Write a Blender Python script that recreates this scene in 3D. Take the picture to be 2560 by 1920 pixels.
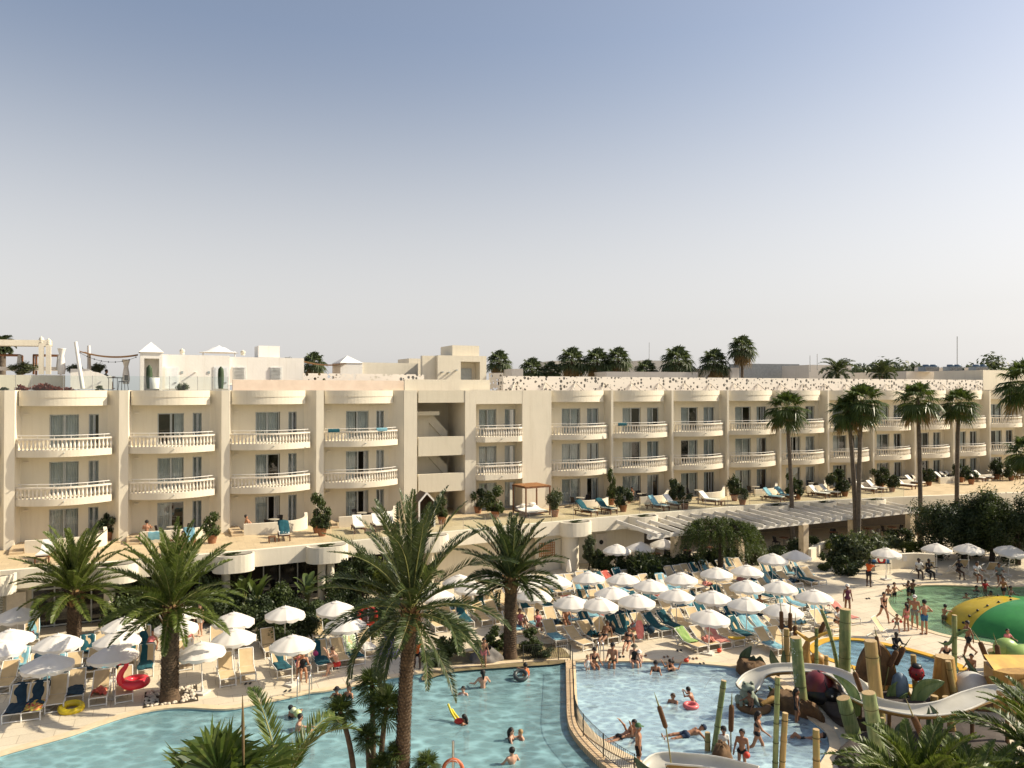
import bpy, bmesh, math, random
import numpy as np
from mathutils import Vector, Matrix
for o in list(bpy.data.objects): bpy.data.objects.remove(o)
SC = bpy.context.scene; COL = SC.collection
R = math.radians
# ---------------------------------------------------------------- camera, sky, sun, exposure
F, HC, HY = 1900.0, 12.8, 976.0            # focal length in photo pixels, eye height, horizon row
TH = math.atan((HY-960)/F)
cam = bpy.data.cameras.new('camera'); cam.sensor_width = 36; cam.lens = F/2560*36
cam.clip_start = .1; cam.clip_end = 6000
co = bpy.data.objects.new('camera', cam); COL.objects.link(co)
co.location = (0, 0, HC); co.rotation_euler = (R(90)+TH, 0, 0); SC.camera = co
SUN_AZ = math.atan2(.16, .985); SUN_EL = R(37)
SUNV = Vector((math.cos(SUN_AZ)*math.cos(SUN_EL), math.sin(SUN_AZ)*math.cos(SUN_EL), math.sin(SUN_EL)))
w = bpy.data.worlds.new('World'); SC.world = w; w.use_nodes = True
nt = w.node_tree; nt.nodes.clear()
sky = nt.nodes.new('ShaderNodeTexSky'); sky.sky_type = 'NISHITA'; sky.sun_disc = False
sky.sun_elevation = SUN_EL; sky.sun_rotation = math.pi/2-SUN_AZ
sky.air_density = 1.0; sky.dust_density = 2.0; sky.ozone_density = 1.6; sky.altitude = 0
bg = nt.nodes.new('ShaderNodeBackground'); bg.inputs[1].default_value = .094
wo = nt.nodes.new('ShaderNodeOutputWorld')
hs = nt.nodes.new('ShaderNodeHueSaturation')     # summer haze: the air greys towards the horizon
tc = nt.nodes.new('ShaderNodeTexCoord'); sx = nt.nodes.new('ShaderNodeSeparateXYZ'); nt.links.new(tc.outputs['Generated'], sx.inputs[0])
mr = nt.nodes.new('ShaderNodeMapRange'); mr.inputs[1].default_value = 0; mr.inputs[2].default_value = .42; mr.inputs[3].default_value = .08; mr.inputs[4].default_value = .78
nt.links.new(sx.outputs[2], mr.inputs[0]); nt.links.new(mr.outputs[0], hs.inputs['Saturation'])
mxw = nt.nodes.new('ShaderNodeMix'); mxw.data_type = 'RGBA'; mxw.blend_type = 'MULTIPLY'; mxw.inputs[0].default_value = 1; mxw.inputs[7].default_value = (1.0, .965, .945, 1)
nt.links.new(sky.outputs[0], hs.inputs['Color']); nt.links.new(hs.outputs[0], mxw.inputs[6])
m2 = nt.nodes.new('ShaderNodeMapRange'); m2.interpolation_type = 'SMOOTHSTEP'; m2.inputs[1].default_value = 0; m2.inputs[2].default_value = .40; m2.inputs[3].default_value = .62; m2.inputs[4].default_value = .0; nt.links.new(sx.outputs[2], m2.inputs[0])
hz = nt.nodes.new('ShaderNodeMix'); hz.data_type = 'RGBA'; hz.inputs[7].default_value = (5.45, 5.32, 5.18, 1); nt.links.new(m2.outputs[0], hz.inputs[0]); nt.links.new(mxw.outputs[2], hz.inputs[6]); nt.links.new(hz.outputs[2], bg.inputs[0])
nt.links.new(bg.outputs[0], wo.inputs[0])
sl = bpy.data.lights.new('sun', 'SUN'); sl.energy = 4.2; sl.angle = R(.5); sl.color = (1, .895, .71)
so = bpy.data.objects.new('sun', sl); COL.objects.link(so)
so.rotation_euler = SUNV.to_track_quat('Z', 'Y').to_euler(); so.location = (40, 10, 60)
SC.view_settings.view_transform = 'Standard'; SC.view_settings.look = 'None'
SC.view_settings.exposure = 0.72; SC.view_settings.gamma = 1.0
SC.render.engine = 'CYCLES'
SC.cycles.max_bounces = 6; SC.cycles.transparent_max_bounces = 12; SC.cycles.diffuse_bounces = 3
SC.cycles.glossy_bounces = 3; SC.cycles.transmission_bounces = 3
SC.cycles.caustics_reflective = False; SC.cycles.caustics_refractive = False
rnd = random.Random(7); nrs = np.random.RandomState(11)
# ---------------------------------------------------------------- photo pixel -> place in the world
def ray(px, py):
    a, b = (px-1280)/F, (960-py)/F
    return Vector((a, math.cos(TH)-b*math.sin(TH), math.sin(TH)+b*math.cos(TH)))
def G(px, py, z=0.0):
    r = ray(px, py); t = (z-HC)/r.z
    return Vector((r.x*t, r.y*t, z))
def PD(px, py, D):
    r = ray(px, py); t = D/r.y
    return Vector((r.x*t, D, HC+r.z*t))
# ---------------------------------------------------------------- things, parts, tags
def tag(o, label=None, cat=None, group=None, kind=None):
    if label: o['label'] = label
    if cat: o['category'] = cat
    if group: o['group'] = group
    if kind: o['kind'] = kind
    return o
def T(name, label, cat, loc=(0, 0, 0), rz=0, group=None):
    o = bpy.data.objects.new(name, None); COL.objects.link(o); o.empty_display_size = .2
    o.location = loc; o.rotation_euler = (0, 0, rz)
    return tag(o, label, cat, group)
def kids(o): return [c for c in bpy.data.objects if c.parent == o]
def dup(root, loc, rz=0, label=None, group=None, scale=None, ch=None):
    """copy of a thing with copies of its parts and sub-parts (meshes shared)"""
    c = root.copy(); COL.objects.link(c); c.location = loc; c.rotation_euler = (0, 0, rz)
    if label: c['label'] = label
    if group: c['group'] = group
    if scale is not None: c.scale = scale if hasattr(scale, '__len__') else (scale,)*3
    for k in root.children:
        d = k.copy(); COL.objects.link(d); d.parent = c
        for q in k.children:
            e = q.copy(); COL.objects.link(e); e.parent = d
    return c
def link(name, me, parent=None, loc=None, rz=0, label=None):
    o = bpy.data.objects.new(name, me); COL.objects.link(o)
    if parent: o.parent = parent
    if loc is not None: o.location = loc
    o.rotation_euler = (0, 0, rz)
    if label: o['label'] = label
    return o
def rot2(p, a):
    c, s = math.cos(a), math.sin(a); return (p[0]*c-p[1]*s, p[0]*s+p[1]*c)
class MB:
    """collects shapes and links them as ONE mesh"""
    def __init__(s): s.v = []; s.f = []; s.sm = []
    def add(s, vs, fs, smooth=False):
        b = len(s.v); s.v += [tuple(q) for q in vs]
        for f in fs: s.f.append(tuple(i+b for i in f)); s.sm.append(smooth)
        return s
    def quad(s, a, b, c, d): return s.add([a, b, c, d], [(0, 1, 2, 3)])
    def box(s, c, size, rz=0, rx=0, ry=0):
        hx, hy, hz = size[0]/2, size[1]/2, size[2]/2
        m = Matrix.Translation(c) @ Matrix.Rotation(rz, 4, 'Z') @ Matrix.Rotation(ry, 4, 'Y') @ Matrix.Rotation(rx, 4, 'X')
        vs = [m @ Vector((x*hx, y*hy, z*hz)) for z in (-1, 1) for x, y in ((-1, -1), (1, -1), (1, 1), (-1, 1))]
        return s.add(vs, [(3, 2, 1, 0), (4, 5, 6, 7), (0, 1, 5, 4), (1, 2, 6, 5), (2, 3, 7, 6), (3, 0, 4, 7)])
    def beam(s, a, b, w, h):
        a, b = Vector(a), Vector(b); d = b-a; L = d.length
        q = d.to_track_quat('X', 'Z').to_matrix().to_4x4(); m = Matrix.Translation((a+b)/2) @ q
        vs = [m @ Vector((x*L/2, y*w/2, z*h/2)) for z in (-1, 1) for x, y in ((-1, -1), (1, -1), (1, 1), (-1, 1))]
        return s.add(vs, [(3, 2, 1, 0), (4, 5, 6, 7), (0, 1, 5, 4), (1, 2, 6, 5), (2, 3, 7, 6), (3, 0, 4, 7)])
    def prism(s, poly, z0, z1, cap=True, smooth=False):
        n = len(poly); vs = [(p[0], p[1], z0) for p in poly]+[(p[0], p[1], z1) for p in poly]
        s.add(vs, [(i, (i+1) % n, n+(i+1) % n, n+i) for i in range(n)], smooth)
        if cap: s.add(vs, [tuple(range(n-1, -1, -1)), tuple(range(n, 2*n))])
        return s
    def strip(s, pts, z0, z1, th):
        """upright wall of thickness th along a polyline (left side offset)"""
        pts = [Vector((p[0], p[1])) for p in pts]; off = offset(pts, th)
        return s.prism([tuple(p) for p in pts]+[tuple(p) for p in reversed(off)], z0, z1)
    def tube(s, pts, rad, n=8, cap=True, closed=False):
        pts = [Vector(p) for p in pts]; m = len(pts)
        if not hasattr(rad, '__len__'): rad = [rad]*m
        vs = []; up = None
        for i, p in enumerate(pts):
            if closed: t = pts[(i+1) % m]-pts[i-1]
            else: t = pts[min(i+1, m-1)]-pts[max(i-1, 0)]
            t.normalize()
            if up is None:
                up = Vector((0, 0, 1)) if abs(t.z) < .9 else Vector((1, 0, 0))
            up = (up-t*up.dot(t)).normalized(); sd = t.cross(up)
            for k in range(n):
                a = 2*math.pi*k/n; vs.append(p+(up*math.cos(a)+sd*math.sin(a))*rad[i])
        fs = []
        for i in range(m if closed else m-1):
            j = (i+1) % m
            for k in range(n): fs.append((i*n+k, j*n+k, j*n+(k+1) % n, i*n+(k+1) % n))
        s.add(vs, fs, True)
        if cap and not closed: s.add(vs, [tuple(range(n)), tuple(range(m*n-1, m*n-n-1, -1))])
        return s
    def lathe(s, prof, n=16, c=(0, 0, 0), smooth=True, sx=1, sy=1):
        vs = []
        for r, z in prof:
            for k in range(n):
                a = 2*math.pi*k/n; vs.append((c[0]+r*math.cos(a)*sx, c[1]+r*math.sin(a)*sy, c[2]+z))
        fs = [(i*n+k, i*n+(k+1) % n, (i+1)*n+(k+1) % n, (i+1)*n+k) for i in range(len(prof)-1) for k in range(n)]
        s.add(vs, fs, smooth)
        if prof[0][0] > 1e-3: s.add(vs, [tuple(range(n-1, -1, -1))])
        if prof[-1][0] > 1e-3: s.add(vs, [tuple(range((len(prof)-1)*n, len(prof)*n))])
        return s
    def ball(s, c, r, n=14, m=9, z0=-1.0, rot=None):
        if not hasattr(r, '__len__'): r = (r, r, r)
        vs = []
        for i in range(m+1):
            z = z0+(1-z0)*i/m if False else math.sin(math.asin(max(-1, z0))+(math.pi/2-math.asin(max(-1, z0)))*i/m)
            q = math.sqrt(max(0, 1-z*z))
            for k in range(n):
                a = 2*math.pi*k/n; p = Vector((q*math.cos(a)*r[0], q*math.sin(a)*r[1], z*r[2]))
                if rot: p = rot @ p
                vs.append((c[0]+p.x, c[1]+p.y, c[2]+p.z))
        fs = [(i*n+k, i*n+(k+1) % n, (i+1)*n+(k+1) % n, (i+1)*n+k) for i in range(m) for k in range(n)]
        return s.add(vs, fs, True)
    def grid(s, fn, nu, nv, smooth=True):
        vs = [fn(i/nu, j/nv) for i in range(nu+1) for j in range(nv+1)]
        k = nv+1
        return s.add(vs, [(i*k+j, (i+1)*k+j, (i+1)*k+j+1, i*k+j+1) for i in range(nu) for j in range(nv)], smooth)
    def mesh(s, name, m, shift=None):
        me = bpy.data.meshes.new(name)
        v = s.v if shift is None else [(a-shift[0], b-shift[1], c-shift[2]) for a, b, c in s.v]
        me.from_pydata(v, [], s.f); me.polygons.foreach_set('use_smooth', s.sm)
        me.materials.append(m); me.update(); return me
    def build(s, name, m, parent=None, label=None, world=False, loc=None, rz=0):
        """link as ONE object; world=True: coordinates are the world's, the parent sits unrotated"""
        if world and parent is not None:
            wl = Vector(parent.location); q = parent.parent
            while q: wl += q.location; q = q.parent
            me = s.mesh(name, m, wl)
        elif world and parent is None and loc is not None: me = s.mesh(name, m, loc)
        else: me = s.mesh(name, m)
        return link(name, me, parent, loc, rz, label)
def one(name, mb, m, label, cat, loc, group=None, kind=None):
    """a top-level thing that is one mesh, built in world coordinates, origin at loc"""
    return tag(mb.build(name, m, None, None, True, loc), label, cat, group, kind)
def offset(pts, th, closed=False):
    n = len(pts); out = []
    for i in range(n):
        a = pts[i-1] if (i > 0 or closed) else pts[i]; b = pts[(i+1) % n] if (i < n-1 or closed) else pts[i]
        t = (b-a).normalized(); out.append(pts[i]+Vector((-t.y, t.x))*th)
    return out
def npmesh(name, V, Q, m, smooth=False):
    me = bpy.data.meshes.new(name); V = np.asarray(V, np.float32); Q = np.asarray(Q, np.int32)
    me.vertices.add(len(V)); me.vertices.foreach_set('co', V.ravel())
    k = Q.shape[1]; me.loops.add(Q.size); me.loops.foreach_set('vertex_index', Q.ravel())
    me.polygons.add(len(Q)); me.polygons.foreach_set('loop_start', np.arange(len(Q), dtype=np.int32)*k)
    me.polygons.foreach_set('loop_total', np.full(len(Q), k, np.int32))
    if smooth: me.polygons.foreach_set('use_smooth', np.ones(len(Q), bool))
    me.materials.append(m); me.update(calc_edges=True); me.validate(); return me
def catmull(P, n=6, closed=True):
    P = [Vector(p) for p in P]; out = []; m = len(P)
    for i in range(m if closed else m-1):
        a, b, c, d = (P[(i-1) % m], P[i], P[(i+1) % m], P[(i+2) % m]) if closed else (P[max(i-1, 0)], P[i], P[i+1], P[min(i+2, m-1)])
        for k in range(n):
            t = k/n; out.append(.5*((2*b)+(c-a)*t+(2*a-5*b+4*c-d)*t*t+(3*b-a-3*c+d)*t**3))
    if not closed: out.append(P[-1])
    return out
# ---------------------------------------------------------------- materials
def newmat(name):
    m = bpy.data.materials.new(name); m.use_nodes = True; t = m.node_tree; t.nodes.clear()
    return m, t, t.nodes.new('ShaderNodeOutputMaterial')
def nd(t, k, **kw):
    n = t.nodes.new(k)
    for a, b in kw.items():
        if a in n.inputs.keys() if hasattr(n.inputs, 'keys') else False: n.inputs[a].default_value = b
        else: setattr(n, a, b)
    return n
def mixc(t, fac, a, b, blend='MIX'):
    m = t.nodes.new('ShaderNodeMix'); m.data_type = 'RGBA'; m.blend_type = blend
    for i, x in ((0, fac), (6, a), (7, b)):
        if hasattr(x, 'links'): t.links.new(x, m.inputs[i])
        else: m.inputs[i].default_value = x if i == 0 else (x[0], x[1], x[2], 1)
    return m.outputs[2]
def ramp(t, src, lo, hi):
    r = t.nodes.new('ShaderNodeMapRange'); r.inputs[1].default_value = lo; r.inputs[2].default_value = hi
    t.links.new(src, r.inputs[0]); return r.outputs[0]
def noise(t, co, scale, detail=3, rough=.6):
    n = t.nodes.new('ShaderNodeTexNoise'); n.inputs['Scale'].default_value = scale
    n.inputs['Detail'].default_value = detail; n.inputs['Roughness'].default_value = rough
    t.links.new(co, n.inputs['Vector']); return n.outputs['Fac']
def pos(t): return t.nodes.new('ShaderNodeNewGeometry').outputs['Position']
def objco(t): return t.nodes.new('ShaderNodeTexCoord').outputs['Object']
def bumpn(t, h, strength, dist=.02):
    b = t.nodes.new('ShaderNodeBump'); b.inputs['Strength'].default_value = strength; b.inputs['Distance'].default_value = dist
    t.links.new(h, b.inputs['Height']); return b.outputs[0]
def M(name, col, rough=.6, col2=None, scale=4, bump=0, bscale=25, metal=0, spec=.4, lo=.35, hi=.65, trans=0, sheen=0, obj=False):
    m, t, out = newmat(name); p = t.nodes.new('ShaderNodeBsdfPrincipled')
    p.inputs['Roughness'].default_value = rough; p.inputs['Metallic'].default_value = metal
    p.inputs['Specular IOR Level'].default_value = spec
    c = (objco if obj else pos)(t)
    if col2 is None: col2 = tuple(x*.86 for x in col)
    f = noise(t, c, scale, 5); cc = mixc(t, ramp(t, f, lo, hi), col, col2)
    t.links.new(cc, p.inputs['Base Color'])
    if bump: t.links.new(bumpn(t, noise(t, c, bscale, 4), bump), p.inputs['Normal'])
    sh = p.outputs[0]
    if trans:
        tr = t.nodes.new('ShaderNodeBsdfTranslucent'); t.links.new(cc, tr.inputs[0])
        mx = t.nodes.new('ShaderNodeMixShader'); mx.inputs[0].default_value = trans
        t.links.new(sh, mx.inputs[1]); t.links.new(tr.outputs[0], mx.inputs[2]); sh = mx.outputs[0]
    t.links.new(sh, out.inputs[0]); return m
def leafmat(name, a, b, c2=None, trans=.3, scale=2.2, rough=.5):
    m, t, out = newmat(name); p = t.nodes.new('ShaderNodeBsdfPrincipled'); p.inputs['Roughness'].default_value = rough
    p.inputs['Specular IOR Level'].default_value = .35
    ps = pos(t); f = ramp(t, noise(t, ps, scale, 3), .36, .64); cc = mixc(t, f, a, b)
    g = ramp(t, noise(t, ps, 13, 2), .55, .75); cc = mixc(t, g, cc, c2 or tuple(x*1.25 for x in b))
    t.links.new(cc, p.inputs['Base Color'])
    tr = t.nodes.new('ShaderNodeBsdfTranslucent'); t.links.new(mixc(t, .4, cc, (.12, .16, .01)), tr.inputs[0])
    mx = t.nodes.new('ShaderNodeMixShader'); mx.inputs[0].default_value = trans
    t.links.new(p.outputs[0], mx.inputs[1]); t.links.new(tr.outputs[0], mx.inputs[2]); t.links.new(mx.outputs[0], out.inputs[0])
    return m
def plaster(name, col, stain):
    """render coat: large soft blotches, fine grain, faint vertical rain streaks"""
    m, t, out = newmat(name); p = t.nodes.new('ShaderNodeBsdfPrincipled'); p.inputs['Roughness'].default_value = .85
    p.inputs['Specular IOR Level'].default_value = .2
    ps = pos(t); mp = t.nodes.new('ShaderNodeMapping'); mp.inputs['Scale'].default_value = (3.5, 3.5, .22); t.links.new(ps, mp.inputs[0])
    st = ramp(t, noise(t, mp.outputs[0], 1.3, 5, .65), .5, .78)
    bl = ramp(t, noise(t, ps, .55, 5), .3, .7)
    c = mixc(t, bl, col, tuple(x*.92 for x in col)); k = t.nodes.new('ShaderNodeMath'); k.operation = 'MULTIPLY'; k.inputs[1].default_value = .62
    t.links.new(st, k.inputs[0]); c = mixc(t, k.outputs[0], c, stain); t.links.new(c, p.inputs['Base Color'])
    t.links.new(bumpn(t, noise(t, ps, 9, 5), .25, .03), p.inputs['Normal'])
    t.links.new(p.outputs[0], out.inputs[0]); return m
def schlick(t, f0, nrm=None):
    lw = t.nodes.new('ShaderNodeLayerWeight'); lw.inputs[0].default_value = .5
    if nrm: t.links.new(nrm, lw.inputs['Normal'])
    pw = t.nodes.new('ShaderNodeMath'); pw.operation = 'POWER'; pw.inputs[1].default_value = 5; t.links.new(lw.outputs['Facing'], pw.inputs[0])
    ma = t.nodes.new('ShaderNodeMath'); ma.operation = 'MULTIPLY_ADD'; ma.inputs[1].default_value = 1-f0; ma.inputs[2].default_value = f0; t.links.new(pw.outputs[0], ma.inputs[0]); return ma.outputs[0]
def glassmat(name, tint, refl=.06, rough=.02):
    m, t, out = newmat(name); tr = t.nodes.new('ShaderNodeBsdfTransparent'); tr.inputs[0].default_value = (*tint, 1)
    g = t.nodes.new('ShaderNodeBsdfGlossy'); g.inputs['Roughness'].default_value = rough
    a = t.nodes.new('ShaderNodeMath'); a.operation = 'ADD'; a.inputs[1].default_value = refl; t.links.new(schlick(t, .04), a.inputs[0])
    mx = t.nodes.new('ShaderNodeMixShader'); t.links.new(a.outputs[0], mx.inputs[0]); t.links.new(tr.outputs[0], mx.inputs[1])
    t.links.new(g.outputs[0], mx.inputs[2]); t.links.new(mx.outputs[0], out.inputs[0]); return m
CREAM = plaster('cream_plaster', (.70, .635, .495), (.60, .53, .40))
CREAM2 = plaster('warm_plaster', (.77, .70, .56), (.62, .55, .42))
WHITE = plaster('white_plaster', (.84, .80, .73), (.68, .63, .54))
BALW = M('balustrade_white', (.83, .77, .66), .7, (.70, .62, .50), 3)
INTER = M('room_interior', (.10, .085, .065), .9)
DARKI = M('dark_interior', (.012, .010, .008), .9)
ALU = M('grey_aluminium', (.43, .45, .43), .45, spec=.5)
RAILW = M('white_metal', (.82, .79, .73), .35, (.74, .70, .64), 2)
CURT = M('curtain_cloth', (.66, .67, .65), .9, (.52, .53, .52), 1.2, trans=.2)
GLASS = glassmat('window_glass', (.84, .90, .91), .07)
GRAIL = glassmat('rail_glass', (.86, .92, .90), .03)
DGLASS = M('dark_glass', (.016, .015, .012), .06, (.03, .026, .02), .8, spec=.7)
STEEL = M('steel', (.55, .54, .52), .25, metal=.9)
BLACK = M('black_plastic', (.012, .012, .013), .45)
WOOD = M('brown_wood', (.20, .085, .035), .55, (.11, .045, .02), 6)
WOODL = M('slat_wood', (.42, .20, .07), .55, (.30, .13, .045), 5)
TERRA = M('terracotta', (.33, .15, .075), .8, (.22, .10, .05), 4)
# ================================================================ hotel
ZT = 3.4; FH = 2.9                          # terrace level, storey height
class Wing:
    def __init__(s, A, B):
        s.O = Vector(A); s.d = (Vector(B)-s.O).normalized(); s.n = Vector((s.d.y, -s.d.x)); s.L = (Vector(B)-s.O).length
        s.a = math.atan2(s.d.y, s.d.x)
    def P(s, u, p, z=0): q = s.O+s.d*u+s.n*p; return (q.x, q.y, z)
    def u(s, px, p=0):
        k = (px-1280)/F; q = s.O+s.n*p; return (k*q.y-q.x)/(s.d.x-k*s.d.y)
    def poly(s, up): return [s.P(a, b)[:2] for a, b in up]
def wallpt(px, sp): D = F*FH/sp; return ((px-1280)/F*D, D)
WL = Wing(wallpt(-40, 122.4), wallpt(1010, 96.9)); WR = Wing(wallpt(1360, 89.3), wallpt(2600, 63.9))
_pl = WL.P(WL.u(1010, .9), .9); _pr = WR.P(WR.u(1373, 1.0), 1.0)
WM = Wing(_pl[:2], _pr[:2])
hotel = T('hotel_building', 'long cream hotel wing with curved balustrade balconies behind the pools', 'building', (WL.O.x, WL.O.y, 0))
HB = Vector(hotel.location)
def hp(mb, name, m, label=None): return mb.build(name, m, hotel, label, True)
def panel(mb, wg, u0, u1, z0, z1, holes, p=0.0, rev=.2):
    us = sorted({u0, u1, *[h[0] for h in holes], *[h[1] for h in holes]}); zs = sorted({z0, z1, *[h[2] for h in holes], *[h[3] for h in holes]})
    for a, b in zip(us, us[1:]):
        for c, e in zip(zs, zs[1:]):
            if any(h[0] <= a and b <= h[1] and h[2] <= c and e <= h[3] for h in holes): continue
            mb.quad(wg.P(a, p, c), wg.P(b, p, c), wg.P(b, p, e), wg.P(a, p, e))
    for a, b, c, e in holes:
        q = p-rev
        mb.quad(wg.P(a, p, c), wg.P(a, q, c), wg.P(a, q, e), wg.P(a, p, e)); mb.quad(wg.P(b, q, c), wg.P(b, p, c), wg.P(b, p, e), wg.P(b, q, e))
        mb.quad(wg.P(a, p, e), wg.P(a, q, e), wg.P(b, q, e), wg.P(b, p, e)); mb.quad(wg.P(a, q, c), wg.P(a, p, c), wg.P(b, p, c), wg.P(b, q, c))
# --- windows: prototypes in local coordinates (x along wall, y into wall)
def window_proto(wd, h, kind, r):
    f = MB(); t = .07
    for x in (t/2, wd-t/2): f.box((x, 0, h/2), (t, .09, h))
    for z in (t/2, h-t/2): f.box((wd/2, 0, z), (wd-2*t, .088, t))
    mid = wd*(.5 if kind != 'open' else .52)
    for x, y in ((mid-.035, -.02), (mid+.035, .025)): f.box((x, y, h/2), (.06, .05, h-2*t))
    f.box((wd/2, -.03, h*.52), (wd-2*t, .012, .02)) if r.random() < .0 else None
    root = f.build('window', ALU, None)
    g = MB(); g.quad((t, .02, t), (mid, .02, t), (mid, .02, h-t), (t, .02, h-t))
    if kind != 'open': g.quad((mid, .045, t), (wd-t, .045, t), (wd-t, .045, h-t), (mid, .045, h-t))
    g.build('pane', GLASS, root)
    c = MB(); spans = {'closed': [(.05, wd-.05)], 'gap': [(.05, wd*.44), (wd*.56, wd-.05)], 'half': [(.05, wd*.5)], 'open': [(.05, wd*.46), (wd*.8, wd-.05)], 'side': [(wd*.62, wd-.05)]}[kind]
    for a, b in spans:
        n = int((b-a)*34); ph = r.random()*6
        fn = lambda i, j, a=a, b=b, ph=ph: (a+(b-a)*i, .17+.035*math.sin(i*(b-a)*42+ph+1.2*math.sin(i*9+ph))+.01*math.sin(j*5+i*20), .03+(h-.08)*j)
        c.grid(fn, n, 3)
    c.build('curtain', CURT, root); return root
wr = random.Random(3); WPROTO = {}
def place_window(wg, u, wd, h, z, p=0.0, kind=None):
    kind = kind or wr.choice(['closed', 'closed', 'gap', 'gap', 'half', 'open', 'closed', 'side'])
    k = (round(wd, 2), round(h, 2), kind)
    loc = Vector(wg.P(u, p-.14, z))-HB
    if k not in WPROTO:
        o = window_proto(wd, h, kind, wr); WPROTO[k] = o; o.parent = hotel; o.location = loc; o.rotation_euler = (0, 0, wg.a)
    else:
        s = WPROTO[k]; o = s.copy(); COL.objects.link(o); o.location = loc; o.rotation_euler = (0, 0, wg.a)
        for ch in list(s.children): c = ch.copy(); COL.objects.link(c); c.parent = o
    return o
# --- balconies
BAL_PROF = [(.062, 0), (.062, .04), (.04, .07), (.05, .11), (.078, .20), (.072, .28), (.048, .42), (.040, .50), (.058, .53), (.062, .56), (.058, .60)]
def balcony_proto(W, sag, p0, flat=False):
    """x in 0..W along the wall, y outward is negative; floor level z=0"""
    def arc(t, off=0):
        b = 1-(2*t-1)**2
        if flat: b = min(1, 8*t, 8*(1-t))**.6
        return (W*t, -(p0+sag*b+off))
    N = 28; front = [arc(i/N) for i in range(N+1)]
    s = MB(); s.prism([(0, .0), *front, (W, .0)][::1], -.38, .03); root = s.build('balcony', CREAM2)
    b = MB(); nb = int(W/.215)
    for i in range(nb+1):
        x, y = arc((i+.35)/(nb+.7), -.12); b.lathe(BAL_PROF, 8, (x, y, .03))
    for z0, z1, hw in ((.63, .73, .11),):
        b.prism([arc(i/N, -.12+hw) for i in range(N+1)]+[arc(i/N, -.12-hw) for i in range(N, -1, -1)], z0, z1)
    b.build('balustrade', BALW, root)
    h = MB(); pts = [(*arc(.02+.96*i/N, -.14), .90) for i in range(N+1)]; h.tube(pts, .022, 6)
    for i in range(1, N, 5): h.tube([(*arc(.02+.96*i/N, -.14), .73), (*arc(.02+.96*i/N, -.14), .90)], .014, 5)
    h.build('handrail', RAILW, root)
    c = MB(); x, y = arc(.5); c.tube([(x, y+.05, -.13), (x, y-.16, -.14)], .035, 8); c.build('drain_spout', ALU, root)
    return root
BPROTO = {}
def place_balcony(key, wg, u, z, mk, p=0.0):
    loc = Vector(wg.P(u, p, z))-HB
    if key not in BPROTO: o = BPROTO[key] = mk(); o.parent = hotel
    else:
        s = BPROTO[key]; o = s.copy(); COL.objects.link(o)
        for ch in list(s.children): c = ch.copy(); COL.objects.link(c); c.parent = o
    o.location = loc; o.rotation_euler = (0, 0, wg.a); return o
Z1, Z2, Z3, ZR = ZT, ZT+FH, ZT+2*FH, HC
def cornice(wg, u0, u1, p0, sag):
    c = MB(); N = 20
    def arc(t, o=0): return wg.P(u0+(u1-u0)*t, p0+sag*(1-(2*t-1)**2)+o)[:2]
    back = [wg.P(u1, .02)[:2], wg.P(u0, .02)[:2]]
    c.prism([arc(i/N, -.03) for i in range(N+1)]+back, 11.86, 12.36)
    c.prism([arc(i/N) for i in range(N+1)]+back, 12.36, ZR-.004); hp(c, 'cornice', CREAM2)
WINH = 2.08
def bay(wg, u0, u1, right):
    """u0,u1: wall between two piers"""
    W = u1-u0
    fr = ((.25, .575), (.69, .90)) if right else ((.33, .655), (.765, .88))
    holes = []
    for z in (Z1, Z2, Z3):
        for a, b in fr: holes.append((u0+W*a, u0+W*b, z+.04, z+.04+WINH))
    m = MB(); panel(m, wg, u0-.2, u1+.2, Z1-.3, ZR, holes); hp(m, 'bay_wall', CREAM)
    for z in (Z1, Z2, Z3):
        for a, b in fr: place_window(wg, u0+W*a, round(W*(b-a), 1), WINH, z+.04)
        lamp = MB(); lamp.box(wg.P(u0+W*.08, .08, z+2.15), (.28, .14, .05), wg.a); hp(lamp, 'wall_lamp', BALW)
    key = (right, round(W, 1))
    for z in (Z2, Z3): place_balcony(key, wg, u0-.06, z, lambda: balcony_proto(W+(.24 if not right else -.06), .95, .75))
    cornice(wg, u0+.05, u1-(.12 if not right else .35), .5, .75)
def arcpts(a, b, bow, n=5):
    """curve from a to b bowing sideways"""
    out = []
    for i in range(n+1):
        t = i/n; x = a[0]+(b[0]-a[0])*t; y = a[1]+(b[1]-a[1])*t; s = bow*4*t*(1-t); out.append((x, y+s))
    return out
# left wing: four full bays and the start of a fifth at the picture's edge
lf = [WL.u(px, .9) for px in (11, 298, 554, 791, 1010)]; lf = [lf[0]-6.1]+lf
for u in lf[:-1]:
    pr = arcpts((u-.72, -.05), (u, .9), -.12)+[(u+.52, .9)]+arcpts((u+.52, .9), (u+.75, -.05), -.1)[1:]
    m = MB(); m.prism(WL.poly(pr), Z1-.3, ZR+.006); hp(m, 'pier', CREAM2)
for a, b in zip(lf, lf[1:]): bay(WL, a+.62, b-.55 if b != lf[-1] else b-.6, False)
# right wing
rf = [WR.u(px, 1.0) for px in (1373, 1528, 1679, 1818, 1949, 2069, 2182, 2286, 2383, 2473.5, 2563)]; rf.append(rf[-1]+5.9)
for u in rf:
    pr = [(u-.12, -.05), (u-.02, .9), (u, 1.0), (u+.2, 1.0), (u+.24, .9), (u+.5, -.05)]
    m = MB(); m.prism(WR.poly(pr), Z1-.3, ZR+.006); hp(m, 'pier', CREAM2)
for a, b in zip(rf, rf[1:]): bay(WR, a+.3, b-.08, True)
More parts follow.
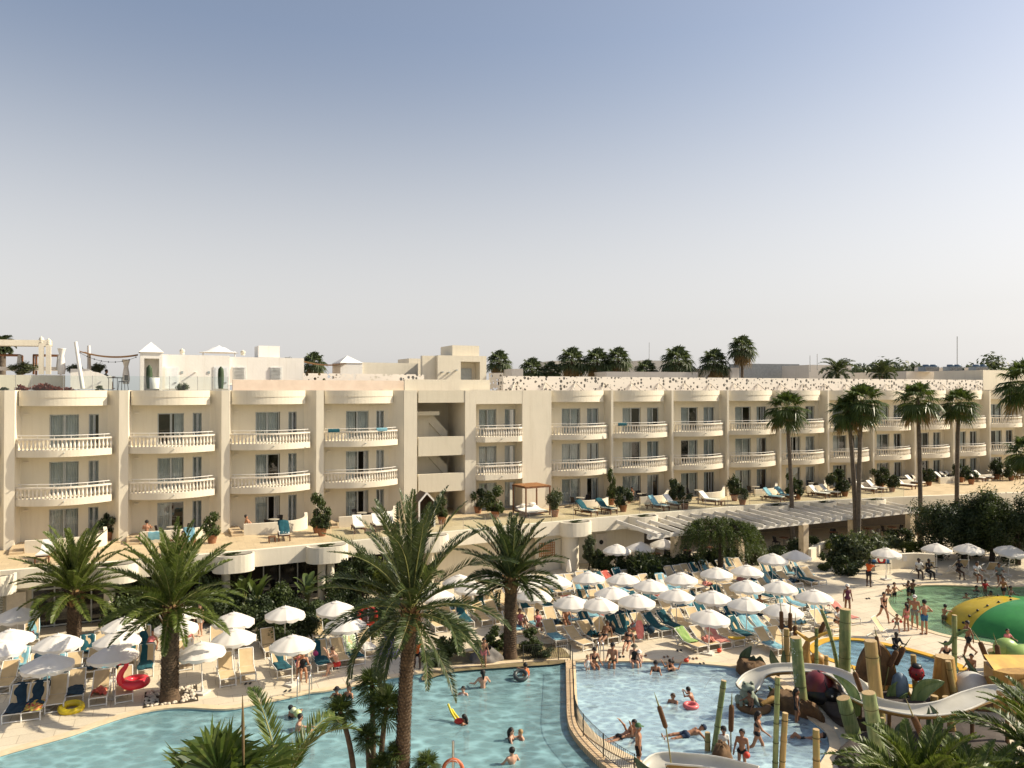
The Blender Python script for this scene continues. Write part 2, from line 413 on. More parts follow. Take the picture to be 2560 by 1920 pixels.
# dark rooms behind the walls
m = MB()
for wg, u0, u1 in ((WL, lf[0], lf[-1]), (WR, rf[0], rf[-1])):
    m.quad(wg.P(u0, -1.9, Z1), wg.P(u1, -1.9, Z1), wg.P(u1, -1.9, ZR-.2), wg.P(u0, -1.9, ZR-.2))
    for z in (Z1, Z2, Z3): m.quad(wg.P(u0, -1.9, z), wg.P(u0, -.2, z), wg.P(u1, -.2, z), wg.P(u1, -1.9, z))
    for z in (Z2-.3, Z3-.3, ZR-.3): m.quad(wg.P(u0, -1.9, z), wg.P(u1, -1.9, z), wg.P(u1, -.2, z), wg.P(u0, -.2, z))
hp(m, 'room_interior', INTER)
# middle: corner pillar, open stair, recessed balcony bay, plain tower wall
mu = lambda px, p=0: WM.u(px, p)
a0, a1, a2, a3, a4, a5 = mu(1010), mu(1046), mu(1163), mu(1190), mu(1306), mu(1373)
m = MB()
m.prism(WM.poly([(a0-.05, -3.5), (a0, 0)]+arcpts((a1-.1, 0), (a1+.05, -3.5), .0, 1)), Z1-.3, ZR+.004)
m.prism([WL.P(lf[-1]-.95, -.06)[:2], WL.P(lf[-1]-.02, .88)[:2], WL.P(lf[-1]+.3, -2.5)[:2], WL.P(lf[-1]-.9, -2.5)[:2]], Z1-.3, ZR+.002)
m.prism(WM.poly([(a2, -4.2), (a2, 0), (a3, 0), (a3, -4.2)]), Z1-.3, ZR+.004)
m.prism(WM.poly([(a4, -1.2), (a4, 0), (a5+.12, 0), (a5+.12, -1.2)]), Z1-.3, ZR+.004); hp(m, 'tower_wall', CREAM2)
m = MB()
for z0, z1 in ((5.2, 6.55), (7.9, 9.32), (11.88, ZR-.002)): m.prism(WM.poly([(a1+.02, -.3), (a1+.02, -.03), (a2-.02, -.03), (a2-.02, -.3)]), z0, z1)
um = (a1+a2)/2+.2
m.prism(WM.poly([(a1+.02, -1.4), (a1+.02, -1.2), (um, -1.2), (um, -1.4)]), 10.9, 11.2)
for z in (5.9, 8.6): m.prism(WM.poly([(a1+.04, -3.9), (a1+.04, -.3), (a2-.04, -.3), (a2-.04, -3.9)]), z, z+.12)
m.prism(WM.poly([(a1+.04, -4.0), (a1+.04, -3.9), (a2-.04, -3.9), (a2-.04, -4.0)]), Z1, ZR-.01)
hp(m, 'stairwell', CREAM)
m = MB()
for z in (Z1+.1, 6.02, 8.72):                # stair flights with a slanting parapet
    q = [WM.P(um-.6, -2.0, z+2.55), WM.P(um+.9, -2.0, z+.9), WM.P(um+.9, -2.0, z), WM.P(um-.6, -2.0, z+1.6)]
    r_ = [WM.P(um-.6, -2.15, z+2.55), WM.P(um+.9, -2.15, z+.9), WM.P(um+.9, -2.15, z), WM.P(um-.6, -2.15, z+1.6)]
    m.add(q+r_, [(3, 2, 1, 0), (4, 5, 6, 7), (0, 1, 5, 4), (1, 2, 6, 5), (2, 3, 7, 6), (3, 0, 4, 7)])
    m.prism(WM.poly([(a1+.1, -2.15), (a1+.1, -2.0), (um-.6, -2.0), (um-.6, -2.15)]), z, z+2.3)
    for k in range(8): m.prism(WM.poly([(um+.9-.19*(k+1), -3.6), (um+.9-.19*(k+1), -2.15), (um+.9-.19*k, -2.15), (um+.9-.19*k, -3.6)]), z, z+.2*(k+1))
hp(m, 'staircase', CREAM)
W = a4-a3; holes = []
for z in (Z1, Z2, Z3): holes += [(a3+W*.18, a3+W*.56, z+.04, z+2.12), (a3+W*.74, a3+W*.98, z+.04, z+2.12)]
m = MB(); panel(m, WM, a3-.1, a4+.1, Z1-.3, ZR-.05, holes, -1.15); hp(m, 'bay_wall', CREAM)
for z in (Z1, Z2, Z3):
    place_window(WM, a3+W*.18, round(W*.38, 1), WINH, z+.04, -1.15, 'gap'); place_window(WM, a3+W*.74, round(W*.24, 1), WINH, z+.04, -1.15, 'half')
m = MB(); m.prism(WM.poly([(a3+.01, -1.1), (a3+.01, -.01), (a4-.01, -.01), (a4-.01, -1.1)]), 11.75, ZR-.003)
m.quad(WM.P(a3, -3, Z1), WM.P(a4, -3, Z1), WM.P(a4, -3, ZR), WM.P(a3, -3, ZR)); hp(m, 'cornice', CREAM2)
for z in (Z2, Z3): place_balcony('mid', WM, a3+.02, z, lambda: balcony_proto(W-.04, .45, 1.1, True), -1.1)
# roof slab
m = MB()
back = 16
pol = [WL.P(lf[0], -.25), WL.P(lf[-1]-.3, -.25), WM.P(a0+.3, -.3), WM.P(a5, -.3), WR.P(rf[0], -.25), WR.P(rf[-1], -.25), WR.P(rf[-1], -back), WR.P(rf[0]-3, -back), WL.P(lf[-1], -back), WL.P(lf[0], -back)]
m.prism([p[:2] for p in pol], 12.5, 12.62); hp(m, 'roof', M('roof_tiles_pale', (.60, .52, .42), .85, (.48, .41, .33), 1.5))
# second parapet band set back over the left wing and the stair
def band(wg, x0, x1, p, y0, th=.3, zb=12.6):
    u0, u1 = wg.u(x0, p), wg.u(x1, p); z = PD((x0+x1)/2, y0, (wg.P(u0, p)[1]+wg.P(u1, p)[1])/2).z
    m = MB(); m.prism(wg.poly([(u0, p-th), (u0, p), (u1, p), (u1, p-th)]), zb, z); return m
hp(band(WL, 582, 1012, -1.2, 950.5), 'roof_parapet', M('pink_plaster', (.80, .66, .53), .85, (.70, .57, .45), 1.2, .15, 8))
hp(band(WM, 1012, 1225, -1.2, 949), 'roof_parapet', CREAM2)
# perforated screens
def perfmat(name, col, sc, thr):
    m, t, out = newmat(name); p = t.nodes.new('ShaderNodeBsdfPrincipled'); p.inputs['Roughness'].default_value = .7
    p.inputs['Base Color'].default_value = (*col, 1); c = objco(t); sx_ = t.nodes.new('ShaderNodeSeparateXYZ'); t.links.new(c, sx_.inputs[0]); mp = t.nodes.new('ShaderNodeCombineXYZ'); t.links.new(sx_.outputs[0], mp.inputs[0]); t.links.new(sx_.outputs[2], mp.inputs[1])
    wn = t.nodes.new('ShaderNodeTexNoise'); wn.inputs['Scale'].default_value = 3; t.links.new(mp.outputs[0], wn.inputs['Vector'])
    v = t.nodes.new('ShaderNodeTexVoronoi'); v.voronoi_dimensions = '2D'; v.inputs['Scale'].default_value = sc; t.links.new(mixc(t, .05, mp.outputs[0], wn.outputs['Color']), v.inputs['Vector'])
    a = t.nodes.new('ShaderNodeMath'); a.operation = 'LESS_THAN'; t.links.new(v.outputs['Distance'], a.inputs[0])
    sp = t.nodes.new('ShaderNodeSeparateColor'); t.links.new(v.outputs['Color'], sp.inputs[0])
    mr = t.nodes.new('ShaderNodeMapRange'); mr.inputs[1].default_value = .2; mr.inputs[2].default_value = 1; mr.inputs[3].default_value = 0; mr.inputs[4].default_value = thr; t.links.new(sp.outputs[0], mr.inputs[0])
    t.links.new(mr.outputs[0], a.inputs[1]); tr = t.nodes.new('ShaderNodeBsdfTransparent'); mx = t.nodes.new('ShaderNodeMixShader')
    t.links.new(a.outputs[0], mx.inputs[0]); t.links.new(p.outputs[0], mx.inputs[1]); t.links.new(tr.outputs[0], mx.inputs[2]); t.links.new(mx.outputs[0], out.inputs[0]); return m
PERF = perfmat('perforated_panel', (.82, .75, .65), 3.2, .44)
def screen(wg, x0, x1, p, y0, zb, name='perforated_screen'):
    u0, u1 = wg.u(x0, p), wg.u(x1, p); L = u1-u0; z = PD(x0, y0, wg.P(u0, p)[1]).z
    m = MB()
    for y in (0, .05): m.quad((0, y, 0), (L, y, 0), (L, y, z-zb), (0, y, z-zb))
    m.quad((0, 0, z-zb), (L, 0, z-zb), (L, .05, z-zb), (0, .05, z-zb))
    return m.build(name, PERF, hotel, None, False, Vector(wg.P(u0, p, zb))-HB, wg.a), u0, u1, z
o_, su0, su1, sz = screen(WR, 1258, 2457, -.9, 940, 12.62)
screen(WL, 757, 1060, -2.2, 933, 12.62)
m = MB(); q = [WM.P(mu(1222, -3.2), -3.2), WR.P(WR.u(1258, -.9), -.9)]
L = (Vector(q[1])-Vector(q[0])).length; m.quad((0, 0, 0), (L, 0, 0), (L, 0, 1.6), (0, 0, 1.6))
m.build('perforated_screen', PERF, hotel, None, False, Vector((*q[0][:2], 12.62))-HB, math.atan2(q[1][1]-q[0][1], q[1][0]-q[0][0]))
m = MB(); m.prism(WR.poly([(su0+.2, -2.3), (su0+.2, -2.2), (su1-.2, -2.2), (su1-.2, -2.3)]), 12.62, 13.95); hp(m, 'added_backing', M('added_backing_dark', (.15, .14, .12), .9))  # dark panel added so the screen's holes look shaded
m = MB(); m.prism(WL.poly([(WL.u(760, -3), -3.1), (WL.u(760, -3), -3.0), (WL.u(1052, -3), -3.0), (WL.u(1052, -3), -3.1)]), 12.62, 13.5); hp(m, 'added_backing', bpy.data.materials['added_backing_dark'])  # same added dark panel behind the left screen
m = MB(); nb_ = 21
for k in range(nb_):                        # slanting braces in pairs in front of the long screen
    u = su0+1.0+(su1-su0-2)*k/(nb_-1)
    m.beam(WR.P(u, -.86, 13.45), WR.P(u-.55, -.35, 12.66), .06, .06); m.beam(WR.P(u, -.86, 13.45), WR.P(u+.75, -.35, 12.66), .06, .06)
hp(m, 'screen_brace', BALW)
# ---------------------------------------------------------------- rooftop
def rbox(wg, x0, x1, y0, y1, p, depth, mb=None):
    u0, u1 = wg.u(x0, p), wg.u(x1, p); D = wg.P(u0, p)[1]; z0, z1 = PD(x0, y1, D).z, PD(x0, y0, D).z
    mb = mb or MB(); mb.prism(wg.poly([(u0, p-depth), (u0, p), (u1, p), (u1, p-depth)]), z0, z1); return mb, u0, u1, z0, z1
def roofthing(name, label, cat, wg, x, p, group=None):
    q = wg.P(wg.u(x, p), p, 12.62); return T(name, label, cat, q, 0, group)
PW = -3.2
rh = roofthing('roof_pavilion', 'low white rooftop pavilion with two doors and a pyramid-topped corner', 'building', WL, 480, PW)
mb, u0, u1, z0, z1 = rbox(WL, 404, 574, 886, 975, PW, 5); mb.build('wall', WHITE, rh, None, True)
mb, *_ = rbox(WL, 574, 760, 892, 962, PW-.6, 5); mb.build('wall', WHITE, rh, None, True)
mb, u0, u1, z0, z1 = rbox(WL, 350, 406, 880, 975, PW+.9, .35)
ua, ub = u0, u1
m = MB(); holes = [(ua+.25, ub-.2, 12.62, 14.95)]; panel(m, WL, ua, ub, 12.6, z1, holes, PW+.9, 1.0)
m.quad(WL.P(ua, PW-.1, 12.6), WL.P(ua, PW+.9, 12.6), WL.P(ua, PW+.9, z1), WL.P(ua, PW-.1, z1)); m.quad(WL.P(ub, PW+.9, 12.6), WL.P(ub, PW-.1, 12.6), WL.P(ub, PW-.1, z1), WL.P(ub, PW+.9, z1))
m.quad(WL.P(ua, PW-.1, 12.6), WL.P(ub, PW-.1, 12.6), WL.P(ub, PW-.1, z1), WL.P(ua, PW-.1, z1)); m.build('wall', WHITE, rh, None, True)
ap = Vector(WL.P((ua+ub)/2, PW+.2, 0)); ap.z = PD(376, 855, ap.y).z
c4 = [WL.P(ua-.08, PW+1.0, z1), WL.P(ub+.08, PW+1.0, z1), WL.P(ub+.08, PW-.7, z1), WL.P(ua-.08, PW-.7, z1)]
m = MB(); m.add(c4+[ap], [(0, 1, 4), (1, 2, 4), (2, 3, 4), (3, 0, 4), (3, 2, 1, 0)]); m.build('pyramid_roof', WHITE, rh, None, True)
for x0, x1 in ((412, 447), (534, 572)):
    mb, *_ = rbox(WL, x0, x1, 916, 972, PW+.05, .05); d = mb.build('door', M('door_white', (.80, .80, .78), .5), rh, None, True)
    mb, *_ = rbox(WL, x0+4, x1-4, 920, 972, PW+.07, .03); mb.build('door_panel', M('door_pale', (.72, .74, .74), .5), d, None, True)
    mb, *_ = rbox(WL, x1-12, x1-6, 956, 958, PW+.13, .06); mb.build('handle', STEEL, d, None, True)
SHUT = M('shutter_white', (.76, .76, .73), .6)
def louvre(wg, x0, x1, y0, y1, p, par):
    u0, u1 = wg.u(x0, p), wg.u(x1, p); D = wg.P(u0, p)[1]; z0, z1 = PD(x0, y1, D).z, PD(x0, y0, D).z; m = MB()
    m.prism(wg.poly([(u0, p), (u0, p+.04), (u1, p+.04), (u1, p)]), z0, z1); n = 9
    for k in range(n):
        z = z0+.08+(z1-z0-.16)*k/(n-1); m.add([wg.P(u0+.06, p+.05, z+.05), wg.P(u1-.06, p+.05, z+.05), wg.P(u1-.06, p+.12, z-.03), wg.P(u0+.06, p+.12, z-.03)], [(0, 1, 2, 3), (3, 2, 1, 0)])
    m.build('shutter', SHUT, par, None, True)
louvre(WL, 581, 615, 916, 950, PW-.6, rh); louvre(WL, 674, 705, 917, 950, PW-.6, rh)
m = MB()
for x in (452, 519): q, *_ = rbox(WL, x, x+6, 928, 934, PW+.04, .04, m)
m.build('sign_plate', M('sign_grey', (.35, .40, .40), .5), rh, None, True)
m = MB(); q = WL.P(WL.u(488, PW), PW); m.beam((*q[:2], 14.05), WL.P(WL.u(488, PW), PW+.28, 14.1), .09, .07); m.build('wall_lamp', RAILW, rh, None, True)
def chimney(x, y0, y1, wg, p, lab):
    q = Vector(wg.P(wg.u(x, p), p)); z0, z1 = PD(x, y1, q.y).z, PD(x, y0, q.y).z; h = z1-z0
    m = MB(); m.lathe([(.16, 0), (.16, h*.45), (.2, h*.47), (.2, h*.52), (.15, h*.56), (.19, h*.62), (.19, h*.66), (.14, h*.70), (.18, h*.76), (.15, h*.8), (.05, h*.9), (.02, h)], 10, (q.x, q.y, z0))
    one('roof_finial', m, CREAM2, lab, 'chimney', (q.x, q.y, z0), 'ringed finials on the roof')
chimney(455, 871, 886, WL, PW-2, 'small ringed finial on the pavilion roof right of the pyramid'); chimney(607, 875, 888, WL, PW-2, 'small ringed finial near the white roof tent')
m = MB(); q = Vector(WL.P(WL.u(547, -12), -12)); D = q.y; zb, zt = PD(547, 882, D).z, PD(547, 864, D).z
m.lathe([(1.55, 0), (1.0, .12), (.55, .4), (.25, (zt-zb)*.8), (.03, zt-zb)], 12, (q.x, q.y, zb)); m.tube([(q.x-1.3, q.y, zb-1.5), (q.x-1.3, q.y, zb+.1)], .05); m.tube([(q.x+1.3, q.y, zb-1.5), (q.x+1.3, q.y, zb+.1)], .05)
one('peaked_tent', m, M('tent_white', (.84, .82, .78), .8), 'white peaked tent canopy behind the roof pavilion', 'tent', (q.x, q.y, zb-1.5))
mb, *_ = rbox(WL, 646, 699, 864, 893, PW-3, 2); ch = tag(mb.build('roof_box', WHITE, None, None, True, WL.P(WL.u(646, PW-3), PW-3, 14.5)), 'squat white box on the roof left of the brown sail', 'roof box')
sp = roofthing('pyramid_hut', 'small white rooftop hut with a pyramid roof beside the brown sail', 'building', WL, 870, -5)
mb, u0, u1, z0, z1 = rbox(WL, 851, 906, 907, 960, -5, 2.6); mb.build('wall', WHITE, sp, None, True)
cc = [WL.P(u0-.06, -4.94, z1), WL.P(u1+.06, -4.94, z1), WL.P(u1+.06, -7.66, z1), WL.P(u0-.06, -7.66, z1)]; a_ = Vector(WL.P((u0+u1)/2, -6.3, z1)); a_.z = PD(879, 889, a_.y).z
m = MB(); m.add(cc+[a_], [(0, 1, 4), (1, 2, 4), (2, 3, 4), (3, 0, 4)]); m.build('pyramid_roof', WHITE, sp, None, True)
mb, *_ = rbox(WL, 906, 1045, 906, 960, -5.2, .3); tag(mb.build('roof_wall', CREAM2, None, None, True, WL.P(WL.u(906, -5.2), -5.2, 12.6)), 'long plain cream wall on the roof between the pyramid hut and the lift tower', 'wall')
mb, *_ = rbox(WL, 1022, 1062, 896, 960, -9, 3); tag(mb.build('roof_box', CREAM2, None, None, True, WL.P(WL.u(1022, -9), -9, 12.6)), 'pale block behind the long roof wall, left of the lift tower', 'roof box')
lt = roofthing('lift_tower', 'square cream lift tower with a smaller box on top and a recessed door', 'building', WM, 1130, -3.4)
u0, u1 = WM.u(1094, -3.2), WM.u(1216, -3.2); D = WM.P(u0, -3.2)[1]; zt = PD(1094, 888, D).z
ha, hb = WM.u(1152, -3.2), WM.u(1200, -3.2)
m = MB(); panel(m, WM, u0, u1, 12.6, zt, [(ha, hb, 12.9, PD(1152, 903, D).z)], -3.2, 1.1)
m.prism(WM.poly([(u0, -3.21), (u0, -6.5), (ha, -6.5), (ha, -3.21)][::-1]), 12.6, zt-.002); m.prism(WM.poly([(ha, -4.3), (ha, -6.5), (u1, -6.5), (u1, -4.3)][::-1]), 12.6, zt-.003)
m.prism(WM.poly([(ha, -3.21), (ha, -4.3), (u1, -4.3), (u1, -3.21)][::-1]), zt-.3, zt-.004); m.prism(WM.poly([(hb+.01, -3.22), (hb+.01, -4.29), (u1, -4.29), (u1, -3.22)][::-1]), 12.6, zt-.3)
m.build('wall', CREAM2, lt, None, True)
mb, *_ = rbox(WM, 1056, 1096, 889, 960, -3.6, .5); mb.build('wing_wall', CREAM2, lt, None, True)
mb, *_ = rbox(WM, 1131, 1198, 863, 889, -4.2, 3); mb.build('roof_box', CREAM2, lt, None, True)
m = MB(); m.prism(WM.poly([(ha+.1, -4.24), (ha+.1, -4.18), (ha+1.3, -4.18), (ha+1.3, -4.24)]), 12.9, 14.6); m.build('door', ALU, lt, None, True)
for x, y in ((1104, 931), (1120, 932), (1139, 926)):
    q = WM.P(WM.u(x, -3.2), -3.2, PD(x, y, D).z); e = Vector(q)+Vector((WM.n.x, WM.n.y, .1))*.38
    m = MB(); m.beam(q, e, .12, .1); m.build('wall_lamp', ALU, lt, None, True)
# sails
def sail(pts, sag, name, label, cat='sail'):
    P = [Vector(p) for p in pts]; m = MB()
    def fn(u, v): q = (P[0]*(1-u)+P[1]*u)*(1-v)+(P[3]*(1-u)+P[2]*u)*v; q.z -= sag*(4*u*(1-u)*.7+4*v*(1-v)*.3); return q
    m.grid(fn, 14, 6); return one(name, m, M('sail_brown', (.30, .17, .08), .85, (.22, .12, .055), 1.5, trans=.25), label, cat, P[0])
def at(x, y, wg, p): q = wg.P(wg.u(x, p), p); return PD(x, y, q[1])
sail([at(196, 876, WL, -2), at(345, 885, WL, -2.4), at(345, 886, WL, -6), at(212, 879, WL, -6)], .35, 'shade_sail', 'brown shade sail stretched between white poles above the roof lounge')
sail([at(760, 902, WL, -4), at(866, 908, WL, -4.6), at(862, 910, WL, -9), at(760, 905, WL, -9)], .25, 'shade_sail', 'brown shade sail tied to the rooftop pyramid hut')
for x0, y0, x1, y1, lab in ((189, 855, 207, 972, 'leaning white pole holding the front of the brown sail'), (222, 864, 223, 935, 'upright white pole at the back of the brown sail')):
    a, b = at(x1, y1, WL, -1.0 if x0 < 200 else -5), at(x0, y0, WL, -1.4 if x0 < 200 else -5); m = MB(); m.tube([a, b], [.13, .1], 10); one('sail_pole', m, RAILW, lab, 'pole', a, 'white sail poles')
m = MB(); a, b = at(200, 882, WL, -1.6), at(340, 893, WL, -1.9)
for i in range(9):
    q = a.lerp(b, i/8); q.z -= .5*4*(i/8)*(1-i/8)*.9; m.ball(q, .05, 6, 4)
m.tube([a.lerp(b, i/16)-Vector((0, 0, .5*4*(i/16)*(1-i/16)*.9)) for i in range(17)], .012, 4)
one('string_lights', m, BLACK, 'string of small bulbs hanging under the front brown sail', 'string lights', a)
# glass rail along the left roof edge
gr = roofthing('glass_railing', 'clear glass railing along the roof edge of the left wing', 'railing', WL, 300, -.3); m = MB(); f = MB()
for x0, x1 in zip((0, 40, 80, 160, 232, 361, 425, 495, 532), (39, 79, 159, 231, 360, 424, 494, 531, 570)):
    a, b = WL.P(WL.u(x0, -.3), -.3), WL.P(WL.u(x1, -.3), -.3); m.quad((*a[:2], 12.64), (*b[:2], 12.64), (*b[:2], 13.72), (*a[:2], 13.72)); f.tube([(*b[:2], 12.6), (*b[:2], 13.74)], .018, 6)
m.build('glass_panel', GRAIL, gr, None, True); f.build('post', STEEL, gr, None, True)
# roof lounge: curved walls, pergola, vases, cacti, planters
m = MB(); p = -2.6; prof = [(176, 922), (222, 922), (232, 929), (246, 931), (262, 938), (268, 941), (276, 939), (280, 942), (280, 973), (176, 973)]
pts = [Vector(at(x, y, WL, p)) for x, y in prof]; nn = Vector((WL.n.x, WL.n.y, 0))*.35
m.add(pts+[q-nn for q in pts], [tuple(range(len(pts)-1, -1, -1)), tuple(range(len(pts), 2*len(pts)))]+[(i, (i+1) % len(pts), len(pts)+(i+1) % len(pts), len(pts)+i) for i in range(len(pts))])
one('garden_wall', m, WHITE, 'wavy topped white wall on the roof under the brown sail', 'wall', at(176, 973, WL, p))
mb, *_ = rbox(WL, -5, 162, 937, 975, -4, .3); one('roof_wall', mb, CREAM2, 'low cream wall on the roof behind the red plants', 'wall', at(0, 975, WL, -4))
pg = roofthing('pergola', 'cream rooftop pergola with fabric top and twin ringed columns', 'pergola', WL, 60, -7)
for x, y0 in ((103, 840), (121, 845), (-30, 842), (-48, 842)):
    q = at(x, 936, WL, -7); h = PD(x, y0, q.y).z-q.z; m = MB()
    m.box((q.x, q.y, q.z+h*.4), (.30, .30, h*.8), WL.a); m.lathe([(.14, h*.8), (.19, h*.84), (.14, h*.87), (.18, h*.9), (.13, h*.92), (.15, h*.945), (.05, h*.97), (.01, h)], 10, (q.x, q.y, q.z)); m.build('column', CREAM2, pg, None, True)
m = MB(); a, b = at(-40, 856, WL, -7), at(125, 858, WL, -7); m.beam(a, b, .3, .4); a2_, b2_ = at(-40, 858, WL, -10), at(125, 860, WL, -10); m.beam(a2_, b2_, .3, .4); m.beam(b, b2_, .3, .36); m.build('beam', CREAM2, pg, None, True)
m = MB(); m.grid(lambda u, v: a.lerp(b, u).lerp(a2_.lerp(b2_, u), v)+Vector((0, 0, .22-.12*abs(math.sin(u*9)))), 24, 3); m.build('fabric_top', M('canvas_beige', (.62, .54, .43), .9, trans=.2), pg, None, True)
for x, y0, y1, lab in ((154, 871, 936, 'tall white floor vase left of the leaning pole'), (315, 899, 960, 'slim white floor vase under the sail by the bar stool')):
    q = at(x, y1, WL, -3.6); h = PD(x, y0, q.y).z-q.z; m = MB(); m.lathe([(.18, 0), (.24, h*.18), (.2, h*.45), (.13, h*.72), (.24, h*.98), (.26, h), (.22, h*.98)], 16, q); one('floor_vase', m, RAILW, lab, 'vase', q, 'white rooftop vases')
CACT = M('cactus_green', (.045, .075, .03), .7, (.03, .055, .025), 8)
for x, y0, y1, r in ((373, 912, 972, .2), (552, 916, 972, .2)):
    q = at(x, y1, WL, -1.2); h = PD(x, y0, q.y).z-q.z; m = MB(); n = 24; vs = []
    for i in range(9):
        z = h*i/8; rr = r*(.75+.25*math.sin(i/8*3)) if i < 8 else .03
        for k in range(n): g = rr*(1 if k % 2 else .78); vs.append((q.x+g*math.cos(k*2*math.pi/n), q.y+g*math.sin(k*2*math.pi/n), q.z+z))
    m.add(vs, [(i*n+k, i*n+(k+1) % n, (i+1)*n+(k+1) % n, (i+1)*n+k) for i in range(8) for k in range(n)], True)
    one('cactus', m, CACT, 'ribbed column cactus %s' % ('beside a white pot in front of the pyramid corner' if x < 400 else 'in front of the right pavilion door'), 'cactus', q, 'rooftop cacti')
q = at(385, 972, WL, -1.2); m = MB(); m.lathe([(.3, 0), (.34, .72), (.3, .74), (.28, .6)], 16, q); one('plant_pot', m, RAILW, 'white cylinder pot beside the left rooftop cactus', 'pot', q)
st = roofthing('bar_stool', 'black bar stool with back behind the rooftop glass', 'stool', WL, 308, -1.4); q = Vector(st.location)
m = MB(); m.box((0, 0, .75), (.42, .42, .05)); m.build('seat', BLACK, st); m = MB(); m.box((.2, 0, 1.0), (.04, .4, .35)); m.build('backrest', BLACK, st)
for sx in (-1, 1):
    for sy in (-1, 1): m = MB(); m.tube([(sx*.24, sy*.24, 0), (sx*.18, sy*.18, .74)], .02, 6); m.build('leg', BLACK, st)
tb = roofthing('bar_table', 'high dark table next to the rooftop bar stool', 'table', WL, 288, -1.4)
m = MB(); m.box((0, 0, 1.0), (.7, .7, .05)); m.build('tabletop', BLACK, tb)
for sx in (-1, 1):
    for sy in (-1, 1): m = MB(); m.tube([(sx*.28, sy*.28, 0), (sx*.28, sy*.28, .98)], .02, 6); m.build('leg', BLACK, tb)
# daybed frames behind the pergola
for x0, x1, y0, lab in ((-20, 48, 886, 'dark wood daybed frame with curtains at the left roof edge'), (84, 147, 887, 'dark wood daybed frame behind the twin pergola columns')):
    t = roofthing('roof_daybed', lab, 'daybed', WL, (x0+x1)/2, -9, 'rooftop daybeds'); a, b = at(x0, 936, WL, -9), at(x1, 936, WL, -9); zt = PD(x0, y0, a.y).z
    m = MB(); bk = Vector((WL.n.x, WL.n.y, 0))*-1.8
    for q in (a, b, a+bk, b+bk): m.beam(q, (q.x, q.y, zt), .1, .1)
    for q, r_ in ((a, b), (b, b+bk), (a, a+bk), (a+bk, b+bk)): m.beam((q.x, q.y, zt), (r_.x, r_.y, zt), .1, .1)
    m.build('frame', WOOD, t, None, True); m = MB(); m.prism([tuple(q.xy) for q in (a+bk*.1, b+bk*.1, b+bk*.9, a+bk*.9)], a.z+.3, a.z+.55); m.build('mattress', RAILW, t, None, True)
    m = MB(); m.tube([(b.x, b.y, a.z+.3), (b.x, b.y, zt)], [.2, .1], 8); m.build('curtain', CURT, t, None, True)
# plant-equipment and far roofs
eb = roofthing('end_block', 'plain cream stair block at the far right end of the roof', 'building', WR, 2480, -.9); mb, *_ = rbox(WR, 2458, 2600, 925, 975, -.9, 6); mb.build('wall', CREAM2, eb, None, True)
FARW = plaster('far_plaster', (.72, .66, .58), (.58, .52, .44)); CORR = M('corrugated_grey', (.30, .31, .31), .6, (.24, .25, .25), 3)
def far(x0, x1, y0, y1, D, dep, label, m=FARW, name='distant_building'):
    a = PD(x0, y1, D); b = PD(x1, y1, D); zt = PD(x0, y0, D).z
    t = T(name, label, 'building', (a.x, a.y, 0)); mb = MB(); mb.prism([(a.x, a.y), (b.x, b.y+ (b.x-a.x)*.25), (b.x-dep*.3, b.y+dep), (a.x-dep*.3, a.y+dep)], 0, zt); mb.build('wall', m, t, None, True); return t, a, b, zt
t, a, b, zt = far(2266, 2458, 928, 965, 108, 12, 'pale block carrying three rooftop cooling units behind the right wing')
for i, (x0, x1) in enumerate(((2314, 2352), (2376, 2411), (2441, 2475))):
    mb = MB(); p0, p1 = PD(x0, 928, 107), PD(x1, 928, 107); hh = PD(x0, 918, 107).z; mb.prism([(p0.x, p0.y), (p1.x, p1.y+.4), (p1.x-.5, p1.y+2.4), (p0.x-.5, p0.y+2)], p0.z-.1, hh); mb.build('plinth', FARW, t, None, True)
    cu = T('cooling_unit', ['leftmost grey rooftop cooling unit with twin fans at the right', 'middle grey rooftop cooling unit below the tall mast', 'rightmost grey rooftop cooling unit with twin fans'][i], 'air conditioner', (p0.x, p0.y, hh), 0, 'rooftop cooling units')
    mb = MB(); wdt = p1.x-p0.x; zz = hh
    mb.prism([(p0.x, p0.y), (p1.x, p1.y+.4), (p1.x-.4, p1.y+1.6), (p0.x-.4, p0.y+1.2)], zz-.55, zz+.1); mb.build('body', M('unit_grey', (.20, .25, .30), .5), cu, None, True)
    for k in (.28, .74): mb = MB(); mb.lathe([(.45, 0), (.5, .08), (.46, .3), (.40, .3), (.36, .1)], 14, (p0.x+wdt*k, p0.y+.9, zz+.1)); mb.build('fan', M('fan_blue', (.10, .16, .24), .5), cu, None, True)
far(1850, 2014, 909, 960, 118, 3, 'long grey corrugated screen behind the right roof', CORR)
far(2022, 2142, 912, 960, 112, 6, 'plain cream box building behind feathery palms'); far(1382, 1480, 902, 960, 135, 8, 'pale building half hidden behind the fan palm group')
far(1602, 1735, 901, 960, 140, 8, 'beige flat building between the background fan palms'); far(1516, 1760, 929, 965, 100, 4, 'low cream roof wall in front of the background fan palms')
far(1826, 1850, 919, 960, 104, 4, 'small white box building left of the corrugated screen'); far(1760, 1812, 921, 960, 104, 4, 'low white block below the single tall palm'); far(1280, 1308, 922, 960, 100, 4, 'low pale block at the left end of the background palms')
for x, y0, y1, D, lab in ((2393, 841, 912, 110, 'tall thin mast above the cooling units'), (1623, 856, 905, 130, 'thin aerial mast behind the background palms'), (2025, 889, 930, 108, 'short left aerial of the pair near the cream box'), (2043, 885, 925, 108, 'short right aerial of the pair near the cream box')):
    a, b = PD(x, y1, D), PD(x, y0, D); m = MB(); m.tube([a, b], .07 if D < 120 and x > 2300 else .045, 6); one('aerial_mast', m, STEEL, lab, 'mast', a, 'roof aerials')
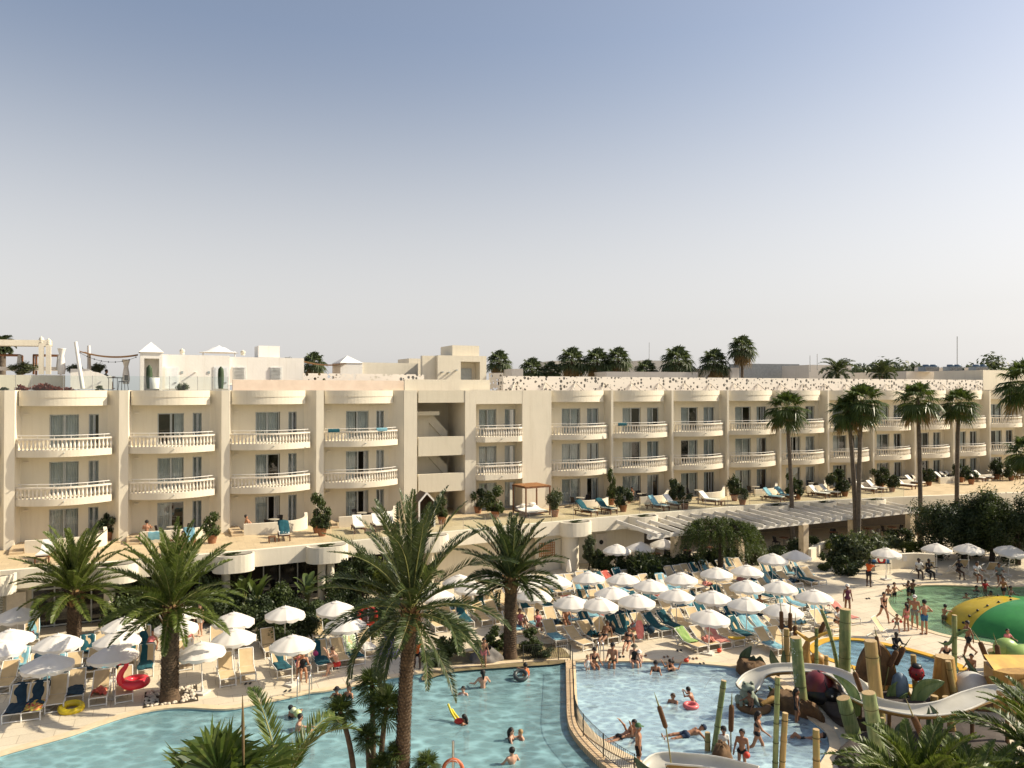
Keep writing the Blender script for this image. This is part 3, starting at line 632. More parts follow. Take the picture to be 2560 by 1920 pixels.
# ================================================================ ground, pools, water
def kind(o, k='structure'): o['kind'] = k; return o
def gpts(L, z=-.1): return [G(x, y, z) for x, y in L]
MAINP = gpts([(-120, 1935), (0, 1896), (72, 1875), (174, 1846), (246, 1820), (318, 1797), (391, 1781), (463, 1775.6), (564, 1780), (640, 1767), (735, 1747), (770, 1739), (814, 1733.6), (880, 1720.6), (960, 1704), (1028, 1691.7), (1132, 1677), (1280, 1664), (1400, 1656.5)])
MAIN = catmull(MAINP, 4, False)+catmull(gpts([(1414.5, 1655.5), (1417, 1740), (1420, 1810), (1436, 1849), (1482, 1898), (1540, 1945), (1600, 1975)]), 4, False)+gpts([(1500, 2060), (1130, 2040), (1080, 1962), (900, 1962), (820, 2030), (200, 2100), (-300, 2050)])
KID = catmull(gpts([(1437.7, 1660), (1439, 1710), (1442, 1762), (1448, 1791), (1482, 1838), (1530, 1873), (1586, 1903), (1640, 1930), (1690, 1965)]), 4, False)+gpts([(1800, 2000), (2000, 1990)])+catmull(gpts([(2045, 1930), (2066, 1896), (2076, 1872), (2064, 1835), (2028, 1806), (1995, 1775), (1965, 1735), (1930, 1700), (1880, 1682), (1838, 1674), (1772, 1667), (1685, 1661), (1560, 1659), (1445, 1660)]), 4, False)
SPL = catmull(gpts([(2221, 1497.5), (2224, 1518), (2247, 1544), (2296, 1570), (2354, 1590), (2440, 1607), (2560, 1626), (2700, 1640), (2900, 1600), (2900, 1500), (2700, 1468), (2560, 1470), (2450, 1470), (2354, 1467), (2290, 1469), (2245, 1480)]), 4)
MID = catmull(gpts([(2047, 1618), (2082, 1605), (2122, 1605), (2166, 1609), (2261, 1629), (2340, 1652), (2397, 1675), (2380, 1705), (2296, 1722), (2200, 1695), (2122, 1667), (2070, 1650), (2045, 1635)]), 4)
POOLS = [MAIN, KID, SPL, MID]
def area(P): return .5*sum(a.x*b.y-b.x*a.y for a, b in zip(P, P[1:]+P[:1]))
POOLS = [P if area(P) > 0 else P[::-1] for P in POOLS]
def clean(P):
    out = []
    for p in P:
        if not out or (p-out[-1]).length > .03: out.append(p)
    return out
POOLS = [clean(P) for P in POOLS]
def sheet(name, outer, holes, z, m):
    bm = bmesh.new(); es = []
    for P in [outer]+holes:
        vs = [bm.verts.new((p[0], p[1], z)) for p in P]
        es += [bm.edges.new((vs[i], vs[(i+1) % len(vs)])) for i in range(len(vs))]
    bmesh.ops.triangle_fill(bm, use_beauty=True, use_dissolve=False, edges=es, normal=(0, 0, 1))
    for f in bm.faces:
        if f.normal.z < 0: f.normal_flip()
    me = bpy.data.meshes.new(name); bm.to_mesh(me); bm.free(); me.materials.append(m); return link(name, me)
AL = R(24)                                  # the terrace's and paving's direction
def paving(name, col, col2, joint, bw=1.15, rh=.72, mort=.012, rough=.6):
    m, t, out = newmat(name); p = t.nodes.new('ShaderNodeBsdfPrincipled'); p.inputs['Roughness'].default_value = rough
    mp = t.nodes.new('ShaderNodeMapping'); mp.inputs['Rotation'].default_value = (0, 0, -AL); ps = pos(t); t.links.new(ps, mp.inputs[0])
    b = t.nodes.new('ShaderNodeTexBrick'); b.inputs['Scale'].default_value = 1; b.inputs['Mortar Size'].default_value = mort
    b.inputs['Brick Width'].default_value = bw; b.inputs['Row Height'].default_value = rh; b.inputs['Mortar Smooth'].default_value = .1
    b.inputs['Color1'].default_value = (*col, 1); b.inputs['Color2'].default_value = (*col2, 1); b.inputs['Mortar'].default_value = (*joint, 1)
    t.links.new(mp.outputs[0], b.inputs['Vector'])
    f = ramp(t, noise(t, ps, .6, 6, .7), .42, .72); c = mixc(t, f, b.outputs[0], tuple(x*.78 for x in col), 'MIX')
    k = t.nodes.new('ShaderNodeMath'); k.operation = 'MULTIPLY'; k.inputs[1].default_value = .5; t.links.new(f, k.inputs[0]); c = mixc(t, k.outputs[0], b.outputs[0], tuple(x*.72 for x in col))
    g = ramp(t, noise(t, ps, 14, 3), .3, .8); c = mixc(t, .12, c, mixc(t, g, (0, 0, 0), (1, .9, .75))); t.links.new(c, p.inputs['Base Color'])
    wet = t.nodes.new('ShaderNodeMapRange'); wet.inputs[3].default_value = rough; wet.inputs[4].default_value = rough*.45; t.links.new(f, wet.inputs[0]); t.links.new(wet.outputs[0], p.inputs['Roughness'])
    t.links.new(bumpn(t, b.outputs['Fac'], -.25, .02), p.inputs['Normal']); t.links.new(p.outputs[0], out.inputs[0]); return m
DECKM = paving('deck_paving', (.70, .605, .44), (.63, .54, .395), (.36, .27, .18), 1.15, .74, .012)
TERRM = paving('terrace_paving', (.62, .48, .28), (.55, .42, .24), (.36, .27, .17), .9, .6, .012, .7)
OUT = [(-90, -15), (150, -15), (150, 130), (-90, 130)]
kind(sheet('pool_deck', OUT, POOLS, 0, DECKM))
m = MB(); B_ = 2500
for x0, x1, y0, y1 in ((-B_, -90, -B_, B_), (150, B_, -B_, B_), (-90, 150, -B_, -15), (-90, 150, 130, B_)): m.quad((x0, y0, 0), (x1, y0, 0), (x1, y1, 0), (x0, y1, 0))
kind(m.build('ground', M('dry_ground', (.16, .14, .08), .95, (.08, .09, .04), .05)))
COPE = M('coping_stone', (.70, .56, .37), .6, (.60, .47, .30), 3, .1, 30)
FLOORS = [M('pool_plaster_turquoise', (.33, .52, .545), .8, (.28, .47, .495), .5), M('pool_plaster_pale_blue', (.50, .64, .74), .8, (.45, .60, .71), .6),
          M('pool_plaster_green', (.48, .54, .20), .8, (.30, .48, .32), .22), M('pool_plaster_blue', (.36, .52, .62), .8, (.30, .47, .57), .6)]
def watermat(name, tint, lo, sc, body, op):
    """clear water: ripples bend the mirror image; a painted light web varies tint and body colour"""
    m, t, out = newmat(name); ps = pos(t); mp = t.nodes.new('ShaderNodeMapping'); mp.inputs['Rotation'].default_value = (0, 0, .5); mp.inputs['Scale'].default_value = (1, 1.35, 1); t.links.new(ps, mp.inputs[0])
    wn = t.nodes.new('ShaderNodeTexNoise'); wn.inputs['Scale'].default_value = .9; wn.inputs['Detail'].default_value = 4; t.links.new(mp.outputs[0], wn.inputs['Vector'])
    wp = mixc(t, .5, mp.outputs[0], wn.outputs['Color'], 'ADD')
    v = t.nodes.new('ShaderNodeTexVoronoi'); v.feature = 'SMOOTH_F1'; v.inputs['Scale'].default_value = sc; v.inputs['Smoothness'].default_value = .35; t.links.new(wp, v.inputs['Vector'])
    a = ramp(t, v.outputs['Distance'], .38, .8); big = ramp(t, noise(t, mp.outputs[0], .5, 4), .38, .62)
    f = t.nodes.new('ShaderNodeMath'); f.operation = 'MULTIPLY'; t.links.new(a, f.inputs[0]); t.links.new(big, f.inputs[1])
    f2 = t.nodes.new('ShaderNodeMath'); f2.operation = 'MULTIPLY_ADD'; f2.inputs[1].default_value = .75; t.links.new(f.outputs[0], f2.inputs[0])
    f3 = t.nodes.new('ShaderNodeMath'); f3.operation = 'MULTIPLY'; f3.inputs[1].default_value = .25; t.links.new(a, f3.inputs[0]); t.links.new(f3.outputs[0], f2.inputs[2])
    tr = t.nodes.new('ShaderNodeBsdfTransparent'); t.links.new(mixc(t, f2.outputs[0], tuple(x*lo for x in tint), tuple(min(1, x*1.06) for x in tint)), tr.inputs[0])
    df = t.nodes.new('ShaderNodeBsdfDiffuse'); t.links.new(mixc(t, f2.outputs[0], tuple(x*.86 for x in body), tuple(min(1, x*1.75) for x in body)), df.inputs[0])  # pale caustic web painted into the body colour, as in the tint above
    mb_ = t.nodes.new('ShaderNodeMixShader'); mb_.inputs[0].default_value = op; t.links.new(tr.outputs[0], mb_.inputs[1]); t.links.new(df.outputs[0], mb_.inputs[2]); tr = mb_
    n1 = noise(t, mp.outputs[0], 2.2, 4, .6); nb = bumpn(t, n1, .55, .12)
    g = t.nodes.new('ShaderNodeBsdfGlossy'); g.inputs['Roughness'].default_value = .03; t.links.new(nb, g.inputs['Normal'])
    fr = schlick(t, .02, nb)
    mx = t.nodes.new('ShaderNodeMixShader'); t.links.new(fr, mx.inputs[0]); t.links.new(tr.outputs[0], mx.inputs[1]); t.links.new(g.outputs[0], mx.inputs[2])
    t.links.new(mx.outputs[0], out.inputs[0]); return m
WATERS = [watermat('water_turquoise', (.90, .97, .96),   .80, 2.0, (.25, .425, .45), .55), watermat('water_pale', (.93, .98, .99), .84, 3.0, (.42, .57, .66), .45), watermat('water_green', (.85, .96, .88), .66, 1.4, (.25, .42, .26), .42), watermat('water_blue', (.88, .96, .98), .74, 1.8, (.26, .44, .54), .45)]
NM = ['main_pool', 'paddling_pool', 'splash_pool', 'small_pool']; DEP = [-1.25, -.45, -.55, -.6]
for P, nm, dz, fm, wm in zip(POOLS, NM, DEP, FLOORS, WATERS):
    q = [(p.x, p.y) for p in P]
    fl = sheet(nm+'_floor', q, [], dz, fm); kind(fl)
    m = MB(); n = len(q)
    m.add([(x, y, dz) for x, y in q]+[(x, y, 0) for x, y in q], [((i+1) % n, i, n+i, n+(i+1) % n) for i in range(n)]); kind(m.build(nm+'_wall', fm))
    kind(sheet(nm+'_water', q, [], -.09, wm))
    v2 = [Vector((a, b)) for a, b in q]; off = offset(v2, -.34, True); inn = offset(v2, .03, True)
    m = MB(); vs = [(p.x, p.y, .03) for p in off]+[(p.x, p.y, .034) for p in inn]+[(p.x, p.y, -.03) for p in inn]+[(p.x, p.y, -.01) for p in off]
    m.add(vs, [(3*n+i, 3*n+(i+1) % n, (i+1) % n, i) for i in range(n)]+[(i, (i+1) % n, n+(i+1) % n, n+i) for i in range(n)]+[(n+i, n+(i+1) % n, 2*n+(i+1) % n, 2*n+i) for i in range(n)])
    kind(m.build(nm+'_coping', COPE if nm != 'small_pool' else M('coping_yellow', (.62, .36, .03), .5, (.55, .30, .02), 2)))
# brick-topped wall between the pools and its wavy railing
DIV = catmull(gpts([(1424, 1657), (1426.5, 1740), (1430, 1805), (1447, 1844), (1490, 1892), (1535, 1930), (1590, 1965)], 0), 6, False)
m, t, out = newmat('divider_brick'); p_ = t.nodes.new('ShaderNodeBsdfPrincipled'); p_.inputs['Roughness'].default_value = .8
b_ = t.nodes.new('ShaderNodeTexBrick'); mp = t.nodes.new('ShaderNodeMapping'); mp.inputs['Rotation'].default_value = (0, 0, 0); t.links.new(pos(t), mp.inputs[0]); t.links.new(mp.outputs[0], b_.inputs['Vector'])
b_.inputs['Scale'].default_value = 1; b_.inputs['Brick Width'].default_value = .9; b_.inputs['Row Height'].default_value = .13; b_.inputs['Mortar Size'].default_value = .018
b_.inputs['Color1'].default_value = (.62, .46, .28, 1); b_.inputs['Color2'].default_value = (.54, .38, .22, 1); b_.inputs['Mortar'].default_value = (.30, .20, .11, 1); t.links.new(b_.outputs[0], p_.inputs['Base Color']); t.links.new(p_.outputs[0], out.inputs[0]); BRICK = m
d2 = [Vector((p.x, p.y)) for p in DIV]; m = MB(); L_ = offset(d2, .17); R_ = offset(d2, -.17); m.prism([tuple(p) for p in R_]+[tuple(p) for p in reversed(L_)], -.5, .12)
one('divider_wall', m, BRICK, 'brick topped dividing wall between the turquoise and the pale blue pool', 'wall', DIV[0])
IRON = M('wrought_iron', (.06, .055, .045), .5)
def wavy_rail(name, pts, h, label):
    t = T(name, label, 'railing', pts[0], 0, 'wavy bar pool railings'); m = MB(); po = MB(); a = 0
    pts = [Vector(p) for p in pts]; m.tube([p+Vector((0, 0, h)) for p in pts], .009, 6); m.tube([p+Vector((0, 0, .1)) for p in pts], .016, 6)
    m.build('rail', IRON, t, None, True); bar = MB(); d = 0; nxt = 0; nxp = 0
    for p, q in zip(pts, pts[1:]):
        L = (q-p).length; u = (q-p).normalized()
        while nxt <= d+L:
            c = p+u*(nxt-d); bar.tube([c+u*(.035*math.sin(k/6*2*math.pi*1.5))+Vector((0, 0, .1+(h-.1)*k/6)) for k in range(7)], .009, 4, False); nxt += .105
        while nxp <= d+L:
            c = p+u*(nxp-d); po.tube([c, c+Vector((0, 0, h+.02))], .022, 6); nxp += 1.7
        d += L
    bar.build('wavy_bars', IRON, t, None, True); po.build('post', IRON, t, None, True); return t
rl = [p+Vector((.12, 0, .12)) for p in DIV]; wavy_rail('pool_railing', rl[2:], .8, 'wavy bar iron railing running along the dividing wall of the pools')
wavy_rail('pool_railing', [G(1308, 1656, .02), G(1370, 1652, .02), G(1424, 1648, .02), G(1427, 1656, .02)], .8, 'short wavy bar iron railing at the planting bed behind the turquoise pool')
# ================================================================ terrace (podium) over the restaurant
EDGE = [G(x, y, ZT+.1) for x, y in ((-150, 1462), (0, 1428), (200, 1411.5), (420, 1393.5), (640, 1375), (850, 1355.5), (1060, 1335.5), (1280, 1314), (1500, 1294.5), (1720, 1276), (1920, 1259.5), (2080, 1250), (2230, 1243.5), (2420, 1236), (2620, 1229))]
E2 = [Vector((p.x, p.y)) for p in EDGE]
wl2 = [Vector(WR.P(WR.L+3, -1)[:2]), Vector(WR.P(0, -1)[:2]), Vector(WM.P(a2, -4.1)[:2]), Vector(WM.P(a1, -4.1)[:2]), Vector(WL.P(WL.L, -1)[:2]), Vector(WL.P(-3, -1)[:2])]
inn = offset(E2, .32)
mm = sheet('terrace', [tuple(p) for p in inn]+[tuple(p) for p in wl2], [], ZT, TERRM); mm.parent = hotel; mm.location = -HB
m = MB(); m.prism([tuple(p) for p in E2]+[tuple(p) for p in reversed(inn)], 2.52, ZT+.1); hp(m, 'terrace_fascia', CREAM2)
m = MB(); q = offset(E2, 1.6); m.prism([tuple(p) for p in inn]+[tuple(p) for p in reversed(q)], 2.5, 2.6); hp(m, 'soffit', CREAM)
# restaurant front under the terrace: glazing and plain stretches, chosen along the picture
def epos(px, off=0.0):
    """point on the terrace edge line under picture column px, moved off metres inwards"""
    L = offset(E2, off) if off else E2; k = (px-1280)/F
    for a, b in zip(L, L[1:]):
        d = b-a; t = (k*a.y-a.x)/(d.x-k*d.y)
        if -.001 <= t <= 1.001: return a+d*t
    return L[-1]
def front(x0, x1, off, name, m, z0=0, z1=2.52, th=.2):
    n = max(2, int((x1-x0)/60)+1); P = [epos(x0+(x1-x0)*i/n, off) for i in range(n+1)]; mb = MB(); mb.strip(P, z0, z1, th); return hp(mb, name, m)
front(-120, 84, 1.3, 'ground_wall', CREAM); front(84, 268, 1.3, 'restaurant_glazing', DGLASS); front(268, 290, 1.25, 'ground_wall', CREAM2)
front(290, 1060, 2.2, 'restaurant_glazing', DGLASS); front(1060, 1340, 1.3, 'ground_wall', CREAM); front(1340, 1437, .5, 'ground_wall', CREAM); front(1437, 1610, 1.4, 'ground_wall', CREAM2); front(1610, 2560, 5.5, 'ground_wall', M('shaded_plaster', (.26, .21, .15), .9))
mb = MB()
for x in (20, 84, 139, 231, 268, 330, 420, 500, 660, 700, 745, 880, 960, 1040):
    q = epos(x, (1.3 if x < 285 else 2.2)-.04); mb.box((q.x, q.y, 1.26), (.07, .07, 2.5), AL)
for x0, x1, o_ in ((84, 268, 1.26), (290, 1050, 2.16)):
    a, b = epos(x0, o_), epos(x1, o_)
    for z in (.1, 2.1): mb.beam((a.x, a.y, z), (b.x, b.y, z), .06, .08)
hp(mb, 'glazing_frame', ALU)
a, b = epos(19, 1.08), epos(68, 1.08); mb = MB(); mb.beam((a.x, a.y, 1.05), (b.x, b.y, 1.05), .05, 2.1); d = hp(mb, 'service_door', M('door_cream', (.70, .62, .50), .6))
a = epos(-4, 1.05); mb = MB()
for k in range(11): mb.box((a.x, a.y, .9+.14*k), (.5, .05, .08), AL, .5)
hp(mb, 'louvre_vent', ALU)
for x in (274, 566, 805, 827, 1075): q = epos(x, .45); mb = MB(); mb.lathe([(.24, 0), (.24, 2.52)], 16, (q.x, q.y, 0)); hp(mb, 'column', CREAM2)
q = epos(1425, .15); mb = MB(); mb.lathe([(.62, 0), (.62, 2.52)], 20, (q.x, q.y, 0)); hp(mb, 'column', CREAM2)
a, b = epos(1488, 1.32), epos(1516, 1.32); mb = MB(); mb.beam((a.x, a.y, 1.03), (b.x, b.y, 1.03), .06, 2.06); d = hp(mb, 'round_window_door', M('door_cream2', (.74, .66, .54), .6))
c = (a+b)/2; nrm = Vector((math.sin(AL), -math.cos(AL), 0)); mb = MB(); mb.tube([Vector((c.x, c.y, 1.42)), Vector((c.x, c.y, 1.42))+nrm*.07], .17, 16); mb.build('porthole', BLACK, d, None, True)
a, b = epos(1349, .28), epos(1386, .28); mb = MB()
for k in range(9): q = a.lerp(b, k/8); mb.box((q.x, q.y, 1.55), (.05, .04, 1.0), AL)
for k in range(6): mb.beam((a.x, a.y, 1.1+.18*k), (b.x, b.y, 1.1+.18*k), .04, .04)
hp(mb, 'lattice_window', WOODL)
# round planters hung on the terrace edge
SOIL = M('soil', (.05, .035, .02), .95)
PLX = [(-16, 1.05), (284, 1.25), (585, 1.15), (818, 1.25), (1075, 1.2), (1436, 1.2), (1604, 1.2), (1934, 1.25), (2052, 1.25), (2176, 1.25)]
PLANTERS = []
for x, r in PLX:
    q = epos(x); N = 16; mb = MB(); pl = []
    for k in range(N+1):
        a = math.pi*k/N; e = 3.0; cx, sx = math.cos(a), math.sin(a); pl.append(Vector((q.x, q.y))+Vector((math.cos(AL), math.sin(AL)))*(-r*math.copysign(abs(cx)**.75, cx))+Vector((math.sin(AL), -math.cos(AL)))*(.95*sx**.75+.0))
    mb.prism([tuple(p) for p in pl], 2.46, 3.30); i2 = [(p-Vector((q.x, q.y)))*.9+Vector((q.x, q.y)) for p in pl]
    mb.add([(*p, 3.30) for p in pl]+[(*p, 3.30) for p in i2]+[(*p, 3.44) for p in pl]+[(*p, 3.44) for p in i2], [(2*N+2+i, 2*N+3+i, 3*N+4+i, 3*N+3+i) for i in range(N)]+[(i, i+1, 2*N+3+i, 2*N+2+i) for i in range(N)]+[(N+1+i+1, N+1+i, 3*N+3+i, 3*N+4+i) for i in range(N)])
    o_ = hp(mb, 'edge_planter', CREAM2); mb = MB(); mb.add([(*p, 3.33) for p in i2], [tuple(range(len(i2)))]); mb.build('soil', SOIL, o_, None, True); PLANTERS.append((q, r))
# patio walls on the terrace, steps, glass rail
k_ = 0
def low_wall(wg, us, h0, h1, label):
    P = [Vector(wg.P(u, p)[:2]) for u, p in us]; P = catmull(P, 5, False); P = [Vector((p.x, p.y)) for p in P]; n = len(P); off = offset(P, .2); mb = MB()
    z = [ZT+h0+(h1-h0)*max(0, (i/(n-1)-.55)/.45)**1.5 for i in range(n)]
    vs = [(*p, ZT) for p in P]+[(*p, ZT) for p in off]+[(*p, a) for p, a in zip(P, z)]+[(*p, a) for p, a in zip(off, z)]
    fs = []
    for i in range(n-1): fs += [(i, i+1, 2*n+i+1, 2*n+i), (n+i+1, n+i, 3*n+i, 3*n+i+1), (2*n+i, 2*n+i+1, 3*n+i+1, 3*n+i)]
    fs += [(n, 0, 2*n, 3*n), (n-1, 2*n-1, 4*n-1, 3*n-1)]; mb.add(vs, fs)
    q = P[0]; one('patio_wall', mb, CREAM2, label, 'wall', (q.x, q.y, ZT), 'curved low walls round the patios')
wn = ['first', 'second', 'third', 'fourth', 'fifth', 'sixth', 'seventh', 'eighth', 'ninth', 'tenth']
for i, (a, b) in enumerate(zip(lf[1:], lf[2:])): low_wall(WL, [(a+1.2, 2.5), (a+2.6, 2.65), (a+4.2, 2.55), (a+5.3, 2.0), (b-.65, 1.1)], .72, 1.0, 'low curved cream patio wall below the %s balcony column from the left' % wn[i])
for i, (a, b) in enumerate(zip(rf[:9], rf[1:])): low_wall(WR, [(a+2.0, 2.3), (a+3.2, 2.35), (a+4.4, 2.1), (a+5.2, 1.5), (b-.1, .8)], .62, .95, 'low curved cream patio wall below the %s balcony column right of the stair tower' % wn[i])
STEP = M('step_stone', (.55, .42, .26), .7)
for i, a in enumerate(lf[1:-1]):
    mb = MB()
    for k in range(2): mb.prism(WL.poly([(a+.45, 0), (a+.45, 2.3-.35*k+.35), (a+1.15, 2.3-.35*k+.35), (a+1.15, 0)]), ZT, ZT+.13*(k+1))
    one('patio_steps', mb, STEP, 'stone steps left of the %s patio wall from the left' % wn[i], 'steps', WL.P(a+.8, 2.4, ZT), 'patio steps')
gr2 = T('glass_railing', 'clear frameless glass railing along the terrace edge with the wooden loungers', 'railing', EDGE[5]); mb = MB(); f = MB()
xs = list(range(830, 2300, 55))
for x0, x1 in zip(xs, xs[1:]):
    a, b = epos(x0, .18), epos(x1-1.5, .18); mb.quad((*a, ZT+.1), (*b, ZT+.1), (*b, ZT+.95), (*a, ZT+.95)); f = MB(); f.box((b.x, b.y, ZT+.5), (.02, .02, .85), AL); f.build('post', STEEL, gr2, None, True)
mb.build('glass_panel', GRAIL, gr2, None, True)
# ================================================================ pergola over the restaurant terrace
pgl = T('white_pergola', 'long white slatted pergola in front of the restaurant under the terrace', 'pergola', (*epos(1700, 0), 0))
fb = [G(x, y, 2.72) for x, y in ((1622, 1345), (1689, 1337), (1850, 1325), (2010, 1309), (2150, 1294), (2300, 1278))]
f2 = [Vector((p.x, p.y)) for p in fb]; BEAMW = M('pergola_white', (.78, .74, .67), .55, (.68, .64, .56), 1.5)
mb = MB(); mb.strip(f2, 2.62, 2.86, .22); mb.build('front_beam', BEAMW, pgl, None, True)
def along(P, t):
    L = [0]
    for a, b in zip(P, P[1:]): L.append(L[-1]+(b-a).length)
    s = t*L[-1]
    for i in range(len(P)-1):
        if s <= L[i+1]+1e-6: return P[i].lerp(P[i+1], (s-L[i])/(L[i+1]-L[i]))
    return P[-1]
nr = 24
for i in range(nr):
    a = along(f2, (i+.3)/nr); d = Vector((-math.sin(AL), math.cos(AL))); best = min((epos(x) for x in range(1500, 2330, 6)), key=lambda q: abs((q-a).normalized().dot(Vector((math.cos(AL), math.sin(AL))))))
    mb = MB(); A_ = Vector((a.x, a.y, 2.95))-Vector((d.x, d.y, 0))*.55; mb.beam(A_, (best.x, best.y, 3.12), .09, .26); mb.build('rafter', BEAMW, pgl, None, True)
mb = MB(); mb.grid(lambda u, v: (lambda a, b: Vector((a.x+(b.x-a.x)*v, a.y+(b.y-a.y)*v, 2.6-.09*abs(math.sin(v*16)))))(along(f2, .0+.055*u), epos(1612+22*u)), 4, 40); mb.build('fabric_blind', M('canvas_white', (.78, .74, .67), .8, trans=.3), pgl, None, True)
for x in (1689, 1850, 2010, 2134, 2278):
    q = min((along(f2, i/200) for i in range(201)), key=lambda q: abs(q.x/q.y-(x-1280)/F)); mb = MB(); mb.box((q.x-.05, q.y+.12, 1.31), (.52, .5, 2.62), AL)
    mb.build('column', M('stone_block', (.60, .49, .34), .8, (.48, .38, .25), 2, .3, 6), pgl, None, True)
# ================================================================ vegetation
PHX = leafmat('date_palm_leaf', (.065, .095, .018), (.12, .155, .028), (.20, .215, .05), .28, 1.6, .42)
PHXD = leafmat('date_palm_leaf_dark', (.034, .052, .018), (.06, .085, .024), (.11, .13, .04), .2, 1.6, .42)
FANL = leafmat('fan_palm_leaf', (.036, .064, .017), (.08, .115, .026), (.15, .18, .045), .3, 1.2, .4)
DEAD = leafmat('dead_frond', (.20, .12, .045), (.30, .19, .075), (.36, .25, .11), .2, 1.5, .7)
RACH = M('frond_stem', (.22, .22, .07), .5, (.15, .15, .045), 3)
BARK = M('palm_bark', (.13, .085, .05), .95, (.065, .042, .025), 7, .6, 18)
BARKG = M('palm_bark_grey', (.15, .12, .09), .95, (.09, .07, .05), 5, .5, 14)
BOOT = M('palm_boot', (.26, .15, .06), .9, (.12, .065, .028), 6)
TRK = M('tree_bark', (.07, .05, .035), .95, (.035, .025, .018), 6, .5, 15)
LEAFD = leafmat('shrub_leaf_dark', (.020, .034, .013), (.035, .052, .017), (.075, .10, .03), .2)
LEAFM = leafmat('shrub_leaf', (.035, .055, .016), (.065, .09, .024), (.12, .14, .04), .25)
LEAFY = leafmat('yellow_green_leaf', (.10, .13, .02), (.18, .20, .03), (.26, .25, .05), .3)
LEAFG = leafmat('grey_green_leaf', (.06, .075, .035), (.10, .12, .055), (.15, .17, .08), .25)
LEAFR = leafmat('red_leaf', (.16, .025, .02), (.25, .05, .03), (.10, .10, .03), .25, 3)
LEAFT = leafmat('far_tree_leaf', (.055, .07, .035), (.09, .11, .05), (.13, .15, .07), .25, .6)
LEAFB = leafmat('banana_leaf', (.06, .095, .025), (.10, .14, .035), (.17, .20, .06), .3)
def rhomb(base, tip, side, wd, k=.4):
    """arrays of leaf-shaped quads"""
    mid = base+(tip-base)*k; V = np.stack([base, mid-side*wd, tip, mid+side*wd], 1); return V.reshape(-1, 3)
def unit(a): return a/np.maximum(1e-9, np.linalg.norm(a, axis=-1, keepdims=True))
def phoenix(seed, nf, L, npair, lw=.022, ll=.42, e0=88, e1=-35, bend=70, base_r=.14, sweep=None, pw=1.15):
    r = np.random.RandomState(seed); VV = []; rm = MB()
    for i in range(nf):
        t = i/(nf-1); az = i*2.39996+r.uniform(-.25, .25); el = math.radians(e0+(e1-e0)*t**pw+r.uniform(-6, 6))
        if sweep: az = sweep[0]+(sweep[1]-sweep[0])*r.rand()
        Lf = L*(.72+.28*math.sin(math.pi*min(1, t+.25)))*r.uniform(.9, 1.08); n = npair; s = np.linspace(0, 1, n)
        bd = math.radians(bend*r.uniform(.75, 1.25))*(.55+.6*math.cos(el)); ang = el-bd*s**1.5; ds = Lf/(n-1)
        dr = np.cos(ang)*ds; dz = np.sin(ang)*ds; rr = base_r*abs(math.cos(el))+np.cumsum(dr)-dr[0]; zz = .25*math.sin(max(0, el))+np.cumsum(dz)-dz[0]
        yaw = az+r.uniform(-.2, .2)*s**2; P = np.stack([rr*np.cos(yaw), rr*np.sin(yaw), zz], 1)
        Tn = unit(np.gradient(P, axis=0)); S = unit(np.cross(Tn, [0, 0, 1.0001])); tw = r.uniform(-.5, .5); U = np.cross(S, Tn)
        S2 = S*math.cos(tw)+U*math.sin(tw); U2 = np.cross(S2, Tn)
        k = s > .1; p = P[k]; sk = s[k]; l = ll*np.sin(math.pi*(.12+.85*sk))**.6*(1-.25*sk)
        for sg in (-1, 1):
            j = r.uniform(-.18, .18, (len(p), 3)); d = unit(Tn[k]*.9+S2[k]*sg*.72+U2[k]*.36+j*.7); tip = p+d*l[:, None]; tip[:, 2] -= .10*l*r.uniform(.3, 1.3, len(l))
            sd = unit(np.cross(d, U2[k]+.4*r.randn(len(p), 3)))
            VV.append(rhomb(p, tip, sd, lw, .35))
        rm.tube([tuple(q) for q in P[::max(1, n//9)]], [max(.006, .026*(1-.85*x)) for x in s[::max(1, n//9)]], 3, False)
    V = np.concatenate(VV); return V, np.arange(len(V)).reshape(-1, 4), rm
def palm_trunk(h, r0, r1, lean=(0, 0), scales=True, seed=1):
    rr = random.Random(seed); m = MB(); n = 26; pts = []; rad = []
    for i in range(n+1):
        t = i/n; pts.append((lean[0]*t*t, lean[1]*t*t, h*t)); rad.append((r0*(1.25-.25*min(1, t*8)) if t < .125 else r0+(r1-r0)*t)*(1+.03*math.sin(i*2.4)))
    m.tube(pts, rad, 16)
    if scales:
        nz = int(h/.105)
        for i in range(nz):
            t = i/nz; z = h*t; rad_ = (r0+(r1-r0)*t)*1.0; k = 13
            for j in range(k):
                a = 2*math.pi*(j+.5*(i % 2))/k+rr.uniform(-.08, .08); c, s = math.cos(a), math.sin(a); x, y = lean[0]*t*t, lean[1]*t*t; w_ = rad_*.2; o = rad_+.035
                A = (x+c*rad_*.97+s*w_, y+s*rad_*.97-c*w_, z); B = (x+c*rad_*.97-s*w_, y+s*rad_*.97+c*w_, z); Cc = (x+c*o-s*w_*.6, y+s*o+c*w_*.6, z+.085); D = (x+c*o+s*w_*.6, y+s*o-c*w_*.6, z+.085)
                E = (x+c*rad_*.9, y+s*rad_*.9, z+.10)
                m.add([A, B, Cc, D, E], [(0, 1, 2, 3), (3, 2, 4)])
    return m
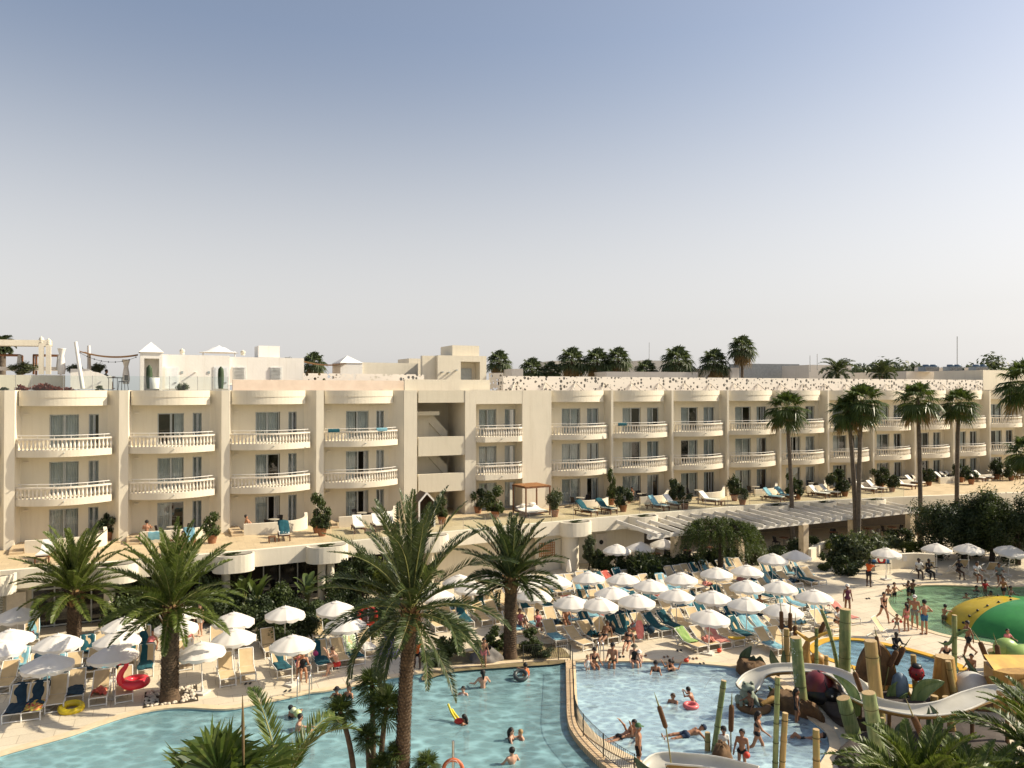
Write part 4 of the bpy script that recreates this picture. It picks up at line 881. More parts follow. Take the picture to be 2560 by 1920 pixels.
def date_palm(px, py_base, py_crown, L, r, seed, label, nf=54, npair=60, lean=0, mats=PHX, base=None, **kw):
    b = base or G(px, py_base, 0); top = PD(px+lean, py_crown, b.y); h = top.z-b.z
    t = T('date_palm', label, 'palm', b, 0, 'date palms by the pools'); dx = top.x-b.x
    palm_trunk(h, r, r*.9, (dx, 0), True, seed).build('trunk', BARK, t)
    bm_ = MB(); rr = random.Random(seed)
    for i in range(70):
        a = i*2.4; z = -.55+.6*(i/70); q = r*(1.0+.25*rr.random()); c, s = math.cos(a), math.sin(a)
        bm_.add([(c*q*.9+s*.07, s*q*.9-c*.07, z), (c*q*.9-s*.07, s*q*.9+c*.07, z), (c*(q+.14)-s*.03, s*(q+.14)+c*.03, z+.32), (c*(q+.14)+s*.03, s*(q+.14)-c*.03, z+.32)], [(0, 1, 2, 3)])
    bm_.ball((0, 0, -.2), (r*1.05, r*1.05, .5), 12, 6); bm_.build('leaf_bases', BOOT, t, loc=(dx, 0, h))
    V, Q, rm = phoenix(seed, nf, L, npair, **dict(dict(lw=.027, ll=.52, bend=48, e1=-6, pw=1.2), **kw)); cr = link('crown', npmesh('crown', V, Q, mats), t, (dx, 0, h)); rm.build('frond_stems', RACH, cr)
    return t
date_palm(185, 1622, 1487, 3.5, .33, 3, 'stout date palm in front of the dark glazing at the far left', 56, 84, 2)
date_palm(424, 1752, 1527, 3.5, .34, 5, 'thick date palm standing in a square of white stones by the pool', 58, 88, 5)
date_palm(1275, 1643, 1455, 3.2, .30, 8, 'dark date palm rising from the planting bed behind the turquoise pool', 56, 84, 3, PHXD)
date_palm(1006, 1990, 1535, 3.9, .22, 12, 'tall foreground date palm whose trunk crosses the turquoise pool', 54, 96, 22, PHXD, lw=.02, ll=.52, bend=55, e1=-34, pw=1.3)
def fan_crown(seed, nf, rad, seg=26, pet=1.0, e0=85, e1=-50, segw=.03, droop=.35, span=215, dead=0):
    r = np.random.RandomState(seed); VV = []; DD = []; pm = MB()
    for i in range(nf):
        t = i/(nf-1); az = i*2.39996+r.uniform(-.3, .3); el = math.radians(e0+(e1-e0)*t**.9+r.uniform(-8, 8)); pl = pet*r.uniform(.8, 1.15)*(.75+.35*t)
        d = np.array([math.cos(az)*math.cos(el), math.sin(az)*math.cos(el), math.sin(el)]); P0 = np.zeros(3); P1 = d*pl; P1[2] -= .12*pl*math.cos(el)
        fd = unit(d+np.array([0, 0, -.35*math.cos(el)])); S = unit(np.cross(fd, [0, 0, 1.001])); U = np.cross(S, fd)
        a = np.radians(np.linspace(-span/2, span/2, seg)+r.uniform(-2, 2, seg)); l = rad*(.72+.28*np.cos(a*.75))*r.uniform(.92, 1.06, seg)
        dirs = np.cos(a)[:, None]*fd+np.sin(a)[:, None]*S; dirs += U*(.12*np.cos(a*1.3))[:, None]
        base = np.repeat(P1[None], seg, 0); mid = base+dirs*(l*.6)[:, None]; tip = base+dirs*l[:, None]; tip[:, 2] -= droop*l*r.uniform(.4, 1.2, seg); mid[:, 2] -= droop*.12*l
        tang = np.gradient(dirs, axis=0); sd = unit(tang); w1 = (l*.6*math.radians(span)/seg*.52)[:, None]
        w1 = np.minimum(w1, segw*1.6); off = U*(w1*.5)*np.where(np.arange(seg) % 2, 1, -1)[:, None]
        A = np.stack([base, mid-sd*w1-off, mid+sd*w1+off], 1); B = np.stack([mid-sd*w1-off, tip, mid+sd*w1+off], 1)
        q = np.concatenate([np.stack([base, mid-sd*w1-off, tip, mid+sd*w1+off], 1)]).reshape(-1, 3); (DD if t > 1-dead else VV).append(q)
        pm.tube([tuple(P0), tuple((P0+P1)/2+np.array([0, 0, .04*pl])), tuple(P1)], [.022, .016, .012], 3, False)
    f = lambda X: (np.concatenate(X), np.arange(sum(len(x) for x in X)).reshape(-1, 4)) if X else None
    return f(VV), f(DD), pm
FPROTO = {}
def fan_palm(name, base, h, r, label, cat, group, proto, lean=(0, 0), scale=1.0, rz=0, bark=BARKG):
    t = T(name, label, cat, base, rz, group)
    m = MB(); n = 12; m.tube([(lean[0]*(i/n)**2, lean[1]*(i/n)**2, h*i/n) for i in range(n+1)], [r*(1.35-.35*min(1, i/2))*(1-.25*i/n)*(1+.04*(i % 2)) for i in range(n+1)], 10); m.build('trunk', bark, t)
    if proto not in FPROTO:
        seed, nf, rad, kw, lm = proto[:5]; g, d, pm = fan_crown(seed, nf, rad, **dict(kw)); FPROTO[proto] = (npmesh('crown', *g, lm), npmesh('dead_fronds', *d, DEAD) if d else None, pm.mesh('frond_stems', RACH))
    a, b, c = FPROTO[proto]; top = (lean[0], lean[1], h); o = link('crown', a, t, top); o.scale = (scale,)*3
    link('frond_stems', c, o)
    if b: q = link('dead_fronds', b, t, top); q.scale = (scale,)*3
    return t
W_A = (21, 40, 1.08, (('pet', 1.1), ('dead', .06), ('droop', .5), ('seg', 26), ('e1', -62), ('segw', .034)), FANL)
W_B = (22, 36, 1.05, (('pet', 1.0), ('dead', .12), ('droop', .55), ('seg', 26), ('e1', -68), ('segw', .034)), FANL)
for x, yb, yc, lean, pr, sc, lab in ((1981, 1368, 1020, -15, W_A, .96, 'tall fan palm nearest the middle in front of the right wing, rising over the pergola'), (2140, 1384, 1026, -20, W_B, .92, 'left palm of the close pair of tall fan palms'),
    (2146, 1388, 1004, 8, W_A, 1.0, 'right, brighter palm of the close pair of tall fan palms'), (2302, 1358, 998, -8, W_B, 1.1, 'tall fan palm with a brown skirt of dead fronds'), (2392, 1352, 1008, 5, W_A, .9, 'slender tall fan palm right of the one with the brown skirt')):
    b = G(x, yb); top = PD(x+lean, yc, b.y); fan_palm('fan_palm', b, top.z, .19, lab, 'palm', 'tall fan palms along the pergola', pr, (top.x-b.x, 0), sc, rnd.random()*0)
b = PD(2585, 1300, 52); b.z = 0; fan_palm('fan_palm', b, 13.4, .2, 'tall fan palm cut off by the right picture edge', 'palm', 'tall fan palms along the pergola', W_A, (-.4, 0), 1.1)
b = PD(2572, 1300, 60); b.z = 0; fan_palm('fan_palm', b, 8.0, .17, 'lower fan palm at the right picture edge below the tall one', 'palm', 'tall fan palms along the pergola', W_B, (0, 0), 1.0)
BW = leafmat('background_palm_leaf', (.05, .07, .03), (.09, .115, .045), (.14, .16, .07), .25, .8)
W_C = (31, 34, 1.15, (('pet', .9), ('dead', .2), ('droop', .6), ('seg', 22), ('e1', -70), ('segw', .05)), BW)
for i, (x, y, s, lab) in enumerate(((1248, 902, 1.0, 'background fan palm right behind the lift tower'), (1330, 922, 1.05, 'leftmost low palm of the dense background palm group'), (1377, 926, .85, 'small dark palm second in the dense background group'), (1430, 900, 1.2, 'round bright palm in the middle of the dense background group'),
    (1493, 902, 1.2, 'dark tall palm in the dense background group'), (1521, 925, .9, 'low palm behind the dark tall one in the background group'), (1545, 897, 1.1, 'rightmost palm of the dense background group'), (1616, 926, 1.0, 'low spreading background palm in front of the vaulted roof'),
    (1694, 901, 1.35, 'large background palm with drooping fronds standing alone'), (1786, 904, 1.2, 'background palm between the large drooping one and the single tall one'), (1856, 868, 1.1, 'single background palm towering over the others, with a bare trunk'), (785, 905, .9, 'background palm showing above the brown sail'))):
    D = 105 if x > 1000 else 75; b = PD(x, 1100, D); top = PD(x, y, D); b.z = 0; fan_palm('background_palm', b, top.z, .26, lab, 'palm', 'fan palms behind the hotel', W_C, (0, 0), s*1.12 if x > 1000 else s*.85)
for x, y, L, lab in ((2094, 935, 2.9, 'large feathery palm in front of the cream box building'), (2208, 938, 2.4, 'feathery palm among dark trees right of the cream box building'), (4, 872, 1.0, 'thatch like palm head above the left roof edge')):
    D = 104 if x > 100 else 56; b = PD(x, 1100, D); b.z = 0; top = PD(x, y, D); t = T('feather_palm', lab, 'palm', b, 0, 'feathery palms behind the hotel'); m = MB(); m.tube([(0, 0, 0), (0, 0, top.z)], .25, 8); m.build('trunk', BARKG, t)
    V, Q, rm = phoenix(x, 34, L, 40, .05, .8 if x > 100 else .4, 80, -10, 95); cr = link('crown', npmesh('crown', V, Q, BW), t, (0, 0, top.z)); rm.build('frond_stems', RACH, cr)
# dwarf fan palm clump at the near pool edge
CH = (41, 24, .56, (('pet', .40), ('droop', .10), ('seg', 22), ('e1', -38), ('segw', .014), ('span', 250)), FANL)
cx0 = G(930, 1975)
for x, y, s, dx, lab in ((967, 1766, .92, .15, 'brightest dwarf fan palm of the pool clump, on the thickest stem'), (930, 1712, .82, -.05, 'tallest and darkest dwarf fan palm at the back of the pool clump'), (850, 1778, .74, -.35, 'leaning dwarf fan palm on the left of the pool clump'), (918, 1842, .62, -.1, 'short dwarf fan palm in the front of the pool clump'), (988, 1880, .5, .1, 'low dwarf fan palm half hidden by the date palm trunk'), (955, 1915, .62, 0, 'lowest dwarf fan palm of the pool clump'), (1066, 1912, .62, .1, 'small dwarf fan palm right of the date palm trunk, cut by the frame')):
    D = cx0.y+(.5 if y < 1740 else 0)-(.4 if y > 1860 else 0); top = PD(x, y, D); b = Vector((cx0.x+(top.x-cx0.x)*.55, D, 0)); fan_palm('dwarf_fan_palm', b, max(.5, top.z), .1, lab, 'palm', 'dwarf fan palms clustered at the pool edge', CH, (top.x-b.x, 0), s, 0, BARK)
# foreground palms below the balcony
V_, Q_, rm_ = phoenix(77, 46, 2.9, 70, .02, .40, 86, -15, 85)
FG = leafmat('foreground_palm_leaf', (.055, .085, .016), (.11, .15, .022), (.20, .22, .05), .3, 1.4, .42)
for x, y, D, s, sd, lab in ((2300, 2050, 15.0, .66, 77, 'foreground date palm cut off by the bottom edge at right'), (2640, 1955, 17.0, .8, 79, 'foreground date palm cut off by the bottom right corner'), (2450, 2060, 16.0, .64, 83, 'low foreground date palm between the two corner palms')):
    top = PD(x, y, D); t = T('date_palm', lab, 'palm', (top.x, top.y, 0), 0, 'date palms by the pools'); palm_trunk(max(.6, top.z), .22, .2, (0, 0), False).build('trunk', BARK, t)
    V, Q, rm = phoenix(sd, 58, 2.9*s, 80, .024, .40*s+.08, 80, -15, 75); cr = link('crown', npmesh('crown', V, Q, FG), t, (0, 0, max(.6, top.z))); rm.build('frond_stems', RACH, cr)
NEAR = (51, 15, .78, (('pet', .62), ('droop', .34), ('seg', 26), ('e1', 5), ('segw', .05), ('span', 190)), leafmat('near_fan_leaf', (.035, .065, .014), (.08, .115, .02), (.16, .18, .04), .35, 2.5, .4))
top = PD(545, 2030, 9.5); t = fan_palm('fan_palm', (top.x, top.y, 0), top.z, .17, 'near fan palm with broad folded leaves at the bottom edge', 'palm', None, NEAR, (0, 0), 1.0, .4)
m = MB(); a = PD(588, 1925, 9.3); b = PD(586, 1748, 9.3); m.tube([a-Vector((t.location)), (a.lerp(b, .6))-t.location, b-t.location], [.014, .02, .004], 6); m.build('spear_leaf', M('spear_green', (.10, .09, .03), .6, (.16, .10, .05), 6), t)
top = PD(705, 2010, 11); t = T('date_palm', 'near date palm with a single arching frond above the bottom edge', 'palm', (top.x, top.y, 0), 0, 'date palms by the pools'); palm_trunk(top.z, .2, .18, (0, 0), False).build('trunk', BARK, t)
V, Q, rm = phoenix(93, 9, 1.7, 64, .016, .36, 72, 25, 105); cr = link('crown', npmesh('crown', V, Q, FG), t, (0, 0, top.z)); rm.build('frond_stems', RACH, cr)
# ---------------------------------------------------------------- leaf clouds: shrubs, hedges, trees
def cloud(seed, rad, n, size, clumps=26, flat=.0, squash=1.0, elong=1.8, shell=.55):
    r = np.random.RandomState(seed); d = unit(r.randn(clumps, 3)); d[:, 2] = np.abs(d[:, 2])*.9-.1 if flat else d[:, 2]
    c = d*(shell+(1-shell)*r.rand(clumps, 1))*np.array(rad)*(.72+.3*r.rand(clumps, 1)); cs = (.22+.2*r.rand(clumps))*min(rad)*squash
    k = r.randint(0, clumps, n); off = unit(r.randn(n, 3))*(r.rand(n, 1)**.5)*cs[k][:, None]*1.35; p = c[k]+off
    nrm = unit(off*.8+unit(p)*.35+r.randn(n, 3)*.5); t = unit(np.cross(nrm, r.randn(n, 3))); b = np.cross(nrm, t); s = size*r.uniform(.6, 1.35, (n, 1))
    V = rhomb(p-t*s*elong*.5, p+t*s*elong*.5, b, s*.5, .45); return V, np.arange(len(V)).reshape(-1, 4), c
SHP = {}
def shrub_mesh(kind):
    if kind in SHP: return SHP[kind]
    sd, rad, n, size, m, kw = {'dark': (1, (.5, .5, .5), 2200, .06, LEAFD, dict(clumps=13, shell=.75)), 'mid': (2, (.5, .5, .5), 2200, .06, LEAFM, dict(clumps=12, shell=.75)), 'yel': (3, (.5, .5, .42), 1800, .05, LEAFY, {}), 'grey': (4, (.5, .5, .5), 2400, .045, LEAFG, dict(elong=3.2)), 'red': (5, (.5, .5, .4), 900, .085, LEAFR, {}), 'hedge': (6, (.5, .5, .5), 3600, .05, LEAFD, dict(clumps=40)), 'hedge2': (7, (.5, .5, .5), 3400, .055, LEAFM, dict(clumps=36)), 'spiky': (8, (.5, .5, .5), 900, .05, LEAFD, dict(elong=7))}[kind]
    V, Q, c = cloud(sd, rad, n, size, **kw); st = MB(); rr = random.Random(sd)
    for i in range(0, len(c), 4): q = c[i]; st.tube([(rr.uniform(-.05, .05), rr.uniform(-.05, .05), -.48), tuple(q*.5+np.array([0, 0, -.1])), tuple(q)], [.018, .013, .006], 4, False)
    SHP[kind] = (npmesh('foliage', V, Q, m), st.mesh('stems', TRK)); return SHP[kind]
def shrub(kind, loc, w, h, label, group=None, name='shrub', d=None, rz=None):
    f, s = shrub_mesh(kind); t = T(name, label, 'shrub', loc, rnd.random()*6 if rz is None else rz, group); o = link('foliage', f, t, (0, 0, h*.5)); o.scale = (w, d or w, h); q = link('stems', s, t, (0, 0, h*.5)); q.scale = (w, d or w, h); return t
POT = {}
def potted(loc, ph, kind, w, h, label, grp='potted shrubs on the hotel terrace', pr=.3):
    t = T('potted_shrub', label, 'potted plant', loc, 0, grp)
    if ph not in POT: m = MB(); m.lathe([(pr*.7, 0), (pr*.95, ph*.55), (pr, ph*.85), (pr*1.08, ph*.88), (pr*1.08, ph), (pr*.95, ph), (pr*.92, ph*.9), (.02, ph*.88)], 18); POT[ph] = m.mesh('pot', TERRA)
    link('pot', POT[ph], t); f, s = shrub_mesh(kind); o = link('foliage', f, t, (0, 0, ph+h*.45), rnd.random()*6); w *= 1.05; o.scale = (w*rnd.uniform(.9, 1.2), w*rnd.uniform(.8, 1.1), h*1.1); q = link('stems', s, t, (0, 0, ph+h*.45)); q.scale = o.scale; return t
for x, y, kd, w, h, lab in ((1387, 1292, 'grey', 1.1, 1.5, 'loose potted shrub just right of the wooden canopy bed'), (1558, 1279, 'dark', 1.3, 1.5, 'round dark potted shrub between the teal pair and the light blue loungers'), (1528, 1262, 'mid', .8, 2.2, 'taller thin shrub behind the round dark potted one'), (1686, 1262, 'dark', 1.3, 1.7, 'bushy dark potted shrub left of the beige padded lounger'), (1712, 1274, 'dark', 1.0, .9, 'low dark potted shrub beside the bushy one'),
    (1836, 1252, 'spiky', 1.2, 1.5, 'spiky potted palm shrub right of the beige padded lounger'), (1856, 1262, 'dark', 1.1, .9, 'low dark bush in a pot below the spiky one'), (1975, 1246, 'mid', 1.2, 1.5, 'potted shrub left of the first tall fan palm trunk'), (1994, 1249, 'dark', 1.1, 1.2, 'dark potted shrub right of the first tall fan palm trunk'), (2092, 1238, 'dark', 1.7, 1.9, 'largest dark potted shrub on the right terrace'), (2112, 1241, 'dark', 1.1, 1.0, 'small potted shrub in front of the largest dark one'),
    (2202, 1221, 'dark', 1.5, 1.6, 'wide dark potted shrub right of the twin palm trunks'), (2230, 1229, 'dark', 1.2, 1.1, 'low potted shrub beside the wide dark one'), (2322, 1214, 'dark', 1.2, 1.2, 'potted shrub behind the skirted palm trunk'), (2402, 1206, 'dark', 1.3, 1.5, 'potted shrub left of the slender palm trunk'), (2428, 1211, 'dark', 1.2, .9, 'low potted shrub right of the slender palm trunk'), (2492, 1198, 'spiky', 1.3, 1.5, 'spiky potted plant near the right end of the terrace'), (2528, 1201, 'dark', 1.6, 1.6, 'dark potted shrub nearest the right end of the terrace'),
    (1195, 1283, 'dark', 1.0, 1.4, 'dark potted shrub beside the stair opening'), (1238, 1296, 'mid', 1.5, 1.7, 'spreading green potted shrub in front of the recessed balconies'), (793, 1332, 'mid', 1.25, 1.9, 'tall leafy green shrub at the end of the patio wall with a teal lounger'), (805, 1340, 'dark', .95, .9, 'small round bush in a pot in front of the tall leafy one'), (530, 1358, 'mid', 1.0, 1.25, 'round green shrub at the end of the patio wall with the blue towel'), (270, 1350, 'dark', 1.2, 1.2, 'green shrub behind the far left date palm crown'), (1105, 1310, 'mid', 1.0, 1.2, 'shrub beside the house shaped cabana')):
    potted(G(x, y, ZT), .55, kd, w, h, lab)
for x, y, p, kd, w, h, lab in ((456, 958, -1.2, 'grey', .75, .7, 'grey green bush in front of the left pavilion door'), (250, 962, -1.0, 'mid', .7, .45, 'small agave like bush on the roof right of the leaning pole'), (55, 960, -.9, 'red', .8, .55, 'left clump of red leaved roof plants'), (100, 958, -.9, 'red', 1.0, .65, 'tallest clump of red leaved roof plants'), (125, 958, -.9, 'red', .9, .6, 'middle clump of red leaved roof plants'), (148, 962, -.9, 'red', .6, .45, 'right clump of bright red roof plants'), (172, 962, -.9, 'red', .7, .4, 'thin clump of dark red roof plants by the leaning pole'), (10, 962, -.9, 'dark', .6, .4, 'low dark plant at the left roof edge'),
    (185, 915, -5, 'grey', .9, .7, 'grass tuft behind the wavy white wall'), (245, 912, -6, 'grey', .9, .8, 'dry grass tuft under the brown sail'), (60, 908, -9, 'grey', 1.5, .9, 'pale bush on the roof left of the twin columns')):
    q = Vector(WL.P(WL.u(x, p), p, 12.62)); shrub(kd, q if y > 930 else PD(x, 936, q.y), w, h, lab, 'rooftop plants')
for (q, r), nme in zip(PLANTERS, ('left picture edge', 'far left date palm', 'stone ring palm', 'pair of round columns', 'tall foreground palm', 'smooth round pier', 'start of the pergola', 'first fan palm', 'middle of the pergola', 'twin fan palms')):
    f, s = shrub_mesh('mid'); t = T('planter_greenery', 'low green plants in the round edge planter near the '+nme, 'plants', (q.x+.17, q.y-.4, 3.32), AL, 'plants in the edge planters'); o = link('foliage', f, t, (0, 0, .05)); o.scale = (r*1.5, .8, .3)
HG = 'hedge bushes in front of the restaurant'
hd = [(300, 1582, 1.5, 1.9), (335, 1585, 1.6, 1.7), (375, 1590, 1.4, 1.9), (350, 1552, 1.5, 2.2), (400, 1560, 1.5, 2.1), (495, 1560, 1.5, 1.7), (520, 1540, 1.4, 2.2), (545, 1562, 1.5, 1.6), (580, 1545, 1.5, 1.7), (620, 1575, 1.6, 1.3), (650, 1560, 1.6, 1.7), (690, 1585, 1.7, 1.5), (705, 1545, 1.7, 1.9), (740, 1565, 1.6, 1.6), (765, 1598, 1.5, 1.4), (790, 1575, 1.5, 1.5), (830, 1560, 1.6, 1.5), (860, 1545, 1.6, 1.7), (850, 1505, 1.7, 1.7), (900, 1500, 1.6, 1.7), (905, 1570, 1.4, 1.8), (930, 1600, 1.5, 1.9), (955, 1580, 1.5, 2.1), (990, 1500, 1.6, 1.8), (670, 1612, 1.4, 1.2), (730, 1622, 1.2, 1.0)]
for i, (x, y, w, h) in enumerate(hd): shrub('hedge' if i % 3 else 'hedge2', G(x, y), w, h, 'dense bush in the dark hedge between parasols and restaurant', HG)
for i, (x, y, w, h, kd) in enumerate(((1505, 1432, 1.2, 1.5, 'dark'), (1530, 1440, 1.3, 1.6, 'mid'), (1558, 1436, 1.4, 1.7, 'dark'), (1490, 1418, 1.2, 1.4, 'dark'), (1585, 1440, 1.2, 1.4, 'grey'), (1600, 1455, 1.6, 1.9, 'spiky'), (1625, 1452, 1.7, 1.8, 'spiky'), (1655, 1440, 1.5, 1.5, 'hedge'), (1690, 1432, 1.7, 1.6, 'hedge'), (1735, 1435, 1.7, 1.5, 'hedge'), (1780, 1425, 1.8, 1.7, 'hedge'), (1830, 1418, 1.8, 1.6, 'hedge'), (1880, 1412, 1.8, 1.7, 'grey'), (1640, 1470, 1.3, 1.0, 'dark'), (1700, 1468, 1.2, .8, 'hedge'))):
    shrub(kd, G(x, y), w, h, 'bush in the planted bed between the parasols and the pergola', 'bushes in front of the pergola')
for x, y, w, h, kd, lab in ((2100, 1412, 2.2, 2.4, 'dark', 'big dark mound of shrubs around the leaning palm trunk'), (2140, 1420, 2.4, 2.6, 'grey', 'tallest grey green rosemary mound behind the single parasol'), (2175, 1405, 2.2, 2.2, 'grey', 'grey green rosemary bush right of the leaning palm trunk'), (2120, 1440, 1.8, 1.4, 'dark', 'dark front shrub by the person in an orange vest'), (2085, 1385, 1.6, 1.3, 'yel', 'yellow green bush on the low wall left of the rosemary'), (2215, 1392, 2.0, 1.8, 'grey', 'pale grass like shrub behind the cream planter wall'), (2262, 1388, 1.9, 1.3, 'yel', 'bright yellow green bush behind the cream planter wall'), (2290, 1385, 1.6, 1.2, 'yel', 'yellow green bush left of the parasol with dappled shade'), (2250, 1365, 2.0, 1.6, 'dark', 'dark bush below the rope railing'), (2060, 1425, 1.0, 1.1, 'mid', 'small shrub right of the pair of blue loungers'),
    (2120, 1432, .9, .6, 'yel', 'low bright plant at the foot of the dark mound'), (1990, 1392, 1.7, 1.4, 'hedge', 'dark bush behind the right parasol pair'), (1945, 1402, 1.7, 1.3, 'hedge', 'dark bush behind the left parasol of the right pair'), (2030, 1385, 1.6, 1.3, 'mid', 'bush in front of the stone pergola column'), (2540, 1400, 1.8, 2.2, 'yel', 'yellow green bush behind the shaded parasol at the right edge')):
    shrub(kd, G(x, y), w, h, lab)
for x, y, w, h, lab in ((1108, 1645, 1.1, .9, 'bushy plant left in the bed behind the turquoise pool'), (1130, 1628, 1.4, 1.7, 'tallest loose shrub in the bed behind the turquoise pool'), (1095, 1662, .9, .6, 'low dark plant beside the black backpack'), (1220, 1638, 1.2, .9, 'dark shrub left of the date palm in the bed'), (1242, 1622, 1.1, 1.0, 'leafy shrub behind the grey boulder'), (1330, 1625, 1.3, .95, 'round shrub right of the date palm behind the railing'), (1355, 1645, 1.0, .6, 'low shrub behind the short wavy railing')): shrub('dark' if x % 2 else 'mid', G(x, y), w, h, lab)
def tree(name, base, h, crown, label, leaf, n=9000, size=.09, seed=1, group=None, clumps=46, trunk=.16, cz=.62, elong=2.0, droop=False):
    t = T(name, label, 'tree', base, 0, group); V, Q, c = cloud(seed, crown, n, size, clumps, elong=elong, squash=.95); zc = h-crown[2]*.95
    V = V+np.array([0, 0, zc]); f = link('crown', npmesh('crown', V, Q, leaf), t); m = MB(); rr = random.Random(seed)
    m.tube([(0, 0, 0), (.05, .02, zc*.4), (0, 0, zc*.75)], [trunk*1.2, trunk, trunk*.75], 9)
    for i in range(0, clumps, 3): q = c[i]; m.tube([(0, 0, zc*(.35+.35*rr.random())), tuple(q*.45+np.array([0, 0, zc-.2])), tuple(q*.95+np.array([0, 0, zc]))], [trunk*.5, trunk*.28, .02], 5, False)
    m.build('trunk', TRK, t); return t
TG = 'dark trees at the right'
for x, yb, yt, w, sd, lf_, lab in ((2350, 1395, 1225, 3.6, 3, LEAFD, 'large dark tree with see-through branches by the pergola end'), (2410, 1400, 1240, 2.8, 4, LEAFD, 'dark round tree beside the slender palm trunk'), (2480, 1405, 1222, 3.2, 5, LEAFM, 'brighter bushy tree above the shaded parasols'), (2545, 1412, 1232, 3.2, 6, LEAFD, 'dark tree filling the right picture edge'), (2440, 1390, 1290, 2.6, 7, LEAFD, 'low dark tree behind the deck chair sitters'), (2510, 1395, 1300, 2.8, 8, LEAFD, 'low dark tree behind the shaded parasol at the right')):
    b = G(x, yb); h = PD(x, yt, b.y).z; tree('dark_tree', b, h, (w*.62, w*.62, min(h*.48, 2.6)), lab, lf_, 15000, .08, sd, TG, 34)
for x, yb, h, w, sd, lab in ((2680, 1425, 7.5, 6, 61, 'tall dark tree just beyond the right edge, shading the seated people'), (2790, 1470, 8.0, 6, 62, 'second tall dark tree beyond the right edge, shading the splash pool')): tree('dark_tree', G(x, yb), h, (w*.5, w*.5, 2.6), lab, LEAFD, 9000, .1, sd, TG, 60)
# weeping tree over the pergola, small trees by the restaurant
b = G(1800, 1440); h = PD(1800, 1282, b.y).z
def weeping(b, h, w, label):
    t = T('weeping_tree', label, 'tree', b); r = np.random.RandomState(5); VV = []; m = MB(); m.tube([(0, 0, 0), (.1, 0, h*.5), (0, 0, h*.85)], [.22, .18, .12], 9)
    for i in range(190):
        a = r.rand()*6.28; q = w*(.15+.85*r.rand()**.7); p0 = np.array([math.cos(a)*q*.55, math.sin(a)*q*.5, h*(.72+.28*(1-q/w*.7)*r.rand()**.4)]); L = .9+1.3*r.rand(); k = 26; s = np.linspace(0, 1, k)[:, None]
        d = np.array([math.cos(a)*.6, math.sin(a)*.6, 0]); P = p0+d*s*L*.75+np.array([0, 0, -1.])*(s**1.9)*L*.9
        if i % 3 == 0: m.tube([(0, 0, h*.6), tuple((p0+np.array([0, 0, h*.7]))/2), tuple(p0)], [.06, .04, .02], 5, False)
        for _ in range(4):
            dd = unit(r.randn(k, 3)*.7+np.array([0, 0, -.7])+d*.8); sd = unit(np.cross(dd, r.randn(k, 3))); VV.append(rhomb(P, P+dd*(.16+.12*r.rand(k, 1)), sd, .018, .5))
    V = np.concatenate(VV); link('crown', npmesh('crown', V, np.arange(len(V)).reshape(-1, 4), leafmat('weeping_leaf', (.035, .055, .014), (.06, .09, .02), (.14, .16, .03), .3)), t); m.build('trunk', TRK, t)
weeping(b, h, 4.2, 'drooping dark green tree hanging over the pergola')
for x, yb, yt, w, lf_, sd, lab in ((905, 1530, 1378, 2.0, LEAFM, 21, 'leafy green tree in front of the restaurant left of the tall palm'), (955, 1528, 1382, 1.9, LEAFY, 22, 'yellow green tree behind the tall palm fronds'), (870, 1530, 1400, 1.5, LEAFM, 23, 'small leafy tree right of the pair of round columns'), (1000, 1540, 1400, 1.8, LEAFD, 24, 'dark tree behind the tall palm crown'), (1472, 1428, 1338, 1.0, LEAFG, 25, 'slim grey green tree in a box in front of the round window door')):
    b = G(x, yb); h = PD(x, yt, b.y).z; tree('small_tree', b, h, (w*.5, w*.5, min(h*.42, 1.5)), lab, lf_, 4200, .075, sd, None, 26, .06)
# bird of paradise / banana plants
def banana(base, h, n, seed, label):
    t = T('banana_plant', label, 'plant', base, 0, 'banana leaved plants by the restaurant'); r = random.Random(seed); m = MB(); st = MB()
    for i in range(n):
        a = i*2.4+r.random()*.5; out = .25+.5*r.random(); L = h*(.45+.15*r.random()); z0 = h*(.35+.25*r.random()); d = Vector((math.cos(a), math.sin(a), 0)); p0 = d*.12+Vector((0, 0, z0)); st.tube([Vector((0, 0, 0))+d*.05, p0], [.035, .02], 5, False); s = Vector((-d.y, d.x, 0)); wv = .17+.06*r.random()
        def fn(u, v): c = p0+d*(out*u*L*1.1)+Vector((0, 0, (u-.55*u*u*out*1.6)*L)); q = wv*math.sin(math.pi*min(1, .06+u*.97))**.6; k = (v-.5)*2; return c+s*k*q+Vector((0, 0, abs(k)*q*.25))
        m.grid(fn, 8, 4)
    m.build('leaves', LEAFB, t); st.build('stems', RACH, t)
for x, y, h, lab in ((643, 1545, 2.7, 'tall banana leaved plant in front of the glazing left of the closed parasol'), (768, 1535, 2.6, 'banana leaved plant left of the pair of round columns'), (610, 1530, 2.3, 'lower banana leaved plant behind the middle parasols'), (1068, 1480, 2.2, 'banana leaved plant behind the tall palm fronds')): banana(G(x, y), h, 9, x, lab)
